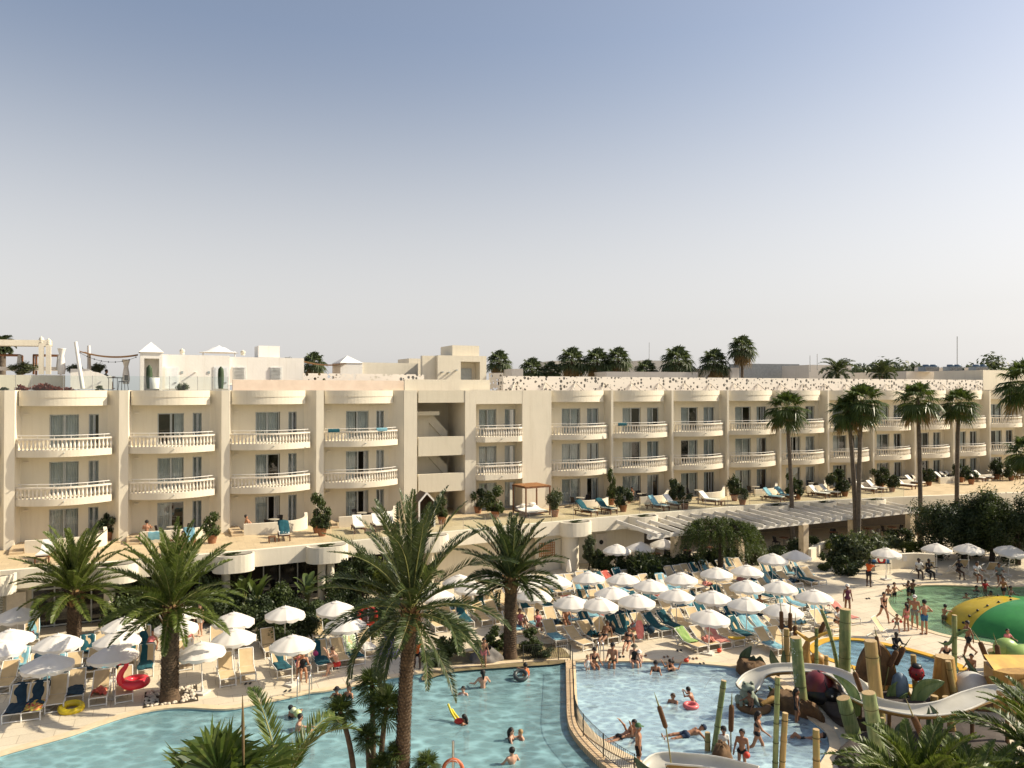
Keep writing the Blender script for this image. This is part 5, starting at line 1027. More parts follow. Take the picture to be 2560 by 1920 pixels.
# trees beyond the roofs
for i, (x0, y, w, lab) in enumerate(((1895, 916, 5, 'dark tree top left of the corrugated screen'), (1745, 914, 4, 'dark tree top behind the large drooping palm'), (2165, 918, 5, 'rounded tree beyond the roofs right of the cream box'), (2195, 914, 5, 'second rounded tree beyond the roofs'), (2235, 920, 5, 'tree beyond the roofs behind the feathery palm'), (2262, 913, 6, 'broad tree beyond the roofs left of the cooling units'), (2290, 922, 4, 'low tree beside the cooling unit block'), (2500, 903, 6, 'tree beyond the end block at the right'), (2545, 918, 5, 'tree beyond the roofs at the right picture edge'), (730, 906, 3, 'dark tree top behind the brown sail'))):
    D = 125 if x0 > 1000 else 80; b = PD(x0, 1100, D); b.z = 0; h = PD(x0, y, D).z; tree('distant_tree', b, h, (w*1.3, w, min(4.5, h*.4)), lab, LEAFT, 10000, .32, 40+i, 'trees beyond the roofs', 40, .3)
# ================================================================ parasols, loungers, towels, small things
ORD = ['first', 'second', 'third', 'fourth', 'fifth', 'sixth', 'seventh', 'eighth', 'ninth', 'tenth', 'eleventh', 'twelfth', 'thirteenth', 'fourteenth', 'fifteenth', 'sixteenth', 'seventeenth', 'eighteenth', 'nineteenth', 'twentieth']
U2 = Vector((math.cos(AL), math.sin(AL))); V2 = Vector((math.sin(AL), -math.cos(AL)))
def uv(p): q = Vector((p[0], p[1])); return q.dot(U2), q.dot(V2)
def fromuv(u, v, z=0): q = U2*u+V2*v; return Vector((q.x, q.y, z))
PARA = M('parasol_canvas', (.86, .82, .75), .85, (.80, .75, .67), 1.2, .15, 20, trans=.22)
POLEW = M('parasol_pole', (.78, .76, .72), .4); BASEW = M('concrete_white', (.66, .62, .55), .9, (.52, .48, .42), 8)
def para_proto(seed):
    r = random.Random(seed); t = T('parasol', 'x', 'parasol'); R_ = .985; H = 2.13; ns = 10; m = MB(); nu, nv = ns*4, 6; ph = r.random()*.6
    def fn(u, v, off=0):
        a = u*2*math.pi+ph; k = abs(math.sin(ns*(a-ph)/2)); q = R_*v*(1-.035*k*v); z = H-.40*v**1.55-.035*v*k*(.4+v*.5); return (q*math.cos(a), q*math.sin(a), z+off)
    m.grid(lambda u, v: fn(u, .1+.9*v), nu, nv)
    m.grid(lambda u, v: (lambda p, k: (p[0]*(1.0+.012*math.sin(u*40)), p[1]*(1.0+.012*math.cos(u*37)), p[2]-v*(.10+.05*k)))(fn(u, 1), abs(math.sin(ns*u*math.pi))), nu, 1); m.build('canopy', PARA, t)
    c = MB(); c.grid(lambda u, v: fn(u, .02+.2*v, .035-.012*v), nu, 2); c.build('vent_cap', PARA, t)
    p = MB(); p.tube([(0, 0, .05), (0, 0, H+.03)], [.022, .02], 8); p.ball((0, 0, H+.05), .03, 8, 5); p.build('pole', POLEW, t)
    rb = MB()
    for i in range(ns): a = 2*math.pi*i/ns+ph; rb.tube([(0, 0, H-.02), (R_*.5*math.cos(a), R_*.5*math.sin(a), H-.03-.40*.40), (R_*math.cos(a), R_*math.sin(a), H-.43)], .008, 4, False); rb.tube([(0, 0, 1.45), (R_*.5*math.cos(a), R_*.5*math.sin(a), H-.19)], .006, 4, False)
    rb.build('ribs', POLEW, t); b = MB(); b.box((0, 0, .04), (.5, .5, .08)); b.lathe([(.06, .08), (.05, .3)], 10); b.build('base', BASEW, t); return t
PPRO = [para_proto(i) for i in range(3)]; _pu = [0, 0, 0]
def parasol(px, pyt, label, group, tilt=None, h=2.14):
    loc = G(px, pyt, h); loc.z = 0; i = rnd.randrange(3); rz = rnd.random()*6
    if _pu[i]: o = dup(PPRO[i], loc, rz, label, group)
    else: o = PPRO[i]; o.location = loc; o.rotation_euler = (0, 0, rz); o['label'] = label; o['group'] = group; _pu[i] = 1
    t_ = tilt or (rnd.gauss(0, .02), rnd.gauss(0, .02)); o.rotation_euler = (t_[0], t_[1], rz); return loc
GL, GRt = 'white parasols on the left deck', 'white parasols on the crowded right deck'
LP = [(45, 1518, 'shaded grey looking parasol at the far left below the louvre vent'), (26, 1574, 'white parasol at the left edge beside the light blue deck chair'), (-2, 1602, 'white parasol cut by the left picture edge'), (143, 1586, 'wide white parasol in front of the far left date palm trunk'), (307, 1545, 'white parasol farthest back between the two left palms'),
 (293, 1579, 'white parasol just below the farthest one between the two left palms'), (285, 1615, 'dappled shaded parasol above the red flamingo float'), (118, 1637, 'large shaded parasol above the dark blue towels at left'), (447, 1512, 'white parasol behind the crown of the stone ring palm'), (440, 1548, 'white parasol half hidden by the stone ring palm trunk'), (506, 1606, 'white parasol on a square base right of the stone ring palm'),
 (581, 1532, 'white parasol at the hedge right of the stone ring palm'), (588, 1573, 'white parasol over the two empty beige loungers'), (712, 1516, 'white parasol at the hedge above the beige loungers'), (837, 1503, 'white parasol touched by a tall palm frond'), (864, 1541, 'white parasol beside the red lifebuoy'), (730, 1589, 'white parasol over the child in a pink dress')]
for x, y, l in LP: parasol(x, y, l, GL)
RP = [(1046, 1448), (1090, 1470), (1150, 1437), (1178, 1454), (1240, 1428), (1324, 1437), (1300, 1453), (1336, 1473), (1385.6, 1437.6), (1474, 1430), (1557, 1433), (1624, 1449), (1529, 1467), (1429, 1489), (1497, 1494), (1591, 1485), (1691, 1473), (1704, 1432), (1792, 1419), (1866, 1413), (1782, 1477), (1869, 1451), (1866, 1493), (1770.5, 1524), (1931, 1384), (1991, 1377), (1950, 1453), (2037, 1475), (1958, 1508)]
def rows(items, gap):
    """sort places into rows parallel to the hotel: list of (row, index in row, count) per item"""
    P = sorted(range(len(items)), key=lambda i: uv(items[i])[1]); out = {}; row = []; rws = []
    for i in P:
        if row and uv(items[i])[1]-uv(items[row[0]])[1] > gap: rws.append(row); row = []
        row.append(i)
    rws.append(row)
    for k, rw in enumerate(rws):
        for j, i in enumerate(sorted(rw, key=lambda i: uv(items[i])[0])): out[i] = (k, j, len(rw), len(rws))
    return out
gp = [G(x, y, 2.14) for x, y in RP]; rr_ = rows(gp, 1.5)
def rowname(k, n): return 'front row' if k == n-1 else 'back row' if k == 0 else ORD[k]+' row from back'
RPL = []
for i, (x, y) in enumerate(RP):
    k, j, n, N = rr_[i]; RPL.append(parasol(x, y, 'white parasol, %s from left in the %s, crowded right deck' % (ORD[j], rowname(k, N)), GRt))
for x, y, l in ((1542, 1361, 'half shaded parasol left of three in front of the dark restaurant opening'), (1600, 1356, 'middle of three shaded parasols in front of the dark restaurant opening'), (1658, 1348, 'grey shaded parasol beside the white pergola beam'), (2215, 1370, 'single white parasol by the person in an orange vest'), (2341, 1359, 'white parasol with dappled shade over two seated people'), (2421, 1359, 'shaded parasol over the person in a white shirt'), (2519, 1362, 'tilted shaded parasol at the right edge')): parasol(x, y, l, GRt, (.12, .1) if x == 2519 else None)
for x, yb, yt, m_, l in ((1422, 1443, 1398, PARA, 'closed beige parasol standing by the round pier'), (698, 1489, 1440, M('stripe_navy', (.09, .09, .11), .8, (.60, .56, .5), 9, lo=.47, hi=.53), 'closed navy and white striped parasol in front of the glazing')):
    b = G(x, yb); h = PD(x, yt, b.y).z; t = T('closed_parasol', l, 'parasol', b, 0, 'closed parasols'); m = MB(); m.lathe([(.16, h*.30), (.2, h*.34), (.15, h*.6), (.09, h*.9), (.02, h)], 12); m.build('canopy', m_, t); m = MB(); m.tube([(0, 0, 0), (0, 0, h*.35)], .025); m.build('pole', POLEW, t)
# --- loungers
SLING = M('sling_beige', (.60, .46, .27), .8, (.52, .39, .22), 3, .1, 60); SLINGW = M('cushion_white', (.80, .77, .70), .85, (.72, .68, .60), 2.5)
PLAS = M('lounger_plastic', (.80, .78, .72), .4, (.70, .67, .60), 3)
LW = .64
def prof(ang, off=0.0):
    """profile of the lying surface: (y, z) from head to foot"""
    bl = .80; hy, hz = -1.10, .36; c, s = math.cos(ang), math.sin(ang); P = [(hy-bl*c*(1-i/5)-off*s, hz+bl*s*(1-i/5)+off*c) for i in range(6)]
    return P+[(hy+.04+(1.06)*i/5, hz+.0+off) for i in range(1, 6)]
def lounger_proto(ang):
    t = T('sun_lounger', 'x', 'sun lounger'); f = MB(); w = LW/2
    for s in (-1, 1):
        f.tube([(s*w, -1.95, .30), (s*w, -1.1, .33), (s*w, -.02, .34)], .026, 6); f.tube([(s*w, -.02, .34), (s*(w-.0), .0, .0)], .028, 6)
        f.tube([(s*w, -1.28, .33), (s*w, -1.42, .2), (s*w, -1.55, .0)], .028, 6); f.tube([(s*w, -1.55, .03), (s*w, -1.62, .25), (s*w, -1.9, .3)], .024, 6)
        f.tube([(s*w, -.08, .3), (s*w, -.35, .18), (s*w, -.62, .32)], .018, 5)
    for y, z in ((-.02, .34), (-.01, .05), (-1.95, .30), (-1.1, .32), (-1.55, .04)): f.tube([(-w, y, z), (w, y, z)], .024, 6)
    f.build('frame', PLAS, t); s_ = MB(); P = prof(ang)
    s_.grid(lambda u, v: (LW*.93*(u-.5), P[5][0]+(P[10][0]-P[5][0])*v, .365-.02*math.sin(math.pi*v)-.012*math.sin(math.pi*u)), 4, 8); s_.build('seat', SLING, t)
    b = MB(); a_, c_ = P[0], P[5]
    for s in (-1, 1): b.tube([(s*w*.98, c_[0], c_[1]), (s*w*.98, a_[0], a_[1])], .024, 6)
    b.tube([(-w*.98, a_[0], a_[1]), (w*.98, a_[0], a_[1])], .024, 6)
    for s in (-1, 1): b.tube([(s*w*.85, (a_[0]+c_[0])/2, (a_[1]+c_[1])/2), (s*w*.85, (a_[0]+c_[0])/2-.2, .3)], .014, 5)
    r_ = b.build('backrest', PLAS, t); q = MB(); q.grid(lambda u, v: (LW*.9*(u-.5), a_[0]+(c_[0]-a_[0])*v, a_[1]+(c_[1]-a_[1])*v+.012-.02*math.sin(math.pi*v)*math.sin(math.pi*u)), 3, 6); q.build('sling', SLING, r_); return t
ANG = [R(28), R(44), R(56)]; LPRO = [lounger_proto(a) for a in ANG]; _lu = [0]*3
FD = math.atan2(-V2.x, V2.y)
def put_lounger(loc, k, label, group, rz=None):
    rz = FD+rnd.gauss(0, .045) if rz is None else rz
    if _lu[k]: return dup(LPRO[k], loc, rz, label, group)
    o = LPRO[k]; o.location = loc; o.rotation_euler = (0, 0, rz); o['label'] = label; o['group'] = group; _lu[k] = 1; return o
def towel_mat(n, a, b, sc=4): return M(n, a, .95, b, sc, .5, 40)
TOW = {'teal': towel_mat('towel_teal', (.012, .085, .105), (.006, .055, .072)), 'navy': towel_mat('towel_navy', (.016, .045, .07), (.01, .03, .05)), 'light': towel_mat('towel_light_blue', (.22, .42, .47), (.14, .31, .37)), 'pink': towel_mat('towel_pink', (.62, .26, .20), (.50, .18, .14)), 'green': towel_mat('towel_green', (.30, .42, .14), (.20, .32, .09)), 'white': towel_mat('towel_white', (.72, .68, .60), (.55, .52, .46)), 'stripe': M('towel_green_stripe', (.62, .68, .50), .95, (.30, .42, .18), 14, lo=.48, hi=.52), 'multi': M('towel_colourful', (.55, .10, .06), .95, (.55, .48, .08), 9, lo=.47, hi=.53), 'coral': towel_mat('towel_coral', (.62, .14, .09), (.5, .10, .07))}
TC = {'teal': 'dark teal', 'navy': 'navy blue', 'light': 'light blue', 'pink': 'pink', 'green': 'lime green', 'white': 'white', 'stripe': 'green and white striped', 'multi': 'colourful', 'coral': 'coral red'}
TM = {}
def towel(lo, k, color, part, lab):
    """cloth lying along the lounger: 'full', 'back', 'seat' or 'heap'"""
    key = (k, color, part, rnd.randrange(2))
    if key not in TM:
        r = random.Random(str(key)); P = prof(ANG[k], .02); m = MB(); w = LW*.5; sl = {'full': (0, 10), 'back': (0, 7), 'seat': (5, 10), 'heap': (6, 9)}[part]
        seg = P[sl[0]:sl[1]+1]; ph = [r.random()*6 for _ in range(4)]
        if part != 'heap' and sl[0] == 0: c = seg[0]; seg = [(c[0]-.05, c[1]-.22), (c[0]-.02, c[1]+.03)]+seg
        n = len(seg)-1; h = .012 if part != 'heap' else .05
        def fn(u, v):
            x = v*n; i = min(n-1, int(x)); y = seg[i][0]+(seg[i+1][0]-seg[i][0])*(x-i); z = seg[i][1]+(seg[i+1][1]-seg[i][1])*(x-i)
            wr_ = h*(math.sin(u*9+v*5+ph[0])+math.sin(v*17+u*4+ph[1])+.7*math.sin(u*21-v*9+ph[2])); ed = (abs(u-.5)*2)**6
            ww = w*(1.04 if part != 'heap' else .85+.12*math.sin(v*7+ph[3])); return (ww*2*(u-.5)+.03*math.sin(v*6+ph[3]), y+.02*math.sin(u*7+ph[1]), z+.025+wr_+(.06 if part == 'heap' else 0)*(1-ed)-.07*ed)
        m.grid(fn, 12, max(10, n*3)); TM[key] = m.mesh('towel', TOW[color])
    o = link('towel', TM[key]); o.matrix_world = Matrix.Identity(4); o.location = lo.location; o.rotation_euler = lo.rotation_euler; return tag(o, lab, 'towel', 'towels on the loungers')
# left deck, hand placed: foot x, y, back, towels, label
GLL = 'sun loungers on the left deck'
LL = [(28, 1809, 1, [('navy', 'full')], 'lounger nearest the bottom left corner'), (76, 1803, 1, [('navy', 'back'), ('multi', 'seat')], 'lounger with the colourful towel beside the yellow ring'), (135, 1783, 2, [], 'empty shaded lounger behind the yellow ring'), (185, 1761, 1, [('navy', 'seat')], 'lounger right of the yellow swim ring'), (244, 1766, 1, [('coral', 'heap')], 'lounger with heaped clothes left of the flamingo'), (310, 1758, 2, [], 'lounger carrying the red flamingo float'),
 (363, 1694, 2, [('teal', 'full')], 'lounger with a teal towel left of the stone ring palm'), (464, 1677, 1, [('white', 'back')], 'lounger half hidden behind the stone ring palm trunk'), (570, 1717, 2, [], 'left one of the two empty beige loungers by the pool'), (621, 1706, 2, [], 'right one of the two empty beige loungers by the pool'), (680, 1646, 2, [], 'empty lounger behind the teal one with the pink child'), (712, 1694, 2, [('teal', 'full')], 'lounger left of the child in a pink dress'),
 (759, 1685, 2, [('teal', 'seat')], 'lounger with the seated person behind the pink child'), (812, 1681, 2, [('teal', 'full')], 'teal covered lounger left of the person in red shorts'), (858, 1670, 1, [], 'lounger of the person in red shorts'), (896, 1664, 1, [('stripe', 'back'), ('teal', 'seat')], 'lounger with the green striped towel'), (929, 1643, 2, [('white', 'seat')], 'lounger with white clothes below the lifebuoy'), (759, 1613, 2, [], 'left high backed lounger at the hedge'), (799, 1607, 2, [], 'right high backed lounger at the hedge'), (930, 1600, 2, [], 'lounger directly below the red lifebuoy'),
 (2, 1738, 1, [], 'beige lounger cut by the left edge'), (40, 1700, 1, [('light', 'full')], 'lounger with a light blue towel near the left edge'), (78, 1716, 1, [('navy', 'back')], 'lounger with a navy towel under the large shaded parasol'), (125, 1720, 1, [('light', 'full')], 'lounger with a light blue towel under the large shaded parasol'), (172, 1713, 1, [('teal', 'seat')], 'lounger with dark clothes under the dappled parasol'), (222, 1700, 1, [('navy', 'heap')], 'lounger between the dappled parasol and the palm'), (272, 1690, 1, [('light', 'seat')], 'second row lounger behind the flamingo float'), (318, 1672, 1, [('teal', 'back')], 'second row lounger right of the flamingo float'),
 (78, 1618, 2, [('light', 'full')], 'deck chair with a light blue towel by the dark glazing'), (210, 1664, 1, [('teal', 'back')], 'third row lounger left of the dappled parasol'), (362, 1640, 2, [('teal', 'full')], 'third row lounger with a teal towel by the hedge'), (250, 1650, 1, [], 'third row lounger under the pair of parasols'), (545, 1640, 2, [], 'empty lounger behind the pair by the pool'), (600, 1632, 2, [], 'empty lounger at the hedge under the parasol')]
ALLF = []
for x, y, k, tw, lab in LL:
    p = G(x, y); ALLF.append(p); o = put_lounger(p, k, 'white framed '+lab if not lab.startswith('white') else lab, GLL)
    for c, part in tw: towel(o, k, c, part, '%s towel on the %s' % (TC[c], lab))
# right deck: measured front loungers, then the rows behind in the parasols' shade
RLf = [(1471, 1627, 0, None), (1496, 1613, 0, 'heap:teal'), (1534, 1611, 1, None), (1565, 1604, 1, 'full:teal'), (1598, 1602, 1, 'back:teal'), (1634, 1598, 1, 'heap:navy'), (1668, 1593, 0, 'full:teal'), (1700, 1586, 0, 'full:teal'), (1302, 1592, 1, 'seat:light'), (1329, 1591, 1, 'seat:light'), (1358, 1584, 1, 'seat:light'), (1401, 1581, 1, 'heap:navy'), (1757, 1634, 0, 'back:green'), (1787, 1628, 0, 'heap:pink'), (1817, 1624, 1, 'full:pink'), (1848, 1618, 1, None), (1877, 1608, 1, 'full:teal'), (1909, 1603, 0, 'full:light'), (1945, 1600, 0, 'full:light'), (1983, 1596, 0, 'heap:navy'),
 (2016, 1580, 1, 'heap:light'), (2085, 1571, 1, 'back:light'), (2140, 1563, 0, 'full:pink'), (1060, 1594, 1, None), (1103, 1582, 1, None), (1140, 1578, 1, None), (1172, 1573, 1, 'full:teal'), (1219, 1567, 1, None), (1252, 1561, 1, None)]
RL = [(G(x, y), k, t) for x, y, k, t in RLf]
for p in RPL:
    u, v = uv(p)
    for du in (-1.12, -.4, .38, 1.1):
        RL.append((fromuv(u+du+rnd.gauss(0, .05), v+1.15+rnd.gauss(0, .06)), rnd.choice([0, 1, 1, 1, 2]), rnd.choice([None, None, None, 'full:teal', 'full:teal', 'full:light', 'back:teal', 'seat:light', 'heap:navy', 'back:navy', 'heap:white'])))
keep = []; ZONE = [G(x, y) for x, y in ((1290, 1450), (1420, 1462), (1560, 1468), (1700, 1462), (1880, 1440), (1925, 1450), (1990, 1470), (2075, 1520), (2100, 1565), (1960, 1592), (1740, 1590), (1640, 1582), (1450, 1580), (1290, 1575))]
def inside(p, Z): return sum(((a.y > p.y) != (b.y > p.y)) and p.x < (b.x-a.x)*(p.y-a.y)/(b.y-a.y)+a.x for a, b in zip(Z, Z[1:]+Z[:1])) % 2
for vi in range(-42*4, -20*4):
    for ui in range(0, 60):
        q = fromuv(ui*.71+rnd.gauss(0, .02), vi/4*1.0+.02*(ui % 5)+rnd.gauss(0, .03))
        if inside(q, ZONE) and rnd.random() < .85: RL.append((q, rnd.choice([0, 1, 1, 1, 2]), rnd.choice([None, None, None, 'full:teal', 'full:teal', 'full:light', 'back:teal', 'seat:light', 'heap:navy', 'back:navy', 'full:white', 'heap:pink', 'back:coral'])))
for q in RL:
    u, v = uv(q[0]); px_ = 1280+F*q[0].x/q[0].y
    if any(abs(u-a) < .64 and abs(v-b) < 1.95 for a, b in (uv(z[0]) for z in keep)): continue
    if len(keep) >= len(RLf) and any(inside(q[0]+Vector((V2.x, V2.y, 0))*e, Z) for Z in POOLS for e in (.5, -1)): continue
    if any((q[0].xy-s.xy).length < .9 for s in (G(1275, 1643), G(1424, 1443))): continue
    if len(keep) >= len(RLf) and (px_ < 1085 and q[0].y < 45): continue
    keep.append(q)
rr_ = rows([q[0] for q in keep], 1.3); GRL = 'sun loungers on the crowded right deck'
for i, (p, k, tw) in enumerate(keep):
    a, j, n, N = rr_[i]; where = '%s from left in %s, right deck' % (ORD[min(j, 19)], rowname(a, N))
    o = put_lounger(p, k, ('beige lounger' if not tw else 'lounger with a %s towel' % TC[tw.split(':')[1]])+', '+where, GRL)
    if tw: part, c = tw.split(':'); towel(o, k, c, part, '%s towel on lounger %s' % (TC[c], where))
for i, (x, y, c) in enumerate(((2008, 1452, 'light'), (2034, 1452, 'light'), (1952, 1456, 'teal'), (1968, 1452, 'teal'))):
    lab = '%s of the two %s loungers by the right planted bed' % (('left', 'right')[i % 2], ('light blue', 'dark teal')[i//2]); o = put_lounger(G(x, y), 2, 'white framed '+lab, GRL, FD+.15); towel(o, 2, c, 'full', '%s towel on %s' % (TC[c], lab))
# wooden terrace loungers
def wood_proto(ang):
    t = T('wooden_lounger', 'x', 'sun lounger'); f = MB(); w = .33
    for s in (-1, 1):
        f.box((s*w, -.97, .28), (.06, 1.94, .09))
        for y in (-.06, -1.75): f.box((s*w, y, .12), (.07, .07, .24))
    for i in range(12): f.box((0, -.08-.09*i, .33), (.62, .06, .02))
    f.build('frame', WOOD, t); P = prof(ang, .05); c = MB(); S = P[5:]; th = .07
    def pad(Q):
        n = len(Q)-1
        for z0, sg in ((0, 1), (th, -1)): c.grid(lambda u, v: (.62*(u-.5), Q[0][0]+(Q[n][0]-Q[0][0])*v, Q[0][1]+(Q[n][1]-Q[0][1])*v+z0), 1, 1, False)
        for u in (-.31, .31): c.add([(u, Q[0][0], Q[0][1]), (u, Q[n][0], Q[n][1]), (u, Q[n][0], Q[n][1]+th), (u, Q[0][0], Q[0][1]+th)], [(0, 1, 2, 3)])
        for q in (Q[0], Q[n]): c.add([(-.31, q[0], q[1]), (.31, q[0], q[1]), (.31, q[0], q[1]+th), (-.31, q[0], q[1]+th)], [(0, 1, 2, 3)])
    pad(S); c.build('seat_cushion', SLINGW, t); c = MB(); pad(P[:6]); c.build('back_cushion', SLINGW, t)
    b = MB(); [b.tube([(s*.28, P[3][0], P[3][1]-.03), (s*.28, P[3][0]-.15, .3)], .018, 5) for s in (-1, 1)]; b.build('back_strut', WOOD, t); return t
WP = wood_proto(R(42)); _w = [0]
TL = [(1487, 1291, 'teal', 'left one of the teal covered pair'), (1536, 1286, 'teal', 'right one of the teal covered pair'), (1668, 1278, 'light', 'light blue covered one in the middle'), (1705, 1273, 'light', 'one with a blue towel over its foot'), (1796, 1263, None, 'single one with a bare beige cushion'), (1958, 1255, 'light', 'light blue one left of the first fan palm trunk'), (1985, 1252, 'light', 'blue topped one behind the first fan palm trunk'), (2071, 1246, None, 'left one of the bare pair right of the first fan palm trunk'), (2098, 1243, None, 'right one of the bare pair right of the first fan palm trunk'),
 (2190, 1234, None, 'left one of the pair right of the twin palm trunks'), (2214, 1232, None, 'right one of the pair right of the twin palm trunks'), (2286, 1224, None, 'wide padded one left of the skirted palm trunk'), (2310, 1217, None, 'one behind the skirted palm trunk'), (2384, 1207, None, 'first of three left of the slender palm trunk'), (2396, 1206, None, 'second of three left of the slender palm trunk'), (2410, 1205, None, 'third of three by the slender palm trunk'), (2462, 1205, None, 'left one of the pair right of the slender palm trunk'), (2484, 1203, None, 'right one of the pair right of the slender palm trunk'), (2548, 1199, None, 'left one of the pair at the right picture edge'), (2572, 1197, None, 'right one of the pair at the right picture edge'),
 (104, 1408, None, 'one behind the far left date palm crown'), (462, 1376, 'light', 'light blue one with a person sitting on it'), (711, 1354, 'teal', 'one with a teal towel below the third balcony column'), (900, 1335, None, 'left one of the white pair below the fourth balcony column'), (952, 1330, None, 'right one of the white pair below the fourth balcony column'), (978, 1325, None, 'one behind the tall palm crown')]
for i, (x, y, c, lab) in enumerate(TL):
    p = G(x, y, ZT); rz = FD+rnd.gauss(0, .05)+(.25 if x > 1400 else -.1); lab2 = 'wooden terrace lounger, '+lab
    if _w[0]: o = dup(WP, p, rz, lab2, 'wooden loungers on the hotel terrace')
    else: o = WP; o.location = p; o.rotation_euler = (0, 0, rz); o['label'] = lab2; o['group'] = 'wooden loungers on the hotel terrace'; _w[0] = 1
    if c: tw = towel(o, 1, c, 'full' if x != 1705 else 'seat', '%s towel on wooden lounger, %s' % (TC[c], lab)); tw.location.z += .09
def small_table(loc, h, w, m, label, grp): 
    t = T('side_table', label, 'table', loc, AL, grp); b = MB(); b.box((0, 0, h-.02), (w, w, .04)); b.build('tabletop', m, t)
    for sx in (-1, 1):
        for sy in (-1, 1): b = MB(); b.box((sx*w*.42, sy*w*.42, h/2-.02), (.05, .05, h-.04)); b.build('leg', m, t)
for x, y, lab in ((1512, 1285, 'small wooden table between the two teal loungers'), (1804, 1264, 'small wooden table at the foot of the bare beige lounger'), (680, 1356, 'small wooden table left of the teal terrace lounger'), (424, 1366, 'small dark table left of the person on the blue terrace lounger'), (2500, 1200, 'small wooden table between the last terrace loungers')): small_table(G(x, y, ZT), .38, .42, WOOD, lab, 'small tables on the terrace')
# patio sets by the doors
def bistro(loc, lab, col, n=2, rz=0):
    t = T('patio_table', 'small round table, '+lab, 'table', loc, rz, 'patio tables'); m = MB(); m.lathe([(.36, .70), (.38, .72), (.36, .74)], 16); m.build('tabletop', col, t); m = MB(); m.tube([(0, 0, .0), (0, 0, .7)], .03); m.lathe([(.24, 0), (.22, .03), (.03, .05)], 12); m.build('stand', BLACK, t)
    for i in range(n):
        a = rz+i*math.pi+.4; chair(Vector(loc)+Vector((math.cos(a), math.sin(a), 0))*.72, a+math.pi/2, '%s dark chair, %s' % (('left', 'right', 'third')[i], lab))
CH_ = []
def chair(loc, rz, lab, m_=None, grp='dark patio chairs'):
    if CH_ and m_ is None: return dup(CH_[0], loc, rz, lab, grp)
    t = T('patio_chair', lab, 'chair', loc, rz, grp); q = m_ or M('wicker_dark', (.035, .03, .028), .7, (.02, .017, .015), 20); b = MB(); b.box((0, 0, .42), (.46, .46, .05)); b.build('seat', q, t); b = MB(); b.grid(lambda u, v: (.44*(u-.5), -.2-.1*v+.12*(2*u-1)**2, .45+.42*v), 6, 3); b.grid(lambda u, v: (.44*(u-.5), -.225-.1*v+.12*(2*u-1)**2, .45+.42*v), 6, 3); b.build('backrest', q, t)
    for sx in (-1, 1):
        for sy in (-1, 1): b = MB(); b.tube([(sx*.2, sy*.2, .4), (sx*.22, sy*.22, 0)], .02, 5); b.build('leg', q, t)
    if m_ is None: CH_.append(t)
    return t
GREYT = M('table_grey', (.40, .36, .28), .5)
for i, px in enumerate((432, 685, 905)): bistro(Vector(WL.P(WL.u(px, 1.4), 1.4, ZT)), ('behind the patio wall with the blue towel', 'at the patio left of the tall leafy shrub', 'below the fourth balcony column')[i], GREYT, 2, i)
for i, px in enumerate((1450, 1603, 1745, 1888, 2030, 2148, 2258, 2365)): bistro(Vector(WR.P(WR.u(px, 1.25), 1.25, ZT)), 'on the %s patio right of the stair tower' % ORD[i], GREYT, 2, .3+i)
for i, (x, y) in enumerate(((1640, 1408), (1718, 1400), (1775, 1392), (1960, 1366), (2085, 1352), (2170, 1342), (2230, 1338), (1900, 1372))): bistro(G(x, y), '%s set from the left in the pergola shade' % ORD[i], WOOD, 2, i)
for i, (x, y) in enumerate(((660, 1500), (712, 1494), (740, 1492), (884, 1480))): bistro(G(x, y), '%s set at the glazing behind the banana plants' % ORD[i], GREYT, 2, i)
# canopy bed on the terrace
p0 = G(1345, 1290, ZT); t = T('canopy_bed', 'wooden canopy bed with white mattress on the terrace edge', 'daybed', p0, AL+.1); fr = MB()
for sx in (-1, 1):
    for sy in (0, 1): fr.box((sx*1.05, sy*1.9, 1.1), (.09, .09, 2.2))
for a, b in (((-1.1, 0), (1.1, 0)), ((-1.1, 1.9), (1.1, 1.9))): fr.box((0, a[1], 2.16), (2.28, .08, .12))
for sx in (-1, 1): fr.box((sx*1.05, .95, 2.161), (.08, 1.9, .118))
fr.box((0, .95, .22), (2.0, 1.8, .1)); fr.build('frame', WOOD, t); sl_ = MB()
for i in range(17): sl_.box((-1.0+i*.125, .95, 2.24), (.085, 1.95, .03))
sl_.build('slat_roof', WOODL, t); mt = MB(); mt.grid(lambda u, v: (1.9*(u-.5), .1+1.7*v, .36+.5*max(0, v-.55)-.05*(2*u-1)**8), 10, 8); mt.box((0, .95, .29), (1.88, 1.68, .12)); mt.build('mattress', SLINGW, t)
pl = MB(); pl.ball((-.45, 1.45, .66), (.3, .18, .12)); pl.ball((.4, 1.5, .68), (.32, .18, .13)); pl.build('pillow', SLINGW, t)
# house shaped cabana at the stair opening
p0 = G(1067, 1318, ZT); t = T('cabana', 'house shaped white framed cabana with brown sides at the stair opening', 'cabana', p0, AL); fr = MB(); pent = [(-.55, 0), (-.55, 1.75), (0, 2.35), (.55, 1.75), (.55, 0)]
for (x0, z0), (x1, z1) in zip(pent, pent[1:]): fr.beam((x0, 0, z0), (x1, 0, z1), .1, .1)
fr.build('front_frame', RAILW, t); sd = MB()
for (x0, z0), (x1, z1) in zip(pent, pent[1:]): sd.add([(x0, .02, z0), (x1, .02, z1), (x1, 1.6, z1), (x0, 1.6, z0)], [(0, 1, 2, 3)])
sd.add([(x, 1.6, z) for x, z in pent], [(0, 1, 2, 3, 4)]); sd.build('side_panels', M('cabana_brown', (.16, .11, .07), .8), t); q = MB(); q.box((0, .85, .3), (.9, 1.3, .5)); q.ball((.1, 1.2, .65), (.3, .15, .15)); q.build('seat', SLINGW, t)
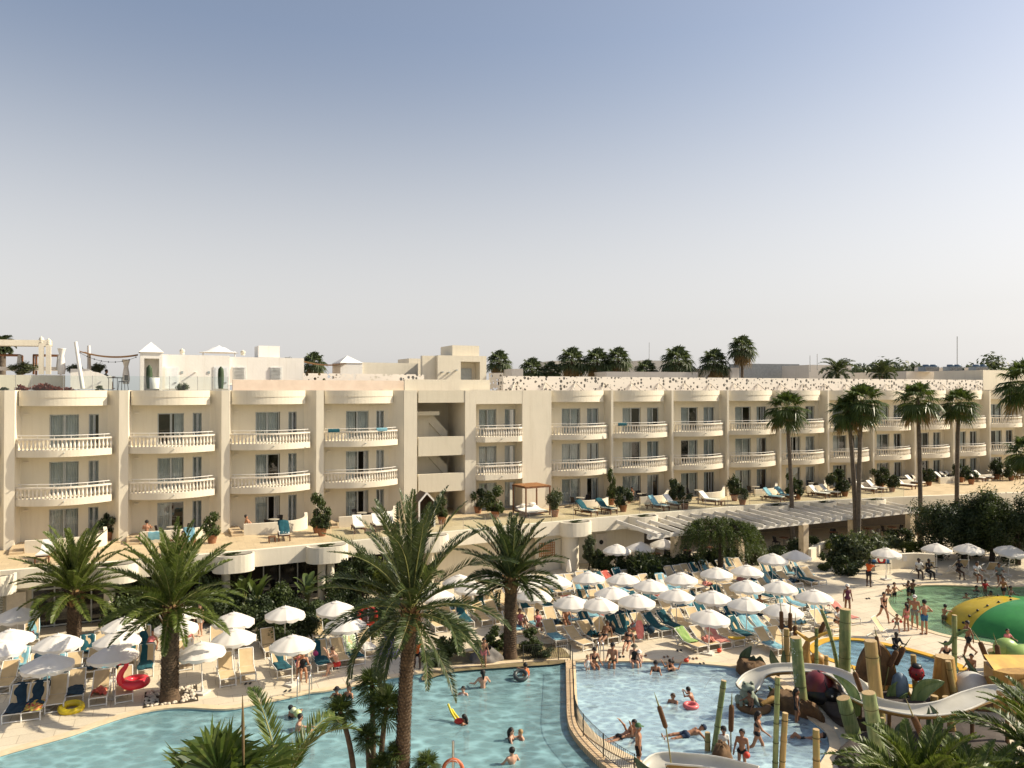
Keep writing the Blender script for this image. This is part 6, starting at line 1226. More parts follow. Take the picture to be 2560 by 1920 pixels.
# small props on the deck
RED = M('lifebuoy_red', (.60, .035, .02), .45); ORG = M('lifebuoy_orange', (.62, .16, .06), .45, (.5, .12, .05), 3)
def torus(c, R0, r0, n=28, k=10, rx=0, rz=0, m=None):
    m = m or MB(); mt = Matrix.Translation(c) @ Matrix.Rotation(rz, 4, 'Z') @ Matrix.Rotation(rx, 4, 'X'); m.tube([mt @ Vector((R0*math.cos(2*math.pi*i/n), R0*math.sin(2*math.pi*i/n), 0)) for i in range(n)], r0, k, True, True); return m
b = G(919, 1612); t = T('lifebuoy_stand', 'red lifebuoy hung on a post at the hedge', 'lifebuoy', b); m = MB(); torus((0, 0, 1.45), .44, .09, rx=R(80), rz=.35, m=m); m.build('ring', RED, t); m = MB(); m.box((0, .14, .95), (.08, .06, 1.9), .35); m.build('post', POLEW, t); m = MB(); m.box((0, .2, 1.4), (.7, .04, .9), .35); m.build('back_board', M('board_grey', (.20, .17, .14), .8), t)
b = G(1133, 1985); t = T('lifebuoy_stand', 'orange lifebuoy on a steel post at the near edge of the pool', 'lifebuoy', b); top = PD(1133, 1852, b.y).z; m = MB(); m.tube([(0, 0, 0), (0, 0, top)], .045, 10); m.build('post', STEEL, t); m = MB(); torus((0, -.08, PD(1133, 1921, b.y).z), .30, .06, rx=R(85), m=m); m.build('ring', ORG, t); m = MB(); z = PD(1133, 1921, b.y).z; m.tube([(-.2, -.15, z+.22), (-.05, -.12, z+.33), (.1, -.12, z+.3), (.2, -.15, z+.2)], .008, 4); m.build('rope', POLEW, t)
torus_m = torus((0, 0, .12), .36, .13, 30, 12); p = G(178, 1776); one_ = torus_m.build('swim_ring', M('inflatable_yellow', (.66, .50, .02), .25, (.60, .42, .02), 3), None, None, False, p); tag(one_, 'yellow inflatable swim ring lying on the deck by the pool', 'swim ring'); one_.rotation_euler = (.12, .1, 0)
# flamingo float on a lounger
fo = G(310, 1752); t = T('flamingo_float', 'red inflatable flamingo ring lying on a beige lounger', 'pool float', fo+Vector((.1, .35, .42)), .3); FL = M('inflatable_red', (.72, .035, .05), .28, (.62, .03, .05), 3)
m = torus((.18, 0, .2), .38, .19, 30, 12); m.build('ring', FL, t); m = MB(); N = [(-.3, -.12, .25), (-.38, -.2, .5), (-.30, -.24, .75), (-.14, -.26, .98), (-.12, -.26, 1.16), (-.24, -.26, 1.26), (-.36, -.26, 1.2), (-.42, -.26, 1.08)]; m.tube(catmull(N, 4, False), [.16-.07*min(1, i/12) for i in range(29)], 12); m.ball((-.3, -.26, 1.2), (.13, .10, .10), 12, 7); m.build('neck', FL, t)
m = MB(); m.tube([(-.42, -.26, 1.1), (-.46, -.26, .98), (-.45, -.26, .88)], [.07, .055, .015], 8); m.build('beak', BLACK, t); m = MB(); m.ball((-.33, -.355, 1.22), .03, 8, 5); m.build('eye', RAILW, t)
# transparent purple float
p = G(971, 1640); PUR = M('inflatable_purple', (.36, .30, .62), .2, (.28, .22, .55), 3, trans=.4); t = T('purple_float', 'see-through purple inflatable seat ring standing on the deck by the tall palm trunk', 'pool float', p); torus((0, 0, .22), .36, .16, m=(m := MB())); torus((0, 0, .42), .33, .12, m=m); m.build('ring', PUR, t); m = MB(); m.grid(lambda u, v: (.5*(u-.5), .25+.06*math.cos(u*20), .4+.55*v), 12, 3); m.build('backrest', PUR, t)
# pool ladders
def ladder(a, b, back, label, h=.85):
    t = T('pool_ladder', label, 'ladder', a, 0, 'steel pool ladders'); m = MB()
    for p in (a, b): q = Vector(p)-Vector(a); bk = back; m.tube(catmull([q+bk*.55, q+bk*.5+Vector((0, 0, h*.6)), q+bk*.35+Vector((0, 0, h)), q+bk*.05+Vector((0, 0, h*.95)), q-bk*.1+Vector((0, 0, h*.4)), q-bk*.12+Vector((0, 0, -.9))], 4, False), .024, 8)
    m.build('rails', STEEL, t); m = MB()
    for z in (-.2, -.5, -.8): m.beam(-back*.12+Vector((0, 0, z)), Vector(b)-Vector(a)-back*.12+Vector((0, 0, z)), .12, .03)
    m.build('step', STEEL, t)
ladder(G(744, 1746), G(774, 1739), Vector((-.1, 1, 0)), 'steel ladder at the back edge of the turquoise pool'); ladder(G(1496, 1658), G(1508, 1658), Vector((-.15, 1, 0)), 'steel ladder at the back edge of the pale blue pool', .95)
# stone ring round the palm, boulder, shoes, bags, deck chair
STONE = M('pebble_white', (.66, .58, .46), .85, (.50, .43, .33), 9); c0 = G(428, 1742); m = MB(); rr = random.Random(5)
for i in range(230):
    x, y = rr.uniform(-.95, .95), rr.uniform(-.85, .85)
    if x*x+y*y < .3: continue
    q = fromuv(*uv(c0)); d = U2*x+V2*y; s = rr.uniform(.05, .1); m.ball((q.x+d.x, q.y+d.y, .05), (s, s*.8, s*.7), 6, 4, -.6)
one('stone_bed', m, STONE, 'square bed of white stones around the thick date palm', 'stones', c0, None, 'stuff')
m = MB(); m.prism([tuple((c0.xy+U2*a*1.02+V2*b*.92)) for a, b in ((-1, 1), (1, 1), (1, -1), (-1, -1))], .003, .03); kind(m.build('planting_soil', SOIL))
m = MB(); q = gpts([(1055, 1700), (1130, 1679), (1280, 1667), (1400, 1658), (1425, 1640), (1380, 1610), (1260, 1612), (1120, 1640), (1080, 1660)], .02); m.prism([(a.x, a.y) for a in catmull(q, 4)][::-1] if area(q) < 0 else [(a.x, a.y) for a in catmull(q, 4)], .003, .012); kind(m.build('planting_bed', M('dry_soil', (.15, .11, .06), .95, (.24, .19, .09), 2)))
p = G(1213, 1652); m = MB(); rr = random.Random(9)
def bfn(u, v): a = u*6.2832; z = v; k = 1+.15*math.sin(a*3+1)+.1*math.sin(a*5+v*4); return (p.x+.75*k*math.sin(math.pi*(.15+.85*(1-z))/2*1)**.7*math.cos(a), p.y+.5*k*math.sin(math.pi*(.15+.85*(1-z))/2)**.7*math.sin(a), .62*z*(1+.12*math.sin(a*2)))
m.grid(bfn, 24, 8); one('boulder', m, M('rock_grey', (.22, .20, .18), .9, (.12, .11, .10), 3, .6, 8), 'grey boulder in the bed behind the turquoise pool', 'boulder', p)
def shoes(x, y, m_, lab):
    p = G(x, y); m = MB()
    for s in (-1, 1): m.ball((p.x+s*.09, p.y+.03*s, .03), (.055, .13, .03), 8, 4, -.9)
    one('flip_flops', m, m_, lab, 'shoes', p, 'shoes left on the deck')
for x, y, m_, lab in ((720, 1728, BLACK, 'dark flip flops left of the ladder on the left deck'), (1555, 1643, BLACK, 'dark flip flops beside the person in a black cap on the pool edge'), (1610, 1640, BROWNS := M('shoe_tan', (.25, .14, .07), .8), 'tan sandals behind the seated mother and child'), (1665, 1643, BROWNS, 'pair of sandals left of the couple in the water'), (1738, 1647, BROWNS, 'tan slippers on the edge of the pale blue pool'), (1755, 1660, BLACK, 'black flip flops at the right end of the pool edge'), (1698, 1627, BLACK, 'dark shoes in front of the green towel lounger'), (620, 1710, BLACK, 'shoes at the foot of the empty beige lounger'), (2170, 1497, BLACK, 'dark sandals on the deck near the splash pool'), (838, 1672, BLACK, 'sandals below the person in red shorts')): shoes(x, y, m_, lab)
def bag(x, y, z, s, m_, lab, cat='bag'):
    p = G(x, y, z); m = MB(); m.ball((p.x, p.y, z+s*.5), (s*.6, s*.4, s*.55), 12, 8); m.tube([(p.x-s*.3, p.y, z+s*.9), (p.x, p.y, z+s*1.35), (p.x+s*.3, p.y, z+s*.9)], s*.06, 5); one(cat.replace(' ', '_'), m, m_, lab, cat, p)
bag(1060, 1655, 0, .45, BLACK, 'black backpack standing on the deck beside the palm bed', 'backpack'); bag(1585, 1577, .38, .4, M('basket_red', (.45, .13, .09), .8, (.12, .16, .18), 8, lo=.45, hi=.55), 'red and grey woven beach bag on a lounger', 'beach bag'); bag(1627, 1584, .38, .36, TOW['navy'], 'navy bag on a lounger beside the teal towels'); bag(789, 1640, .4, .22, M('bag_pink', (.60, .08, .22), .6), 'small pink bag on a teal covered lounger'); bag(1524, 1585, .2, .5, BLACK, 'large dark bag beside the deeply tanned seated person')
for x, y, lab in ((1798, 1631, 'red ball like toy at the foot of the front loungers'), (1716, 1656, 'small red toy on the pool edge'), (79, 1608, 'red beach toy on the light blue deck chair')): p = G(x, y); m = MB(); m.ball((p.x, p.y, .1 if x > 1000 else .5), (.13, .12, .1), 10, 6); m.tube([(p.x, p.y, .15 if x > 1000 else .55), (p.x+.12, p.y, .28 if x > 1000 else .66)], .02, 5); one('beach_toy', m, M('toy_red', (.75, .08, .03), .4), lab, 'toy', p, 'red beach toys')
p = G(1842, 1597, .45); m = MB()
m.grid(lambda u, v: (p.x+.42*(u-.5)*2, p.y+.16*(v-.5)*2*math.sin(math.pi*(.08+.84*u)), .42+.1*(abs(v-.5)*2)**2+.05*(2*u-1)**4), 12, 6); one('toy_boat', m, M('toy_yellow', (.62, .42, .03), .5), 'yellow toy boat lying on a front row lounger', 'toy', p)
p = G(1600, 1596, .4); m = MB(); m.grid(lambda u, v: (p.x+.2*math.sin(math.pi*(.1+.8*v))**.5*2*(u-.5), p.y-.12+.35*v, .42+.8*v), 6, 10); m.grid(lambda u, v: (p.x+.2*math.sin(math.pi*(.1+.8*v))**.5*2*(u-.5), p.y-.07+.35*v, .42+.8*v), 6, 10); one('body_board', m, M('board_pink', (.60, .20, .16), .5, (.48, .13, .10), 6), 'pink swim board leaning on a lounger', 'swim board', p)
FD2 = G(2195, 1592); t = T('folding_chair', 'white folding deck chair standing alone by the small pool, seen from behind', 'chair', FD2, FD+math.pi+.35); m = MB()
for s in (-1, 1): m.tube([(s*.3, -.5, 0), (s*.3, .25, 1.0)], .02, 6); m.tube([(s*.27, .45, 0), (s*.27, -.35, .45)], .02, 6)
for y, z in ((.25, 1.0), (-.35, .44), (-.5, .03), (.45, .03)): m.tube([(-.3, y, z), (.3, y, z)], .018, 6)
m.build('frame', PLAS, t); m = MB(); m.grid(lambda u, v: (.54*(u-.5), .22-.5*v, .98-.62*v-.08*math.sin(math.pi*v)), 3, 8); m.build('sling', SLING, t)
DARKF = M('dark_sling', (.03, .04, .045), .8)
for i, (x, y, lab) in enumerate(((2296, 1437, 'white framed deck chair of the person in a white top'), (2322, 1438, 'deck chair in the shade of the dappled parasol'), (2388, 1433, 'green backed deck chair in the dark shade'), (2408, 1433, 'dark deck chair in the shade left of the white shirt'), (2447, 1446, 'chair of the person in a white shirt'), (2480, 1440, 'empty dark mesh chair right of the white shirt'), (2500, 1447, 'chair of the shaded person at the right edge'))):
    o = dup(t, G(x, y), FD+(-.5 if i % 2 else .3), lab, 'folding chairs in the shade at the right')
# lifeguard table, rope railing, planter wall, info boards at the right
P_ = [G(x, y) for x, y in ((2188, 1428), (2230, 1423), (2290, 1420), (2338, 1423))]; m = MB(); m.strip([Vector((a.x, a.y)) for a in P_], 0, 1.05, .3); one('planter_wall', m, CREAM2, 'low cream planter wall behind the orange vest and the parasol', 'wall', P_[0])
P_ = [G(x, y) for x, y in ((2028, 1400), (2062, 1383), (2100, 1372))]; m = MB(); m.strip([Vector((a.x, a.y)) for a in P_], 0, .8, .4); one('planter_wall', m, CREAM2, 'curved cream planter wall left of the rosemary mound', 'wall', P_[0])
for x, lab in ((2248, 'left paper notice on the cream planter wall'), (2262, 'right paper notice on the cream planter wall')): a = G(x, 1421.5); m = MB(); m.box((a.x, a.y-.05, .72), (.3, .02, .38), .12); one('notice', m, RAILW, lab, 'notice', a, 'notices on the planter wall')
t = T('rescue_table', 'small dark table loaded with red and blue gear behind the orange vest', 'table', G(2200, 1433)); m = MB(); m.box((0, 0, .72), (1.3, .5, .04)); m.build('tabletop', BLACK, t)
for sx in (-1, 1):
    for sy in (-1, 1): m = MB(); m.tube([(sx*.6, sy*.2, 0), (sx*.6, sy*.2, .7)], .018, 5); m.build('leg', STEEL, t)
p = t.location; m = MB(); torus((p.x+.05, p.y-.1, .98), .22, .07, rx=R(80), m=m); one('lifebuoy', m, RED, 'red ring lying against the gear on the small dark table', 'lifebuoy', p); m = MB(); m.box((p.x+.45, p.y, .86), (.3, .3, .24)); m.ball((p.x-.4, p.y, .84), (.16, .14, .12)); one('gear_box', m, M('box_blue', (.10, .22, .38), .5), 'blue box on the small dark gear table', 'box', p)
rp = T('rope_railing', 'rope railing on wooden posts below the dark trees', 'railing', G(2265, 1362)); m = MB(); ps_ = [G(x, y) for x, y in ((2265, 1362), (2295, 1356), (2348, 1360), (2400, 1362))]
for a in ps_: m.tube([a-rp.location, a-rp.location+Vector((0, 0, 1.0))], .06, 7)
m.build('post', WOODL, rp); m = MB()
for a, b in zip(ps_, ps_[1:]): m.tube([a.lerp(b, i/6)-rp.location+Vector((0, 0, .9-.12*4*(i/6)*(1-i/6))) for i in range(7)], .025, 5)
m.build('rope', M('rope', (.40, .30, .18), .9), rp)
for px_, pz, c, lab in ((835, 1072, 'teal', 'teal towel hung over the fourth upper left balcony at its left end'), (955, 1067, 'light', 'light blue towel hung over the fourth upper left balcony at its right end'), (1556, 1052, 'teal', 'teal towel on the second upper balcony right of the stair tower')):
    wg = WL if px_ < 1200 else WR; q = Vector(wg.P(wg.u(px_, 1.55), 1.55, Z3+.92)); m = MB(); d = wg.d; n_ = wg.n
    m.grid(lambda u, v: (q.x+d.x*.8*(u-.5)+n_.x*(.03 if v > .5 else -.03), q.y+d.y*.8*(u-.5)+n_.y*(.03 if v > .5 else -.03), Z3+.93-(.5*abs(v-.5)+.01*math.sin(u*20))), 8, 6); one('hung_towel', m, TOW[c], lab, 'towel', q, 'towels hung on balconies')
q = Vector(WL.P(WL.u(388, 2.75), 2.75, ZT+.74)); m = MB(); m.grid(lambda u, v: (q.x+.6*(u-.5), q.y+.26*(u-.5)-.15*(v if v < .5 else .5)-.02, ZT+.75-max(0, v-.3)*.7+.02*math.sin(u*12)), 8, 8); one('hung_towel', m, TOW['light'], 'light blue towel thrown over the patio wall at the left', 'towel', q)
# ================================================================ people
def surfnet(Fv, o, h):
    S = Fv < 0; nx, ny, nz = Fv.shape; C8 = [(i, j, k) for i in (0, 1) for j in (0, 1) for k in (0, 1)]
    cut = lambda A, c: A[c[0]:nx-1+c[0], c[1]:ny-1+c[1], c[2]:nz-1+c[2]]
    acc = np.zeros((nx-1, ny-1, nz-1, 3)); cnt = np.zeros((nx-1, ny-1, nz-1))
    for a in C8:
        for ax in range(3):
            if a[ax]: continue
            b = list(a); b[ax] = 1; fa, fb = cut(Fv, a), cut(Fv, b); m = (fa < 0) != (fb < 0); t = np.where(m, fa/np.where(m, fa-fb, 1), 0)
            for c in range(3): acc[..., c] += m*(a[c]+(t if c == ax else 0))
            cnt += m
    on = cnt > 0; idx = -np.ones(on.shape, int); idx[on] = np.arange(on.sum()); g = np.argwhere(on); V = (g+acc[on]/cnt[on][:, None])*h+o; Q = []
    for ax in range(3):
        b = [0, 0, 0]; b[ax] = 1; sa = S[:nx-b[0], :ny-b[1], :nz-b[2]]; sb = S[b[0]:, b[1]:, b[2]:]; e = np.argwhere(sa != sb); fl = sa[tuple(e.T)]; u, v = (ax+1) % 3, (ax+2) % 3
        ok = (e[:, u] > 0) & (e[:, v] > 0) & (e[:, u] < on.shape[u]) & (e[:, v] < on.shape[v]); e, fl = e[ok], fl[ok]; q = []
        for du, dv in ((1, 1), (0, 1), (0, 0), (1, 0)): k = e.copy(); k[:, u] -= du; k[:, v] -= dv; q.append(idx[tuple(k.T)])
        q = np.stack(q, 1); q[~fl] = q[~fl][:, ::-1]; Q.append(q)
    return V, np.concatenate(Q)
SKIN = [M('skin_light', (.55, .33, .22), .5, (.48, .26, .17), 9), M('skin_tan', (.40, .20, .11), .5, (.33, .155, .085), 9), M('skin_brown', (.24, .115, .06), .5, (.19, .09, .045), 9), M('skin_dark', (.07, .035, .02), .5, (.05, .026, .016), 9)]
HAIR = {'dark': M('hair_dark', (.012, .009, .007), .6), 'brown': M('hair_brown', (.06, .032, .016), .6), 'blond': M('hair_blond', (.32, .20, .08), .6), 'grey': M('hair_grey', (.25, .23, .21), .6)}
CL = {k: M('cloth_'+k, c, .8, None, 8) for k, c in dict(black=(.012, .012, .014), navy=(.012, .03, .07), blue=(.02, .11, .24), red=(.50, .03, .02), orange=(.75, .13, .02), pink=(.66, .20, .20), white=(.74, .71, .65), grey=(.20, .22, .20), green=(.06, .13, .05), purple=(.10, .02, .05), olive=(.12, .11, .07)).items()}
POSES = dict(
 stand=dict(), contra=dict(hipL=6, kneeL=12, hipR=-3, abL=10, abR=14, elL=15, elR=20), walk=dict(hipL=26, kneeL=12, hipR=-20, kneeR=28, shL=-24, shR=26, elL=18, elR=30, lean=4), hips=dict(abL=38, elL=95, abR=38, elR=95, shL=-25, shR=-25, elin=1), reach=dict(shR=70, elR=15, shL=10, elL=30, lean=10), photo=dict(shL=65, shR=65, elL=70, elR=70),
 waist=dict(abL=32, abR=32, shL=25, shR=25, elL=50, elR=50), swim=dict(lean=22, shL=75, shR=70, abL=20, abR=20, elL=25, elR=30, hipL=35, kneeL=30, hipR=20, kneeR=25), edge=dict(hipL=88, hipR=84, kneeL=78, kneeR=70, shL=30, shR=26, elL=38, elR=40, lean=6, seat=1), crouch=dict(hipL=105, hipR=95, kneeL=120, kneeR=110, lean=24, shL=50, shR=55, elL=40, elR=30, seat=.22),
 lounge=dict(lean=-42, hipL=86, hipR=80, kneeL=8, kneeR=30, shL=10, shR=45, elL=40, elR=70, seat=1, hd=35), knees=dict(lean=-30, hipL=128, hipR=122, kneeL=85, kneeR=80, shL=60, shR=60, elL=40, elR=40, seat=1, hd=25), sit=dict(lean=8, hipL=86, hipR=80, kneeL=80, kneeR=88, shL=40, shR=42, elL=55, elR=50, seat=1), side=dict(lean=20, hipL=86, hipR=86, kneeL=70, kneeR=95, shL=70, shR=62, elL=85, elR=80, seat=1),
 back=dict(lean=-80, hipL=84, hipR=90, kneeL=6, kneeR=12, abL=75, abR=60, elL=20, elR=25, seat=1, hd=20), prone=dict(lean=84, hipL=-84, hipR=-88, kneeL=6, kneeR=10, shL=150, shR=140, elL=20, elR=10, seat=1, hd=-50), lie=dict(lean=-74, hipL=132, hipR=96, kneeL=92, kneeR=70, shL=-20, shR=10, elL=30, elR=40, seat=1, hd=20), hug=dict(shL=60, shR=60, elL=75, elR=75, elin=1))
def skeleton(H, p, kid):
    s = H/1.75; g = lambda k, d=0: math.radians(p.get(k, d)); hs = 1.22 if kid else 1.0; B = []
    ln = g('lean'); t = Vector((0, math.sin(ln), math.cos(ln))); f = Vector((0, math.cos(ln), -math.sin(ln))); X = Vector((1, 0, 0)); hip = Vector((0, 0, 0))
    def add(n, a, b, ra, rb): B.append((n, Vector(a)*s, Vector(b)*s, ra*s, rb*s))
    add('pelvis', (-.075, 0, .0), (.075, 0, .0), .105, .105); add('spine', t*.04, t*.40, .098, .112); add('chest', t*.37-X*.085, t*.37+X*.085, .095, .095); add('shoulders', t*.475-X*.15, t*.475+X*.15, .055, .055)
    hd = ln+g('hd')*1.0; ht = Vector((0, math.sin(hd), math.cos(hd))); hf = Vector((0, math.cos(hd), -math.sin(hd))); nb = t*.50
    add('neck', nb, nb+ht*.10, .054, .05); hc = nb+ht*.205*hs; add('head', hc-ht*.045*hs+hf*.02, hc+ht*.035*hs-hf*.008, .076*hs, .094*hs); add('nose', hc+hf*.095*hs-ht*.015, hc+hf*.10*hs-ht*.03, .012, .016); add('chin', hc+hf*.055*hs-ht*.085*hs, hc+hf*.06*hs-ht*.085*hs, .03, .03)
    for sg in (-1, 1): add('ear', hc+X*sg*.092*hs-ht*.01, hc+X*sg*.095*hs-ht*.03, .016, .014)
    low = 0; hands = []
    for sd, sg in (('L', -1), ('R', 1)):
        a = g('hip'+sd); k = a-g('knee'+sd); ab = .06; h0 = Vector((sg*.09, 0, -.02)); d1 = Vector((sg*ab, math.sin(a), -math.cos(a))).normalized(); k0 = h0+d1*.43; d2 = Vector((sg*.02, math.sin(k), -math.cos(k))).normalized(); a0 = k0+d2*.41
        add('thigh'+sd, h0, k0, .083, .055); add('calf'+sd, k0+d2*.02, k0+d2*.16, .054, .056); add('shin'+sd, k0+d2*.16, a0, .052, .036); fd = Vector((0, math.cos(k), math.sin(k))); add('foot'+sd, a0+d2*.035-fd*.03, a0+fd*.15+d2*.045, .036, .028); low = min(low, (a0+d2*.075).z, (a0+fd*.15+d2*.075).z)
        b = g('sh'+sd)+ln*.6; e = b+g('el'+sd, 12); abd = g('ab'+sd, 9); s0 = t*.47+X*sg*.185; u1 = Vector((sg*math.sin(abd), math.sin(b)*math.cos(abd), -math.cos(b)*math.cos(abd))); e0 = s0+u1*.28; inn = -sg*.55 if p.get('elin') else sg*math.sin(abd)*.6
        u2 = Vector((inn, math.sin(e), -math.cos(e))).normalized(); w0 = e0+u2*.25; add('arm'+sd, s0, e0, .05, .039); add('fore'+sd, e0, w0, .04, .027); add('palm'+sd, w0+u2*.02, w0+u2*.075, .028, .03); hands.append((w0*s, u2, sg, s))
    return B, low*s, hc*s, ht, hf, hands, hs*s
def body_mesh(H, p, kid=False, female=False, h=.021):
    B, low, hc, ht, hf, hands, hs = skeleton(H, p, kid); P = np.array([list(b[1]) for b in B]+[list(b[2]) for b in B]); lo = P.min(0)-.16; hi = P.max(0)+.16; n = np.ceil((hi-lo)/h).astype(int)+1
    gx = np.stack(np.meshgrid(*[lo[i]+h*np.arange(n[i]) for i in range(3)], indexing='ij'), -1)
    def dist(X):
        D = []; Tt = []
        for _, a, b, ra, rb in B: a, b = np.array(a), np.array(b); ab = b-a; t = np.clip(((X-a)@ab)/max(1e-9, ab@ab), 0, 1); D.append(np.linalg.norm(X-a-t[..., None]*ab, axis=-1)-(ra+(rb-ra)*t)); Tt.append(t)
        return D, Tt
    D, _ = dist(gx); k = .016; S = sum(np.exp(-np.minimum(d, .4)/k) for d in D); Fv = -k*np.log(S); V, Q = surfnet(Fv, lo, h)
    D, Tt = dist(V); D = np.stack(D, 1); bi = D.argmin(1); tt = np.stack(Tt, 1)[np.arange(len(V)), bi]; z = .0
    dz = -low if not p.get('seat') else (.10*H/1.75 if p['seat'] == 1 else p['seat'])
    V[:, 2] += dz; m = MB()
    for w0, u, sg, s in hands:                       # thumb and four unequal, slightly bent fingers
        u = Vector(u); sd = Vector((0, 0, 1)).cross(u); sd = sd.normalized() if sd.length > .1 else Vector((0, 1, 0)); up = u.cross(sd)
        for i, L in enumerate((.062, .074, .078, .07)): q = w0+(u*.085+sd*(.027-.018*i))*s; m.tube([q, q+(u*L*.55-up*.008)*s, q+(u*L*.95-up*.03)*s], [.0085*s, .008*s, .006*s], 5)
        q = w0+(u*.03+sd*.03)*s; m.tube([q, q+(u*.03+sd*.03-up*.01)*s, q+(u*.06+sd*.035-up*.02)*s], [.011*s, .0095*s, .007*s], 5)
    fv = np.array([list(v) for v in m.v])+[0, 0, dz]; return V, Q, bi, tt, [b[0] for b in B], hc+Vector((0, 0, dz)), ht, hf, hs, fv, m.f
CSEL = {'trunks': (('pelvis', 0, 1), ('thigh', 0, .5), ('spine', 0, .04)), 'briefs': (('pelvis', 0, 1), ('thigh', 0, .06)), 'top': (('chest', 0, 1), ('spine', .62, .9)), 'suit': (('pelvis', 0, 1), ('spine', 0, 1), ('chest', 0, 1), ('thigh', 0, .05)), 'shirt': (('spine', 0, 1), ('chest', 0, 1), ('shoulders', 0, 1), ('arm', 0, .6)), 'vest': (('spine', 0, 1), ('chest', 0, 1), ('shoulders', .08, .92)), 'dress': (('pelvis', 0, 1), ('spine', 0, 1), ('chest', 0, 1), ('thigh', 0, .45)), 'leggings': (('pelvis', 0, 1), ('thigh', 0, 1), ('calf', 0, 1), ('shin', 0, .7)), 'sleeves': (('shoulders', 0, 1), ('arm', 0, 1), ('fore', 0, .8))}
CN = {'trunks': 'swim_trunks', 'briefs': 'swim_briefs', 'top': 'bikini_top', 'suit': 'swimsuit', 'vest': 'vest', 'sleeves': 'sleeves'}
CACHE = {}
def person(loc, yaw, pose, label, H=1.72, skin=1, hair='dark', clothes=(('trunks', 'navy'),), long=False, hat=None, group=None, sun=False, tweak=None):
    kid = H < 1.4; p = dict(POSES[pose], **(tweak or {})); key = (pose, round(H, 2), str(tweak))
    if key not in CACHE: CACHE[key] = body_mesh(H, p, kid)
    V, Q, bi, tt, nm, hc, ht, hf, hs, fv, ff = CACHE[key]
    me = bpy.data.meshes.new('body'); vv = np.concatenate([V, fv]); me.from_pydata(vv.tolist(), [], Q.tolist()+[tuple(i+len(V) for i in f) for f in ff]); me.polygons.foreach_set('use_smooth', [True]*len(me.polygons)); me.materials.append(SKIN[skin]); me.update()
    o = link('person', me, None, loc, math.radians(yaw)); tag(o, label, 'person', group)
    nr = np.zeros_like(V); a, b, c = V[Q[:, 0]], V[Q[:, 1]], V[Q[:, 2]]; fn = np.cross(b-a, c-a)
    for i in range(4): np.add.at(nr, Q[:, i], fn)
    nr = unit(nr)
    def shell(sel, off, name, m):
        f = Q[sel[Q].sum(1) >= 3]
        if len(f) < 4: return
        us = np.unique(f); mp = -np.ones(len(V), int); mp[us] = np.arange(len(us)); q = npmesh(name, V[us]+nr[us]*off, mp[f], m, True); return link(name, q, o)
    names = np.array([n.rstrip('LR') if n[:-1] in ('thigh', 'calf', 'shin', 'foot', 'arm', 'fore', 'palm') else n for n in nm])[bi]
    for k, col in clothes:
        sel = np.zeros(len(V), bool)
        for n, t0, t1 in CSEL[k]: sel |= (names == n) & (tt >= t0) & (tt <= t1)
        shell(sel, .012 if k in ('shirt', 'dress', 'trunks', 'vest', 'leggings') else .007, CN.get(k, k), CL[col])
    R_ = np.array(V)-np.array(hc); up, fw = R_@np.array(ht), R_@np.array(hf); hd = np.isin(names, ['head', 'ear'])
    shell(hd & (up*.75-fw*.75 > -.012*hs) & (fw < .075*hs), .016, 'hair', HAIR[hair])
    if long: m = MB(); q = Vector(hc); m.tube([q-Vector(hf)*.07+Vector(ht)*.04, q-Vector(hf)*.105-Vector(ht)*.07, q-Vector(hf)*.10-Vector(ht)*.26], [.06*hs, .07*hs, .03], 8); m.build('long_hair', HAIR[hair], o)
    if hat:
        hcol, brim = hat; shell(hd & (up > .035*hs), .024, 'hat', CL[hcol]); m = MB(); q = Vector(hc)+Vector(ht)*.045*hs; rt = Vector((1, 0, 0))
        if brim == 'cap': m.add([q+rt*(-.07)+Vector(hf)*.08, q+rt*.07+Vector(hf)*.08, q+rt*.06+Vector(hf)*.19-Vector(ht)*.02, q-rt*.06+Vector(hf)*.19-Vector(ht)*.02], [(0, 1, 2, 3)])
        else: m.grid(lambda u, v: q+(rt*math.cos(u*6.2832)+Vector(hf)*math.sin(u*6.2832))*(.1+.08*v)*hs-Vector(ht)*.03*v, 16, 2)
        m.build('hat_brim', CL[hcol], o)
    m = MB()
    for sg in (-1, 1): m.ball(Vector(hc)+Vector(hf)*.088*hs+Vector((sg*.033*hs, 0, 0))+Vector(ht)*.008, .012*hs, 6, 4)
    m.build('eyes', BLACK, o)
    if sun: m = MB(); q = Vector(hc)+Vector(hf)*.1*hs+Vector(ht)*.01; m.beam(q-Vector((.07, 0, 0)), q+Vector((.07, 0, 0)), .02, .035); m.build('sunglasses', BLACK, o)
    return o
WZ, KZ, SZ = -1.25, -.45, -.55
def PW(x, y, zf, *a, dz=0, **k): q = G(x, y, -.09); q.z = zf+dz; return person(q, *a, **k)          # stands on a pool floor
def PS(x, y, *a, z=0, **k): return person(G(x, y, z), *a, **k)                                        # stands on the deck
SW = 'bathers in the turquoise pool'; KW = 'bathers in the pale blue pool'
B_ = (('briefs', 'black'), ('top', 'black'))
PW(842, 1744, WZ, 160, 'waist', 'swimmer in a black bucket hat near the pool ladder', 1.6, 1, 'dark', (('suit', 'black'),), hat=('black', 'brim'), group=SW)
PW(872, 1742, WZ, 150, 'waist', 'swimmer half hidden by the fan palm leaves near the ladder', 1.62, 1, 'brown', B_, True, group=SW)
PW(727, 1791, WZ, -60, 'hug', 'swimmer in a dark cap holding a green ball near the ladder', 1.58, 1, 'dark', B_, hat=('black', 'cap'), group=SW)
PW(742, 1826, WZ, -80, 'reach', 'bare-chested adult with sunglasses reaching out to a child in the turquoise pool', 1.78, 0, 'dark', sun=True, group=SW)
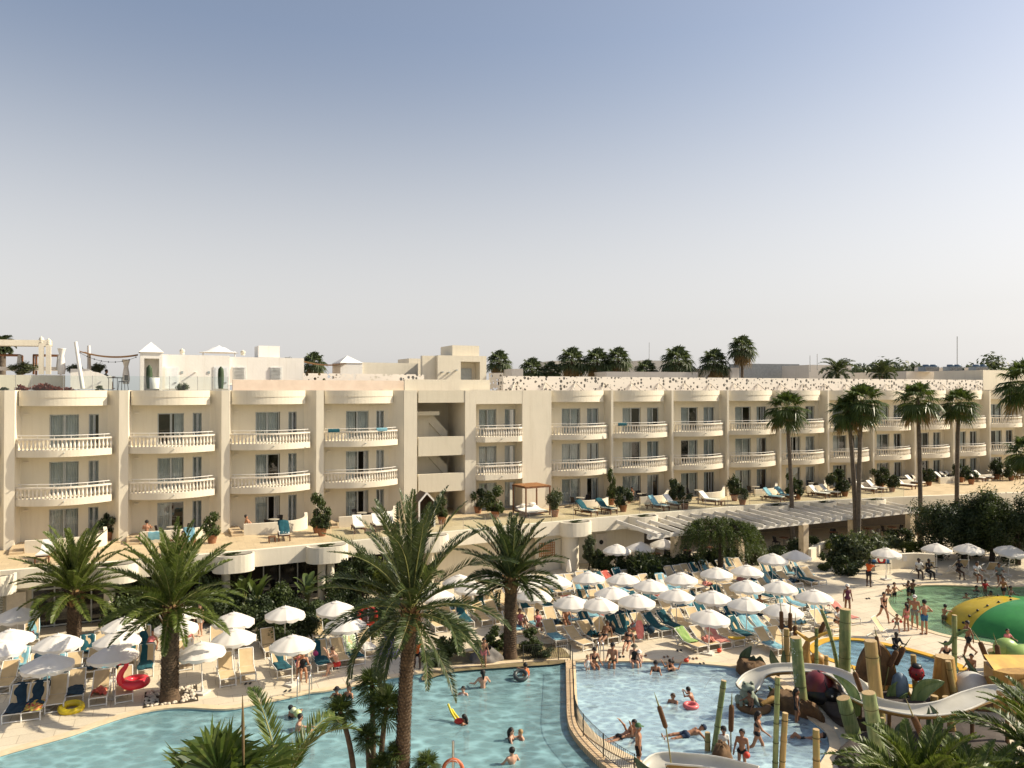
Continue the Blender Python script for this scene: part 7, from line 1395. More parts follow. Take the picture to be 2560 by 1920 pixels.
PW(780, 1828, WZ, 80, 'reach', 'child in a cap with arms out towards the adult in the turquoise pool', 1.42, 1, 'brown', (('suit', 'navy'),), hat=('grey', 'cap'), group=SW)
PW(1207, 1719, WZ, 20, 'waist', 'person seen from behind standing waist deep with dark tied hair', 1.8, 0, 'dark', (('briefs', 'green'),), True, SW and None, SW, dz=.12)
PW(1158, 1737, WZ, 165, 'waist', 'swimmer in a pale top up to the shoulders in mid pool', 1.5, 0, 'dark', (('suit', 'white'),), group=SW)
PW(1166, 1811, WZ, 60, 'reach', 'dark haired swimmer pushing a float with yellow noodles', 1.52, 1, 'dark', B_, True, group=SW)
PW(1278, 1850, WZ, -100, 'waist', 'swimmer in sunglasses facing a pale haired child by the divider', 1.6, 0, 'dark', B_, True, group=SW, sun=True)
PW(1308, 1846, WZ, 110, 'reach', 'pale haired child beside the swimmer in sunglasses', 1.5, 0, 'blond', (('trunks', 'blue'),), group=SW)
PW(1280, 1908, WZ, 30, 'waist', 'sunlit swimmer seen from behind at the bottom of the turquoise pool', 1.7, 0, 'dark', (('briefs', 'navy'),), group=SW)
PW(1319, 1688, WZ, 60, 'reach', 'person in an orange swim vest holding a dark ring in the pool corner', 1.7, 1, 'dark', (('vest', 'orange'),), group=SW)
PS(1485, 1664, 190, 'edge', 'person in a black cap sitting at the ladder of the pale blue pool', 1.65, 1, 'dark', B_, hat=('black', 'cap'), z=-.05, group=KW)
PW(1469, 1675, KZ, 200, 'waist', 'small child in the water left of the ladder of the pale blue pool', 1.0, 0, 'blond', (('suit', 'white'),), group=KW)
PS(1532, 1656, 165, 'edge', 'bare-chested person in a black cap sitting upright on the edge of the pale blue pool', 1.76, 1, 'dark', (('trunks', 'olive'),), hat=('black', 'cap'), z=.03, group=KW)
PS(1585, 1655, 180, 'edge', 'person in a straw hat and black swimsuit sitting on the pool edge', 1.64, 0, 'dark', (('suit', 'black'),), hat=('olive', 'brim'), z=.03, group=KW)
PS(1598, 1656, 170, 'edge', 'small child in white sitting beside the person in a straw hat', 1.05, 0, 'blond', (('suit', 'white'),), z=.03, hat=('white', 'brim'), group=KW)
PW(1639, 1676, KZ, 170, 'sit', 'person in a cap sitting low in the water at the far pool edge', 1.62, 1, 'dark', B_, hat=('black', 'cap'), sun=True, group=KW, dz=-.02)
PW(1672, 1676, KZ, -60, 'side', 'left one of two dark haired people leaning together at the far pool edge', 1.6, 1, 'dark', B_, True, group=KW)
PW(1688, 1675, KZ, 100, 'side', 'right one of two dark haired people leaning together at the far pool edge', 1.72, 1, 'dark', (('trunks', 'black'),), group=KW)
PW(1684, 1755, KZ, 150, 'sit', 'bather with tied brown hair sitting up to the chest in mid pool', 1.6, 1, 'brown', B_, group=KW, dz=-.1)
PW(1735, 1757, KZ, 60, 'hug', 'broad bather bending over a child in a pink ring in mid pool', 1.3, 1, 'dark', (('trunks', 'black'),), group=KW, tweak=dict(lean=25, hipL=60, kneeL=70, hipR=60, kneeR=70), dz=-.2)
PW(1596, 1910, KZ, -95, 'stand', 'thin person in a green cap and black trunks standing by the railing', 1.74, 1, 'grey', (('trunks', 'black'),), hat=('green', 'cap'), group=KW)
PW(1588, 1838, KZ, 150, 'sit', 'bather hidden behind the person in a green cap', 1.7, 1, 'dark', group=KW, dz=.08)
person(G(1548, 1850, -.17), -65, 'prone', 'bather lying on the stomach in shallow water with hands at the face', 1.72, 1, 'dark', (('briefs', 'black'),), group=KW)
person(G(1715, 1842, -.12), 100, 'back', 'bather floating on the back in dark blue trunks and a cap', 1.75, 1, 'dark', (('trunks', 'navy'),), hat=('navy', 'cap'), sun=True, group=KW)
PW(1809, 1897, KZ, 180, 'stand', 'child in a black cap and white top by the leaning bamboo post', 1.3, 1, 'dark', (('shirt', 'white'), ('briefs', 'black')), hat=('black', 'cap'), group=KW, dz=.12)
PW(1855, 1912, KZ, 150, 'contra', 'person with long dark hair and a red bag at the hip by the cattail', 1.56, 1, 'dark', (('briefs', 'black'),), True, group=KW)
PW(1893, 1866, KZ, -105, 'walk', 'person in a bikini striding through the shallow water at right', 1.68, 1, 'dark', B_, True, group=KW)
PW(1992, 1803, KZ, -110, 'contra', 'person in a black swimsuit under the water spout', 1.62, 2, 'dark', (('suit', 'black'),), True, group=KW)
PW(1877, 1782, KZ, 130, 'reach', 'dark child standing beside the frog figure', 1.2, 2, 'dark', (('trunks', 'black'),), group=KW)
person(G(2010, 1858, -.3), 75, 'lie', 'person in black trunks lying in the shallow shade with one knee up', 1.75, 1, 'dark', (('trunks', 'black'),), group=KW)
DG = 'people standing on the right deck'
PS(2172, 1467, -60, 'reach', 'person in an orange vest and black shorts holding a long pole', 1.76, 3, 'dark', (('shirt', 'orange'), ('trunks', 'black')), group=DG)
m = MB(); m.tube([G(2180, 1450, .9), G(2232, 1466, .1)], .018, 6); one('pool_pole', m, STEEL, 'long pole held by the person in an orange vest', 'pole', G(2180, 1450, .9))
PS(2119, 1534, 185, 'contra', 'person in a white cap and dark red swimsuit standing behind a blue lounger', 1.66, 2, 'dark', (('suit', 'purple'),), hat=('white', 'cap'), group=DG)
PS(2209, 1554, 190, 'walk', 'person in a black bikini walking along the splash pool edge', 1.68, 1, 'dark', B_, group=DG)
PS(2266, 1578, 20, 'contra', 'slim girl with long dark hair beside the person in a white hat', 1.45, 1, 'dark', (('briefs', 'pink'), ('top', 'pink')), True, group=DG)
PS(2287, 1572, 150, 'contra', 'bare-chested person in a white hat and grey shorts', 1.78, 1, 'dark', (('trunks', 'grey'),), hat=('white', 'cap'), group=DG)
PS(2311, 1586, 10, 'hips', 'person in blue shorts and dark cap with hands on hips, seen from behind', 1.8, 1, 'dark', (('trunks', 'blue'),), hat=('black', 'cap'), group=DG)
t_ = PS(2242, 1579, 175, 'walk', 'toddler with red arm bands walking on the deck', .92, 1, 'brown', (('trunks', 'grey'),), group=DG, tweak=dict(abL=60, abR=60, elL=5, elR=5)); m = MB()
for sg in (-1, 1): m.tube([(sg*.16, 0, .56), (sg*.24, 0, .52)], [.07, .065], 10)
m.build('arm_bands', M('armband_red', (.7, .03, .02), .35), t_)
PS(2239, 1622, 180, 'sit', 'person in a black long sleeved suit sitting at the small pool', 1.6, 3, 'dark', (('suit', 'black'), ('sleeves', 'black'), ('leggings', 'black')), z=.03, group=DG)
PS(2421, 1641, 90, 'walk', 'bare-chested person in black shorts walking past the bamboo', 1.76, 2, 'dark', (('trunks', 'black'),), group=DG)
PS(2430, 1676, 130, 'edge', 'boy in dark trunks sitting on the edge of the small pool', 1.45, 1, 'dark', (('trunks', 'black'),), z=.03, group=DG)
SG = 'bathers in the green splash pool'
for x, y, yw, po, H, sk, lab, cl in ((2221, 1493, 150, 'contra', 1.15, 1, 'child at the left edge of the green splash pool bending forward', (('trunks', 'grey'),)), (2236, 1490, 190, 'waist', 1.25, 1, 'second child standing in the green splash pool by its left edge', (('trunks', 'black'),)), (2271, 1489, 90, 'hug', 1.4, 2, 'dark child with a back towards the pole holder in the splash pool', (('suit', 'black'),)), (2281, 1488, -60, 'reach', 1.45, 2, 'dark child reaching right in the splash pool', (('trunks', 'black'),)), (2271, 1508, 160, 'sit', 1.5, 2, 'bather sitting in the splash pool behind the white hat', (('trunks', 'black'),)), (2360, 1551, -70, 'reach', 1.3, 1, 'boy wading towards the green and yellow slide', (('trunks', 'olive'),)), (2408, 1566, -30, 'reach', 1.1, 2, 'boy in a cap at the foot of the yellow slide stripe', (('trunks', 'black'),)), (2416, 1495, 150, 'sit', 1.5, 1, 'bather with only head and shoulders above the splash pool', (('trunks', 'black'),)), (2439, 1477, 180, 'sit', 1.55, 2, 'dark haired bather at the far rim of the splash pool', (('suit', 'black'),)), (2463, 1480, 180, 'waist', 1.2, 2, 'child in a red top at the far rim of the splash pool', (('shirt', 'red'),)), (2480, 1492, 110, 'sit', 1.6, 2, 'bather leaning on the yellow slide top', (('trunks', 'black'),)), (2527, 1504, 200, 'waist', 1.35, 2, 'child at the right end of the slide top', (('trunks', 'black'),)), (2519, 1612, 180, 'waist', 1.2, 1, 'child in a pale top in the splash pool right of the walking person', (('shirt', 'pink'),))):
    PW(x, y, SZ, yw, po, lab, H, sk, 'dark', cl, group=SG)
PS(2509, 1500, 120, 'walk', 'child climbing on the yellow slide top', 1.3, 2, 'dark', (('trunks', 'black'),), z=1.0, group=SG)
LG = 'people on loungers and chairs'
for x, y, z, yw, po, H, sk, lab, cl, hr in ((1348, 1566, .36, 200, 'knees', 1.66, 1, 'person in pink with knees up on a lounger in the second row', (('dress', 'pink'),), 'dark'), (1415, 1556, .36, 190, 'sit', 1.7, 1, 'person bending forward on a lounger under the double parasols', (('briefs', 'black'),), 'dark'), (1512, 1594, .36, 150, 'lounge', 1.7, 2, 'deeply tanned person sitting on a front row lounger', (('briefs', 'black'),), 'dark'), (1902, 1524, .36, 120, 'sit', 1.68, 1, 'person sitting under the parasols at the right of the crowded deck', B_, 'dark'), (1303, 1562, .36, 200, 'knees', 1.6, 1, 'person in pink at the left end of the crowded deck', (('dress', 'pink'),), 'brown'), (2091, 1556, .36, 200, 'sit', 1.62, 1, 'dark haired person in white sitting with a child on the light blue lounger', (('shirt', 'white'), ('briefs', 'black')), 'dark'), (2104, 1558, .36, 160, 'sit', 1.1, 1, 'child sitting beside the person in white', (('shirt', 'white'),), 'dark'), (1570, 1610, .36, 160, 'lounge', 1.66, 1, 'person resting in shade of the front parasol', B_, 'dark'),
    (757, 1676, .36, 200, 'sit', 1.66, 1, 'person in black sitting behind the child in a pink dress', (('suit', 'black'),), 'dark'), (845, 1664, .36, 110, 'side', 1.74, 0, 'person in red shorts sitting sideways on a lounger', (('trunks', 'red'),), 'brown'), (1042, 1640, .42, 190, 'sit', 1.74, 3, 'person in an orange shirt sitting half behind the tall palm trunk', (('shirt', 'orange'), ('trunks', 'black')), 'dark'), (463, 1610, .36, 170, 'lounge', 1.66, 0, 'person sitting behind the stone ring palm trunk', (('suit', 'pink'),), 'brown'), (372, 1620, .4, 170, 'lounge', 1.66, 1, 'person with pink clothes on the teal lounger by the hedge', (('dress', 'pink'),), 'dark'),
    (2296, 1428, .42, 170, 'sit', 1.72, 3, 'person in a white top sitting under the dappled parasol', (('shirt', 'white'),), 'dark'), (2320, 1430, .42, 190, 'sit', 1.74, 3, 'dark dressed person sitting in the shade next to the white top', (('shirt', 'black'), ('leggings', 'black')), 'dark'), (2441, 1438, .42, 175, 'sit', 1.78, 2, 'person in a white shirt sitting under the shaded parasol', (('shirt', 'white'), ('trunks', 'olive')), 'dark'), (2497, 1440, .42, 160, 'sit', 1.7, 2, 'shaded person sitting at the right edge under the tilted parasol', (('shirt', 'grey'), ('trunks', 'olive')), 'dark'), (2396, 1430, .42, 180, 'sit', 1.7, 3, 'person barely visible in the dark shade beside the green backed chair', (('shirt', 'black'),), 'dark')):
    PS(x, y, yw, po, lab, H, sk, hr, cl, z=z, group=LG)
PS(747, 1695, 185, 'photo', 'child in a pink dress standing at the foot of the loungers', 1.2, 1, 'blond', (('dress', 'pink'),), True)
PS(1209, 1666, 195, 'reach', 'boy standing on the edge of the turquoise pool by the boulder', 1.3, 1, 'dark', (('trunks', 'pink'),))
PS(975, 1560, 190, 'walk', 'person walking behind the tall palm crown', 1.7, 1, 'dark', (('trunks', 'black'),)); PS(500, 1590, 160, 'contra', 'person standing at the hedge behind the white parasols', 1.66, 0, 'brown', (('dress', 'white'),), True)
TG2 = 'guests on the hotel terrace'
for px_, p_, z, yw, po, sk, lab, cl in ((368, 1.9, .42, 20, 'sit', 1, 'bare-backed guest sitting at the patio with the blue towel', (('trunks', 'navy'),)), (630, 1.7, .42, -60, 'lounge', 1, 'dark haired guest lying at the patio left of the tall leafy shrub', (('trunks', 'black'),)), (1582, 1.2, .42, 120, 'sit', 1, 'guest sitting at the patio table behind the light blue lounger', (('trunks', 'black'),))):
    wg = WL if px_ < 1200 else WR; person(Vector(wg.P(wg.u(px_, p_), p_, ZT+z)), yw, po, lab, 1.74, sk, 'dark', cl, group=TG2)
person(G(455, 1366, ZT+.42), 190, 'knees', 'guest with knees up on the light blue terrace lounger', 1.7, 0, 'dark', B_, group=TG2)
for x, y, yw, lab in ((213, 916, 170, 'guest seen behind the wavy white roof wall'), (262, 918, -60, 'guest at the rooftop bar under the brown sail')): q = at(x, y, WL, -4.2); person(Vector((q.x, q.y, 12.62+.7)), yw, 'sit', lab, 1.72, 1, 'dark', (('shirt', 'grey'),), group='guests on the roof')
# things held or floating beside the bathers
def ball_(x, y, z, r, m_, lab, name, cat): p = G(x, y, z); m = MB(); m.ball(p, r, 12, 8); one(name, m, m_, lab, cat, p)
ball_(744, 1783, .12, .15, M('ball_green', (.42, .52, .16), .35, (.55, .55, .3), 9), 'pale green ball held by the swimmer in a dark cap', 'beach_ball', 'ball'); ball_(733, 1776, .16, .13, M('ball_pale', (.55, .60, .40), .35), 'paler second ball behind the pale green one', 'beach_ball', 'ball'); ball_(1867, 1888, .75, .11, M('bag_red', (.6, .06, .03), .5), 'small red bag at the hip of the long haired person by the cattail', 'bag', 'bag')
p = G(1140, 1806, -.04); m = MB(); m.tube([p+Vector((.05, 0, 0)), p+Vector((-.2, .3, .25)), p+Vector((-.35, .5, .5))], .045, 8); m.tube([p+Vector((.2, .05, 0)), p+Vector((-.05, .3, .18)), p+Vector((-.2, .45, .32))], .045, 8); one('pool_noodle', m, M('noodle_yellow', (.70, .58, .04), .5), 'two yellow foam noodles pushed by the dark haired swimmer', 'pool noodle', p)
p = G(1149, 1803, .0); m = MB(); m.ball((p.x, p.y, .0), (.22, .14, .12), 10, 6); one('float_toy', m, RED, 'red float toy between the noodles and the dark haired swimmer', 'float', p)
p = G(1302, 1688, .12); one('swim_ring', torus(p, .26, .09, rx=.5), M('ring_dark', (.05, .06, .06), .4), 'dark swim ring held by the person in an orange vest', 'swim ring', p)
p = G(1727, 1764, -.02); one('swim_ring', torus(p, .24, .09), M('ring_pink', (.70, .16, .16), .35), 'pink swim ring in front of the broad bather in mid pool', 'swim ring', p)
# ================================================================ children's water play area
def streak(name, a, b, c, rough=.45):
    m, t, out = newmat(name); p = t.nodes.new('ShaderNodeBsdfPrincipled'); p.inputs['Roughness'].default_value = rough; mp = t.nodes.new('ShaderNodeMapping'); mp.inputs['Scale'].default_value = (9, 9, .8); ps = pos(t); t.links.new(ps, mp.inputs[0])
    k = mixc(t, ramp(t, noise(t, mp.outputs[0], 1, 4, .6), .38, .62), a, b); k = mixc(t, ramp(t, noise(t, ps, 1.6, 3), .5, .7), k, c); t.links.new(k, p.inputs['Base Color']); t.links.new(bumpn(t, noise(t, mp.outputs[0], 1.5, 3), .3, .02), p.inputs['Normal']); t.links.new(p.outputs[0], out.inputs[0]); return m
BAMG = streak('bamboo_green', (.10, .145, .05), (.21, .26, .10), (.28, .28, .12)); BAMY = streak('bamboo_yellow', (.40, .27, .10), (.28, .19, .07), (.22, .21, .07)); CUT = M('cut_wood', (.52, .38, .20), .8, (.40, .27, .13), 14)
CATB = M('cattail_brown', (.13, .065, .028), .95, (.08, .04, .018), 20, .6, 60); STEMG = streak('reed_stem', (.17, .18, .06), (.26, .22, .09), (.2, .15, .06))
BLADE = streak('leaf_sculpture', (.10, .17, .055), (.20, .27, .10), (.14, .22, .08), .4); BLADED = streak('leaf_sculpture_dark', (.045, .085, .05), (.075, .12, .065), (.06, .10, .05), .4)
ROCKB = M('rock_brown', (.17, .095, .04), .85, (.08, .045, .02), 2.5, .7, 5); ROCKY = streak('carved_wood', (.42, .24, .06), (.30, .16, .04), (.50, .32, .08), .5)
NODE = M('node_dark', (.06, .06, .025), .8); WPG, CTG, LBG = 'bamboo posts of the water play area', 'cattail sculptures', 'giant leaf sculptures'
def bamboo(x0, y0, x1, y1, w, m_, label, yb=None, zb=0.0, bend=0):
    """foot at picture point (x0,y0) on level zb (yb: where the hidden foot would stand), head at (x1,y1)"""
    b = G(x0, yb or y0, zb); top = PD(x1, y1, b.y); r = w*b.y/F/2; t = T('bamboo_post', label, 'post', b, 0, WPG); d = top-b; L = d.length; m = MB(); pts, rad = [], []; n = max(10, int(L/.12)); nn = max(1, round(L/(r*7.5)))
    for i in range(n+1):
        s = i/n; f = (s*nn+.35) % 1; nb = math.exp(-((min(f, 1-f))*nn and (min(f, 1-f)*L/nn/.05))**2); pts.append(d*s+Vector((bend*4*s*(1-s), 0, 0))); rad.append(r*(1.06-.1*s)*(1+.09*nb-.05*math.exp(-((min(f, 1-f)*L/nn-.08)/.05)**2)))
    m.tube(pts, rad, 16); m.build('stalk', m_, t); k_ = MB()
    for j in range(1, nn+1):
        f = (j-.35)/nn; i = min(n-1, int(f*n)); p = pts[i].lerp(pts[i+1], f*n-i); k_.tube([p-d.normalized()*.012, p+d.normalized()*.012], [rad[i]*1.1]*2, 16, False)
    k_.build('node_ring', NODE, t); c = MB(); a = d.normalized(); e = pts[-1]; c.tube([e-a*.02, e+a*.012], [rad[-1]*.97, rad[-1]*.93], 14); c.build('cut_top', CUT, t); return t
for a in ((1783, 1893, 1809.5, 1702, 14, BAMG, 'slender leaning green bamboo that squirts water into the pale blue pool', None, -.3), (1769, 1890, 1769, 1832, 14, BAMY, 'short yellow bamboo stub beside the leaning green one', None, -.3), (1936, 1985, 1944, 1693, 13, BAMG, 'tall thin green bamboo at the right side of the pale blue pool', None, 0), (1951, 1985, 1963, 1783, 15, BAMY, 'yellow bamboo right of the tall thin green one', None, 0), (2042, 1990, 2040, 1824, 17, BAMY, 'yellow bamboo in front of the person lying in the water', None, 0),
 (2111, 1700, 2113, 1523, 27, BAMG, 'thick upright green bamboo behind the curving slide', None, 0), (2096, 1690, 2053, 1524, 9, BAMG, 'thin curved green bamboo left of the thick upright one', None, 0, .12), (2006, 1772, 1989, 1594, 28, BAMG, 'hollow green bamboo with a dripping open top', None, 0), (2199, 1822, 2176, 1602, 31, BAMY, 'tall yellow bamboo standing inside the bend of the slide', None, 0), (2207, 1950, 2171, 1732, 35, BAMG, 'thickest green bamboo in front of the slide', None, 0), (2136, 1842, 2108, 1745, 35, BAMG, 'short leaning green bamboo left of the thickest one', None, 0),
 (2386, 1700, 2386, 1538, 12, BAMG, 'green bamboo with two side leaves at the right', None, 0), (2390, 1765, 2370, 1653, 14, BAMY, 'yellow leaning pole beside the carved stump', None, 0), (2385, 1850, 2364, 1742, 17, BAMY, 'round headed tan post in front of the slide', None, 0), (2336, 1775, 2336, 1740, 18, BAMY, 'short yellow block post behind the big leaf', None, 0), (1966, 1668, 1966, 1572, 14, BAMY, 'yellow bamboo behind the cattail pair at the left of the play area', None, 0), (2041, 1668, 2041, 1570, 9, BAMG, 'thin green bamboo left of the yellow water tap', None, 0), (2066, 1670, 2066, 1640, 10, BAMY, 'short yellow stub by the golden shell', None, 0), (2500, 1672, 2478, 1625, 20, BAMG, 'pale green cut bamboo near the caterpillar tube', None, 0), (2216, 1930, 2206, 1795, 10, BAMG, 'thin dark green bamboo behind the thickest one', None, 0)): bamboo(*a)
t = T('ladybird_post', 'yellow bamboo post topped with a red spotted ladybird ball', 'post', G(2290, 1752)); b = t.location; top = PD(2283, 1637, b.y); m = MB(); m.tube([(0, 0, 0), top-b], 13*b.y/F/2, 12); m.build('post', BAMY, t); c = PD(2284, 1677, b.y)-Vector((0, .22, 0))-b; LADY = M('ladybird_red', (.28, .018, .022), .3, (.20, .012, .016), 3); m = MB(); m.ball(c, (.30, .28, .33), 18, 12); m.build('ball', LADY, t); m = MB(); m.ball(c+Vector((0, -.02, .27)), (.2, .2, .12), 12, 7)
for i in range(12): a = i*2.4; z = -.6+i*.09; q = Vector((math.cos(a)*math.sqrt(1-z*z)*.285, math.sin(a)*math.sqrt(1-z*z)*.265, z*.315)); m.ball(c+q, .045, 8, 5)
m.build('spots', BLACK, t)
def cattail(sx, sy, hx, hy, kx, ky, bx, by, w, label, yb, zb=0.0):
    b = G(bx, yb, zb); P = lambda x, y: PD(x, y, b.y)-b; r = w*b.y/F/2; t = T('cattail', label, 'cattail sculpture', b, 0, CTG); a, h0, k0 = P(sx, sy), P(hx, hy), P(kx, ky)
    m = MB(); m.tube([(0, 0, 0), k0*.5+Vector((.02, 0, 0)), k0], [.028, .025, .022], 7); m.build('stem', STEMG, t); m = MB(); d = h0-k0; m.tube([k0+d*s for s in (0, .03, .1, .5, .9, .97, 1)], [r*.5, r*.85, r, r*1.03, r, r*.85, r*.45], 14); m.build('seed_head', CATB, t); m = MB(); m.tube([h0, h0.lerp(a, .5), a], [.028, .02, .004], 6); m.build('spike', STEMG, t)
for a in ((1635, 1729, 1647, 1765, 1665, 1820, 1683, 1960, 12, 'leaning cattail in front of the floating bather', 1965), (1830, 1728, 1829, 1762, 1827, 1829, 1825, 1925, 13, 'upright cattail beside the leaning green bamboo', 1925, -.3), (1950, 1499, 1953, 1528, 1954.5, 1573, 1956, 1660, 10, 'left cattail of the pair in front of the loungers', 1662), (1976, 1499, 1975.5, 1532, 1975.5, 1578, 1974, 1660, 10, 'right cattail of the pair in front of the loungers', 1662), (1989, 1532, 1988, 1564, 1988, 1591, 1985, 1655, 10, 'short cattail right of the pair in front of the loungers', 1662), (2069, 1525, 2062, 1555, 2044, 1594, 2030, 1664, 11, 'cattail tilted to the right above the yellow tap', 1664), (2126, 1657, 2136, 1680, 2153, 1730, 2165, 1790, 12, 'cattail leaning over the curve of the slide', 1800), (2186, 1566, 2191, 1590, 2199, 1642, 2205, 1735, 9, 'slim cattail beside the tall yellow bamboo', 1745), (2258, 1603, 2242, 1627, 2222, 1667, 2204, 1740, 13, 'front cattail of the crossing pair by the blue bird', 1746), (2279, 1591, 2260, 1618, 2238, 1662, 2214, 1735, 13, 'rear cattail of the crossing pair by the blue bird', 1742), (2264, 1744, 2283, 1791, 2311, 1853, 2332, 1925, 16, 'large cattail below the slide at the right', 1945), (2342, 1770, 2345, 1822, 2331, 1880, 2335, 1940, 15, 'short broad cattail beside the large one below the slide', 1950), (2431, 1575, 2450, 1605, 2468, 1650, 2478, 1700, 12, 'cattail leaning beside the walking person', 1705), (2483, 1582, 2492, 1612, 2498, 1655, 2502, 1700, 12, 'upright cattail in front of the caterpillar tube', 1705)): cattail(*a)
def blade(bx, by, tx, ty, w, label, m_=BLADE, yb=None, zb=0.0, bow=.12, fwd=-.1):
    b = G(bx, yb or by, zb); P0 = PD(bx, by, b.y)-b; tip = PD(tx, ty, b.y)-b+Vector((0, fwd, 0)); d = tip-P0; L = d.length; sd = d.cross(Vector((0, 1, 0))).normalized(); W_ = w*b.y/F/2; t = T('leaf_sculpture', label, 'leaf sculpture', b, 0, LBG); m = MB()
    def fn(u, v, sg): k = (u-.5)*2; q = W_*math.sin(math.pi*(.16+.84*v))**.75; c = P0+d*v+sd*bow*L*math.sin(math.pi*v); e = math.sqrt(max(0, 1-k*k)); return c+sd*k*q+Vector((0, sg*(.05*e+.0)*(1-.6*v)-.09*abs(k)*q/max(W_, .01)-.02*sg*(1-e), 0))
    m.grid(lambda u, v: fn(u, v, -1), 10, 16); m.grid(lambda u, v: fn(1-u, v, 1), 10, 16); m.build('blade', m_, t); rb = MB(); rb.tube([fn(.5, i/10, -1.1) for i in range(11)], [.018*(1-i/11)+.003 for i in range(11)], 5); rb.build('midrib', m_, t)
for a in ((1856, 1668, 1877, 1613, 26, 'tallest dark green leaf on the rock at the slide end', BLADED), (1884, 1670, 1882, 1636, 22, 'short dark leaf in the middle of the rock at the slide end', BLADED), (1900, 1671, 1898, 1638, 28, 'broad dark leaf on the right of the rock at the slide end', BLADED), (1951, 1672, 1925, 1622, 20, 'pointed green leaf left of the dripping bamboo', BLADED), (1966, 1672, 1958, 1622, 13, 'narrow green leaf beside the dripping bamboo', BLADED), (1958, 1742, 1918, 1712, 14, 'leaf tip reaching out under the low end of the slide', BLADE), (2142, 1790, 2078, 1682, 26, 'long curved leaf arching down over the slide', BLADE, 1822, 0, -.16), (2220, 1752, 2254, 1697, 24, 'upright leaf below the blue bird', BLADE, 1760), (2282, 1762, 2358, 1702, 44, 'largest bright green leaf beside the ladybird post', BLADE, 1772, 0, .2), (2246, 1760, 2266, 1730, 14, 'small leaf in front of the blue bird', BLADE, 1765), (2290, 1812, 2290, 1760, 20, 'small curled leaf hanging over the slide edge', BLADE, 1850), (2326, 1850, 2320, 1758, 22, 'curled leaf pair at the slide edge', BLADED, 1870, 0, -.2), (2345, 1850, 2318, 1765, 14, 'thin leaf behind the curled pair', BLADED, 1870, 0, .15), (2250, 1852, 2268, 1795, 24, 'drooping leaf under the slide', BLADED, 1880, 0, .25), (1642, 1935, 1583, 1886, 22, 'dark green leaf lying over the railing end at the bottom', BLADED, 1960, 0, .12), (2466, 1710, 2402, 1632, 12, 'long thin leaf leaning in front of the white snail form', BLADED, 1745, 0, .06), (2386, 1590, 2418, 1572, 8, 'right side leaf of the green bamboo', BLADE, 1700), (2382, 1586, 2340, 1602, 8, 'left drooping side leaf of the green bamboo', BLADE, 1700, 0, .3), (1800, 1893, 1795, 1862, 20, 'short green leaf at the foot of the leaning bamboo', BLADE, 1895, -.3)): blade(*a)
def rock(name, pts, z0, h, m_, label, cat='rock', seed=1, taper=.75):
    P = catmull([G(x, y, 0) for x, y in pts], 4); c = sum(P, Vector((0, 0, 0)))/len(P); n = len(P); r = np.random.RandomState(seed); m = MB(); K = 6; vs = []
    for k in range(K+1):
        s = k/K; q = 1-(1-taper)*s**1.5-(.35*max(0, s-.8)*5*.5); jit = r.uniform(-.05, .05, n)
        for i in range(n): p = c+(P[i]-c)*(q+jit[i]*(s > 0)); vs.append((p.x, p.y, z0+h*(1-(1-s)**1.6)+.06*h*math.sin(i*1.7+k)))
    m.add(vs, [(k*n+i, k*n+(i+1) % n, (k+1)*n+(i+1) % n, (k+1)*n+i) for k in range(K) for i in range(n)], True); m.add(vs, [tuple(range(K*n, K*n+n))]); return one(name, m, m_, label, cat, c)
rock('rock', ((1838, 1672), (1858, 1688), (1890, 1690), (1915, 1684), (1915, 1668), (1870, 1662), (1845, 1664)), -.5, .95, ROCKB, 'brown rock carrying three dark leaves at the pool edge')
rock('rock', ((1915, 1748), (1940, 1768), (1990, 1785), (2040, 1800), (2062, 1812), (2060, 1795), (2010, 1760), (1960, 1742), (1925, 1738)), -.5, .95, ROCKB, 'long brown rock arch under the curving slide', 'rock', 3)
rock('play_mound', ((2040, 1740), (2070, 1790), (2110, 1820), (2200, 1840), (2090, 1900), (2200, 1990), (2420, 1990), (2520, 1850), (2400, 1780), (2300, 1752), (2200, 1740), (2100, 1722)), 0, .35, M('play_floor_shade', (.07, .055, .045), .9, (.04, .03, .025), 1.5), 'dark raised floor under the water slide', 'mound', 5, .9)  # shade on the ground under the slide is put into this dark colour
rock('rock', ((1770, 1940), (1790, 1900), (1815, 1905), (1838, 1935), (1815, 1955)), 0, .9, ROCKB, 'pointed brown rock at the bottom edge beside the second slide', 'rock', 7, .3)
def slide(name, path, wd, wall, label, side=None):
    P = [PD(x, y, HC and (HC-z)*F/((y-HY)) ) for x, y, z in path]; P = [Vector((p.x, p.y, z)) for p, (_, _, z) in zip(P, path)]; P = catmull(P, 7, False); t = T(name, label, 'water slide', (P[0].x, P[0].y, 0)); O = Vector(t.location); n = len(P)
    def cr(i, k, off):
        a = (P[min(i+1, n-1)]-P[max(i-1, 0)]); a.z = 0; a.normalize(); s = Vector((-a.y, a.x, 0)); th = math.pi*(k-.5); x = math.sin(th)*(wd/2+off); z = (1-math.cos(th))*(wall+off*.3)-off; return P[i]-O+s*x+Vector((0, 0, z))
    m = MB(); m.grid(lambda u, v: cr(round(u*(n-1)), v, 0), n-1, 12); m.build('trough', M('slide_white', (.58, .55, .47), .25, (.50, .47, .39), 1.2), t); m = MB(); m.grid(lambda u, v: cr(round(u*(n-1)), v, .05), n-1, 12); m.build('shell', side or M('slide_shell', (.36, .22, .07), .5, (.26, .15, .05), 2), t); m = MB()
    for v in (0, 1): m.tube([cr(i, v, .025) for i in range(n)], .035, 6)
    m.build('rim', M('slide_rim', (.76, .72, .62), .3), t); m = MB()
    for i in range(6, n-2, 9):
        q = P[i]-O; m.tube([(q.x, q.y, -.3), (q.x, q.y, q.z-.05)], .07, 8)
    m.build('support', ROCKB, t); return t
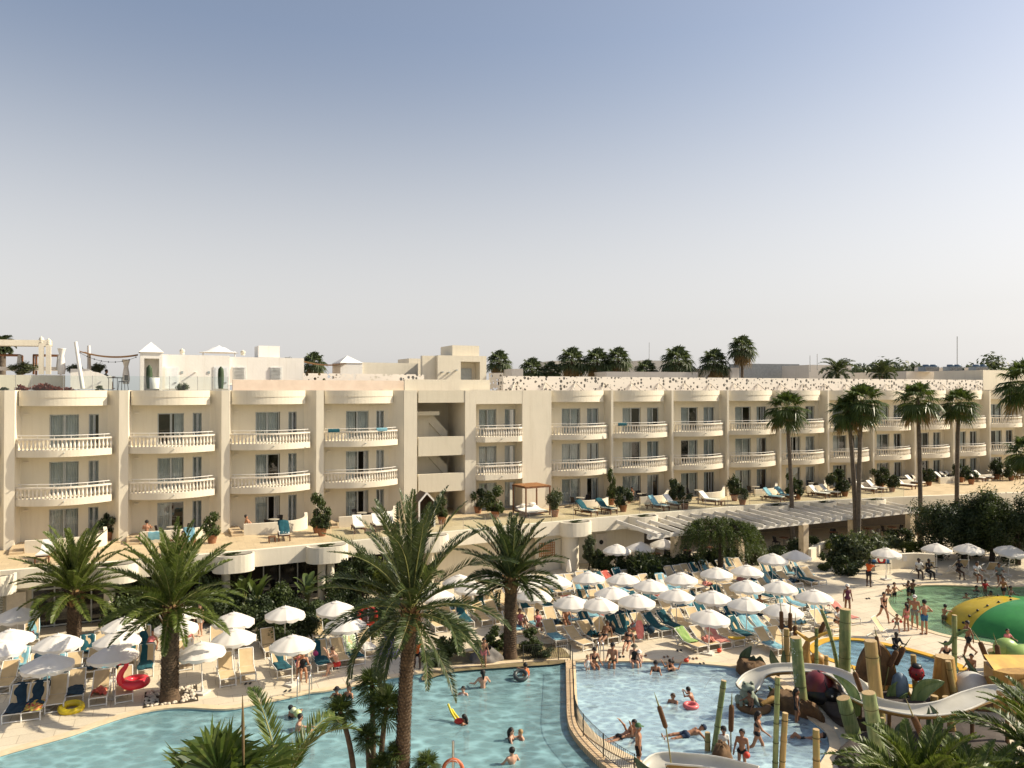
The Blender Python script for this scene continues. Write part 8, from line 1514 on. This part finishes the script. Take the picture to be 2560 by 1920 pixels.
slide('water_slide', ((1866, 1726, .06), (1890, 1698, .35), (1935, 1680, .68), (2020, 1679, .85), (2085, 1690, .95), (2130, 1717, 1.0), (2150, 1748, 1.05), (2200, 1770, 1.12), (2290, 1786, 1.2), (2370, 1778, 1.35), (2440, 1752, 1.6), (2510, 1735, 1.85), (2560, 1750, 2.1), (2640, 1790, 2.3)), .92, .22, 'long white water slide curving through the play area into the pale blue pool')
slide('water_slide', ((1632, 1935, .35), (1660, 1912, .5), (1720, 1914, .65), (1790, 1922, .8), (1880, 1945, .95)), .8, .26, 'short cream water slide at the bottom edge of the pale blue pool')
# ladybird tunnel
c = G(2050, 1752); t = T('ladybird_tunnel', 'big dark red ladybird with a black head crouching under the slide', 'play figure', c); m = MB(); m.ball((0, .1, .45), (.72, .85, .72), 22, 12, -.3); m.build('shell', M('ladybird_shell', (.17, .025, .03), .35, (.11, .018, .02), 2.5), t); m = MB(); m.ball((.22, -.72, .5), (.36, .3, .32), 16, 10); m.ball((0, -.1, .35), (.70, .80, .45), 18, 8, -.5); m.tube([(.02, -.74, .75), (.0, -.35, 1.03), (0, .1, 1.19), (0, .6, 1.0)], .03, 6); m.build('head', BLACK, t); m = MB()
for s in (-1, 1): m.ball((.22+s*.13, -.99, .58), .045, 8, 5)
m.build('eye', RAILW, t)
# frog figure on a ring, golden shell, yellow tap, brown stump
c = G(1868, 1772, -.1); t = T('frog_figure', 'grey green frog figure sitting on a brown ring in the pale blue pool', 'play figure', c); m = MB(); m.ball((0, 0, .55), (.30, .32, .36), 14, 9); m.ball((0, -.12, .92), (.27, .24, .17), 14, 8)
for s in (-1, 1): m.ball((s*.15, -.12, 1.07), .09, 8, 6); m.tube([(s*.26, -.1, .5), (s*.36, -.35, .25)], [.09, .06], 7); m.ball((s*.33, .1, .33), (.14, .25, .2), 9, 6)
m.build('body', M('frog_grey', (.25, .29, .22), .6, (.17, .20, .15), 6), t); m = MB(); torus((.25, 0, .12), .55, .15, m=m); m.build('ring', ROCKB, t); m = MB()
for s in (-1, 1): m.ball((s*.15, -.19, 1.09), .04, 6, 4)
m.build('eyes', BLACK, t)
bm_ = MB(); a, b = G(1905, 1762, .1), G(1960, 1748, .25); bm_.tube([a, a.lerp(b, .5)+Vector((0, 0, .12)), b], [.1, .14, .12], 10); one('carved_log', bm_, ROCKY, 'yellow brown log lying right of the frog figure', 'log', a)
c = G(2016, 1668); t = T('water_tap', 'giant yellow water tap shaped like branching pipes', 'play figure', c); m = MB(); Q_ = lambda x, y: PD(x, y, c.y)-c
m.tube([Q_(2020, 1612), Q_(2020, 1600), Q_(1990, 1578)], [.09, .1, .06], 9); m.tube([Q_(2020, 1602), Q_(2045, 1590), Q_(2074, 1579)], [.1, .08, .06], 9); m.tube([Q_(2020, 1600), Q_(2019, 1616)], [.09, .06], 9); m.build('pipes', M('tap_yellow', (.58, .36, .06), .45, (.46, .26, .05), 3), t); m = MB(); m.tube([Q_(2016, 1668), Q_(2015, 1620), Q_(2020, 1602)], [.26, .17, .1], 12); m.build('stump', ROCKY, t)
c = G(2044, 1662); m = MB(); m.ball((c.x, c.y, .25), (.35, .3, .32), 16, 9, -.8); one('golden_shell', m, ROCKY, 'golden shell shaped stone beside the yellow tap', 'play figure', c)
# big brown slabs, blue bird, carved stump, snail form, orange trunk house, caterpillar
def slab(pts, yb, th, m_, label, name, cat):
    D = G(pts[0][0], yb).y; P = [PD(x, y, D) for x, y in pts]; P = catmull(P, 3); n = len(P); m = MB(); k = Vector((.1, th, 0)); m.add(P+[p+k for p in P], [(i, (i+1) % n, n+(i+1) % n, n+i) for i in range(n)], True); m.add(P+[p+k for p in P], [tuple(range(n-1, -1, -1)), tuple(range(n, 2*n))]); one(name, m, m_, label, cat, P[0])
slab(((2150, 1700), (2160, 1640), (2190, 1612), (2215, 1625), (2235, 1670), (2240, 1712)), 1745, .5, ROCKB, 'brown arched rock slab behind the tall yellow bamboo', 'rock', 'rock'); slab(((2196, 1700), (2199, 1615), (2222, 1628), (2240, 1672), (2242, 1740), (2200, 1745)), 1735, .5, ROCKY, 'tan rounded slab behind the crossing cattails', 'rock', 'rock')
c = G(2250, 1758); t = T('bird_figure', 'smooth blue grey bird figure behind the leaves', 'play figure', c); q = MB(); zt = PD(2247, 1681, c.y).z; q.lathe([(.25, 0), (.34, zt*.35), (.33, zt*.6), (.26, zt*.85), (.12, zt*.97), (.01, zt)], 18); q.build('body', M('bird_blue', (.16, .22, .27), .5, (.11, .16, .21), 4), t); q = MB(); q.tube([(.2, -.25, zt*.45), (.33, -.42, zt*.25)], [.06, .02], 8); q.build('beak', M('beak_yellow', (.6, .38, .06), .5), t)
c = G(2362, 1752); t = T('carved_stump', 'wide golden brown carved stump at the right of the small pool', 'stump', c); zt = PD(2363, 1641, c.y).z; q = MB(); n = 20; vs = [(math.cos(i/n*6.283)*(.55-.2*k/6)*(1+.08*math.sin(i*2)), math.sin(i/n*6.283)*(.55-.2*k/6)*(1+.08*math.sin(i*2)), zt*k/6) for k in range(7) for i in range(n)]; q.add(vs, [(k*n+i, k*n+(i+1) % n, (k+1)*n+(i+1) % n, (k+1)*n+i) for k in range(6) for i in range(n)], True); q.build('bark', ROCKY, t); q = MB(); q.add(vs[-n:], [tuple(range(n))]); q.build('cut_top', CUT, t)
PS(2366, 1694, 170, 'waist', 'person standing behind the carved stump with only the top visible', 1.6, 0, 'dark', B_, True)
c = G(2438, 1760); t = T('snail_figure', 'large grey white snail shaped mound with a dark rock side', 'play figure', c); q = MB(); q.ball((0, .3, .15), (.95, .8, 1.05), 20, 10, -.1); q.build('shell', M('snail_white', (.55, .54, .50), .5, (.46, .45, .41), 2), t); q = MB(); q.ball((.1, -.2, .1), (.85, .6, .55), 18, 8, -.2); q.build('rock_base', ROCKB, t)
c = G(2530, 1772); t = T('trunk_house', 'orange brown hollow tree trunk house at the right edge', 'play house', c); zt = PD(2500, 1657, c.y).z; q = MB(); q.prism([(-.95, -.3), (-.6, -.7), (.6, -.8), (1.6, -.4), (1.6, .8), (-.7, .7)], 0, zt*.9); q.build('trunk_wall', ROCKY, t); q = MB(); q.add([(-.9, -.32, zt*.9), (-.2, -.74, zt*.78), (1.6, -.5, zt*.95), (1.6, .8, zt*1.02), (-.7, .7, zt*1.05)], [(0, 1, 2, 3, 4)]); q.build('roof', M('trunk_yellow', (.62, .40, .06), .5, (.5, .28, .05), 2), t); q = MB(); q.ball((.05, -.8, zt*.62), (.42, .25, .36), 12, 8); q.tube([(.1, -.78, 0), (.1, -.78, zt*.6)], [.22, .16], 10); q.build('knot', ROCKY, t)
c = G(2545, 1690); t = T('caterpillar_tube', 'light green caterpillar tube made of rounded segments', 'play figure', c); CG = M('caterpillar_green', (.30, .42, .12), .35, (.24, .36, .09), 2)
q = MB(); q.tube([(-.55, 0, .75), (-.5, 0, .75), (.9, .1, .75), (.95, .1, .75)], [.5, .62, .62, .5], 18); q.build('body', CG, t); q = MB(); q.ball((-.35, .3, 1.15), (.55, .4, .45), 16, 9); q.build('hump', CG, t)
# green and yellow dome slide
c = G(2598, 1590, -.1); t = T('dome_slide', 'huge green and yellow striped dome slide lying in the splash pool', 'water slide', c); Rr = 3.7; ax = Vector((.93, .37, 0))
def dome(u0, u1, m_, nm): q = MB(); q.grid(lambda u, v: (lambda a, b: (Rr*1.05*math.cos(b)*math.cos(a)*.98+.1, 1.6+Rr*.85*math.cos(b)*math.sin(a), 1.95*math.sin(b)**.85-.45))(math.pi*2*(u0+(u1-u0)*u), math.pi/2*v), 30, 16); q.build(nm, m_, t)
dome(.0, .30, M('dome_green', (.045, .24, .06), .3, (.035, .19, .05), 1.5), 'green_panel'); dome(.30, .56, M('dome_yellow', (.55, .40, .025), .35, (.45, .32, .02), 1.5), 'yellow_panel'); dome(.56, 1.0, bpy.data.materials['dome_green'], 'green_panel'); q = MB()
for k, bb in ((.305, 0), (.55, 0)):
    for i in range(7): a = math.pi*2*(k+(.012 if k < .4 else -.014)); b = math.pi/2*(.12+.13*i); q.ball((Rr*1.06*math.cos(b)*math.cos(a)+.1, 1.6+Rr*.86*math.cos(b)*math.sin(a), 1.96*math.sin(b)**.85-.45), .07, 7, 5)
q.build('knobs', BLACK, t)
# water jets and drain plates
JET = glassmat('water_jet', (.9, .95, .97), .25)
b0 = PD(1810, 1702, 26.9); m = MB(); m.tube([b0+Vector((-.55*s*1.2, .1*s, .55*s*1.6-1.9*s*s*.62)) for s in [i/14 for i in range(15)]], .012, 5); one('water_jet', m, JET, 'thin arc of water spurting from the leaning green bamboo', 'water jet', b0)
b0 = PD(1986, 1600, G(2006, 1772).y-.15); m = MB(); rr = random.Random(4)
for i in range(60): m.ball((b0.x-.1+rr.gauss(0, .07), b0.y-.15+rr.gauss(0, .06), b0.z+.1-rr.random()*1.9), rr.uniform(.012, .028), 5, 3)
kind(one('water_drops', m, JET, 'drops falling from the hollow green bamboo', 'water drops', b0), 'stuff')
for x, y in ((1473, 1716), (1481, 1767)): p = G(x, y, KZ+.006); m = MB(); m.box((p.x, p.y, KZ+.008), (.42, .30, .012), AL); kind(m.build('pool_drain_plate', M('drain_grey', (.10, .16, .20), .6)))
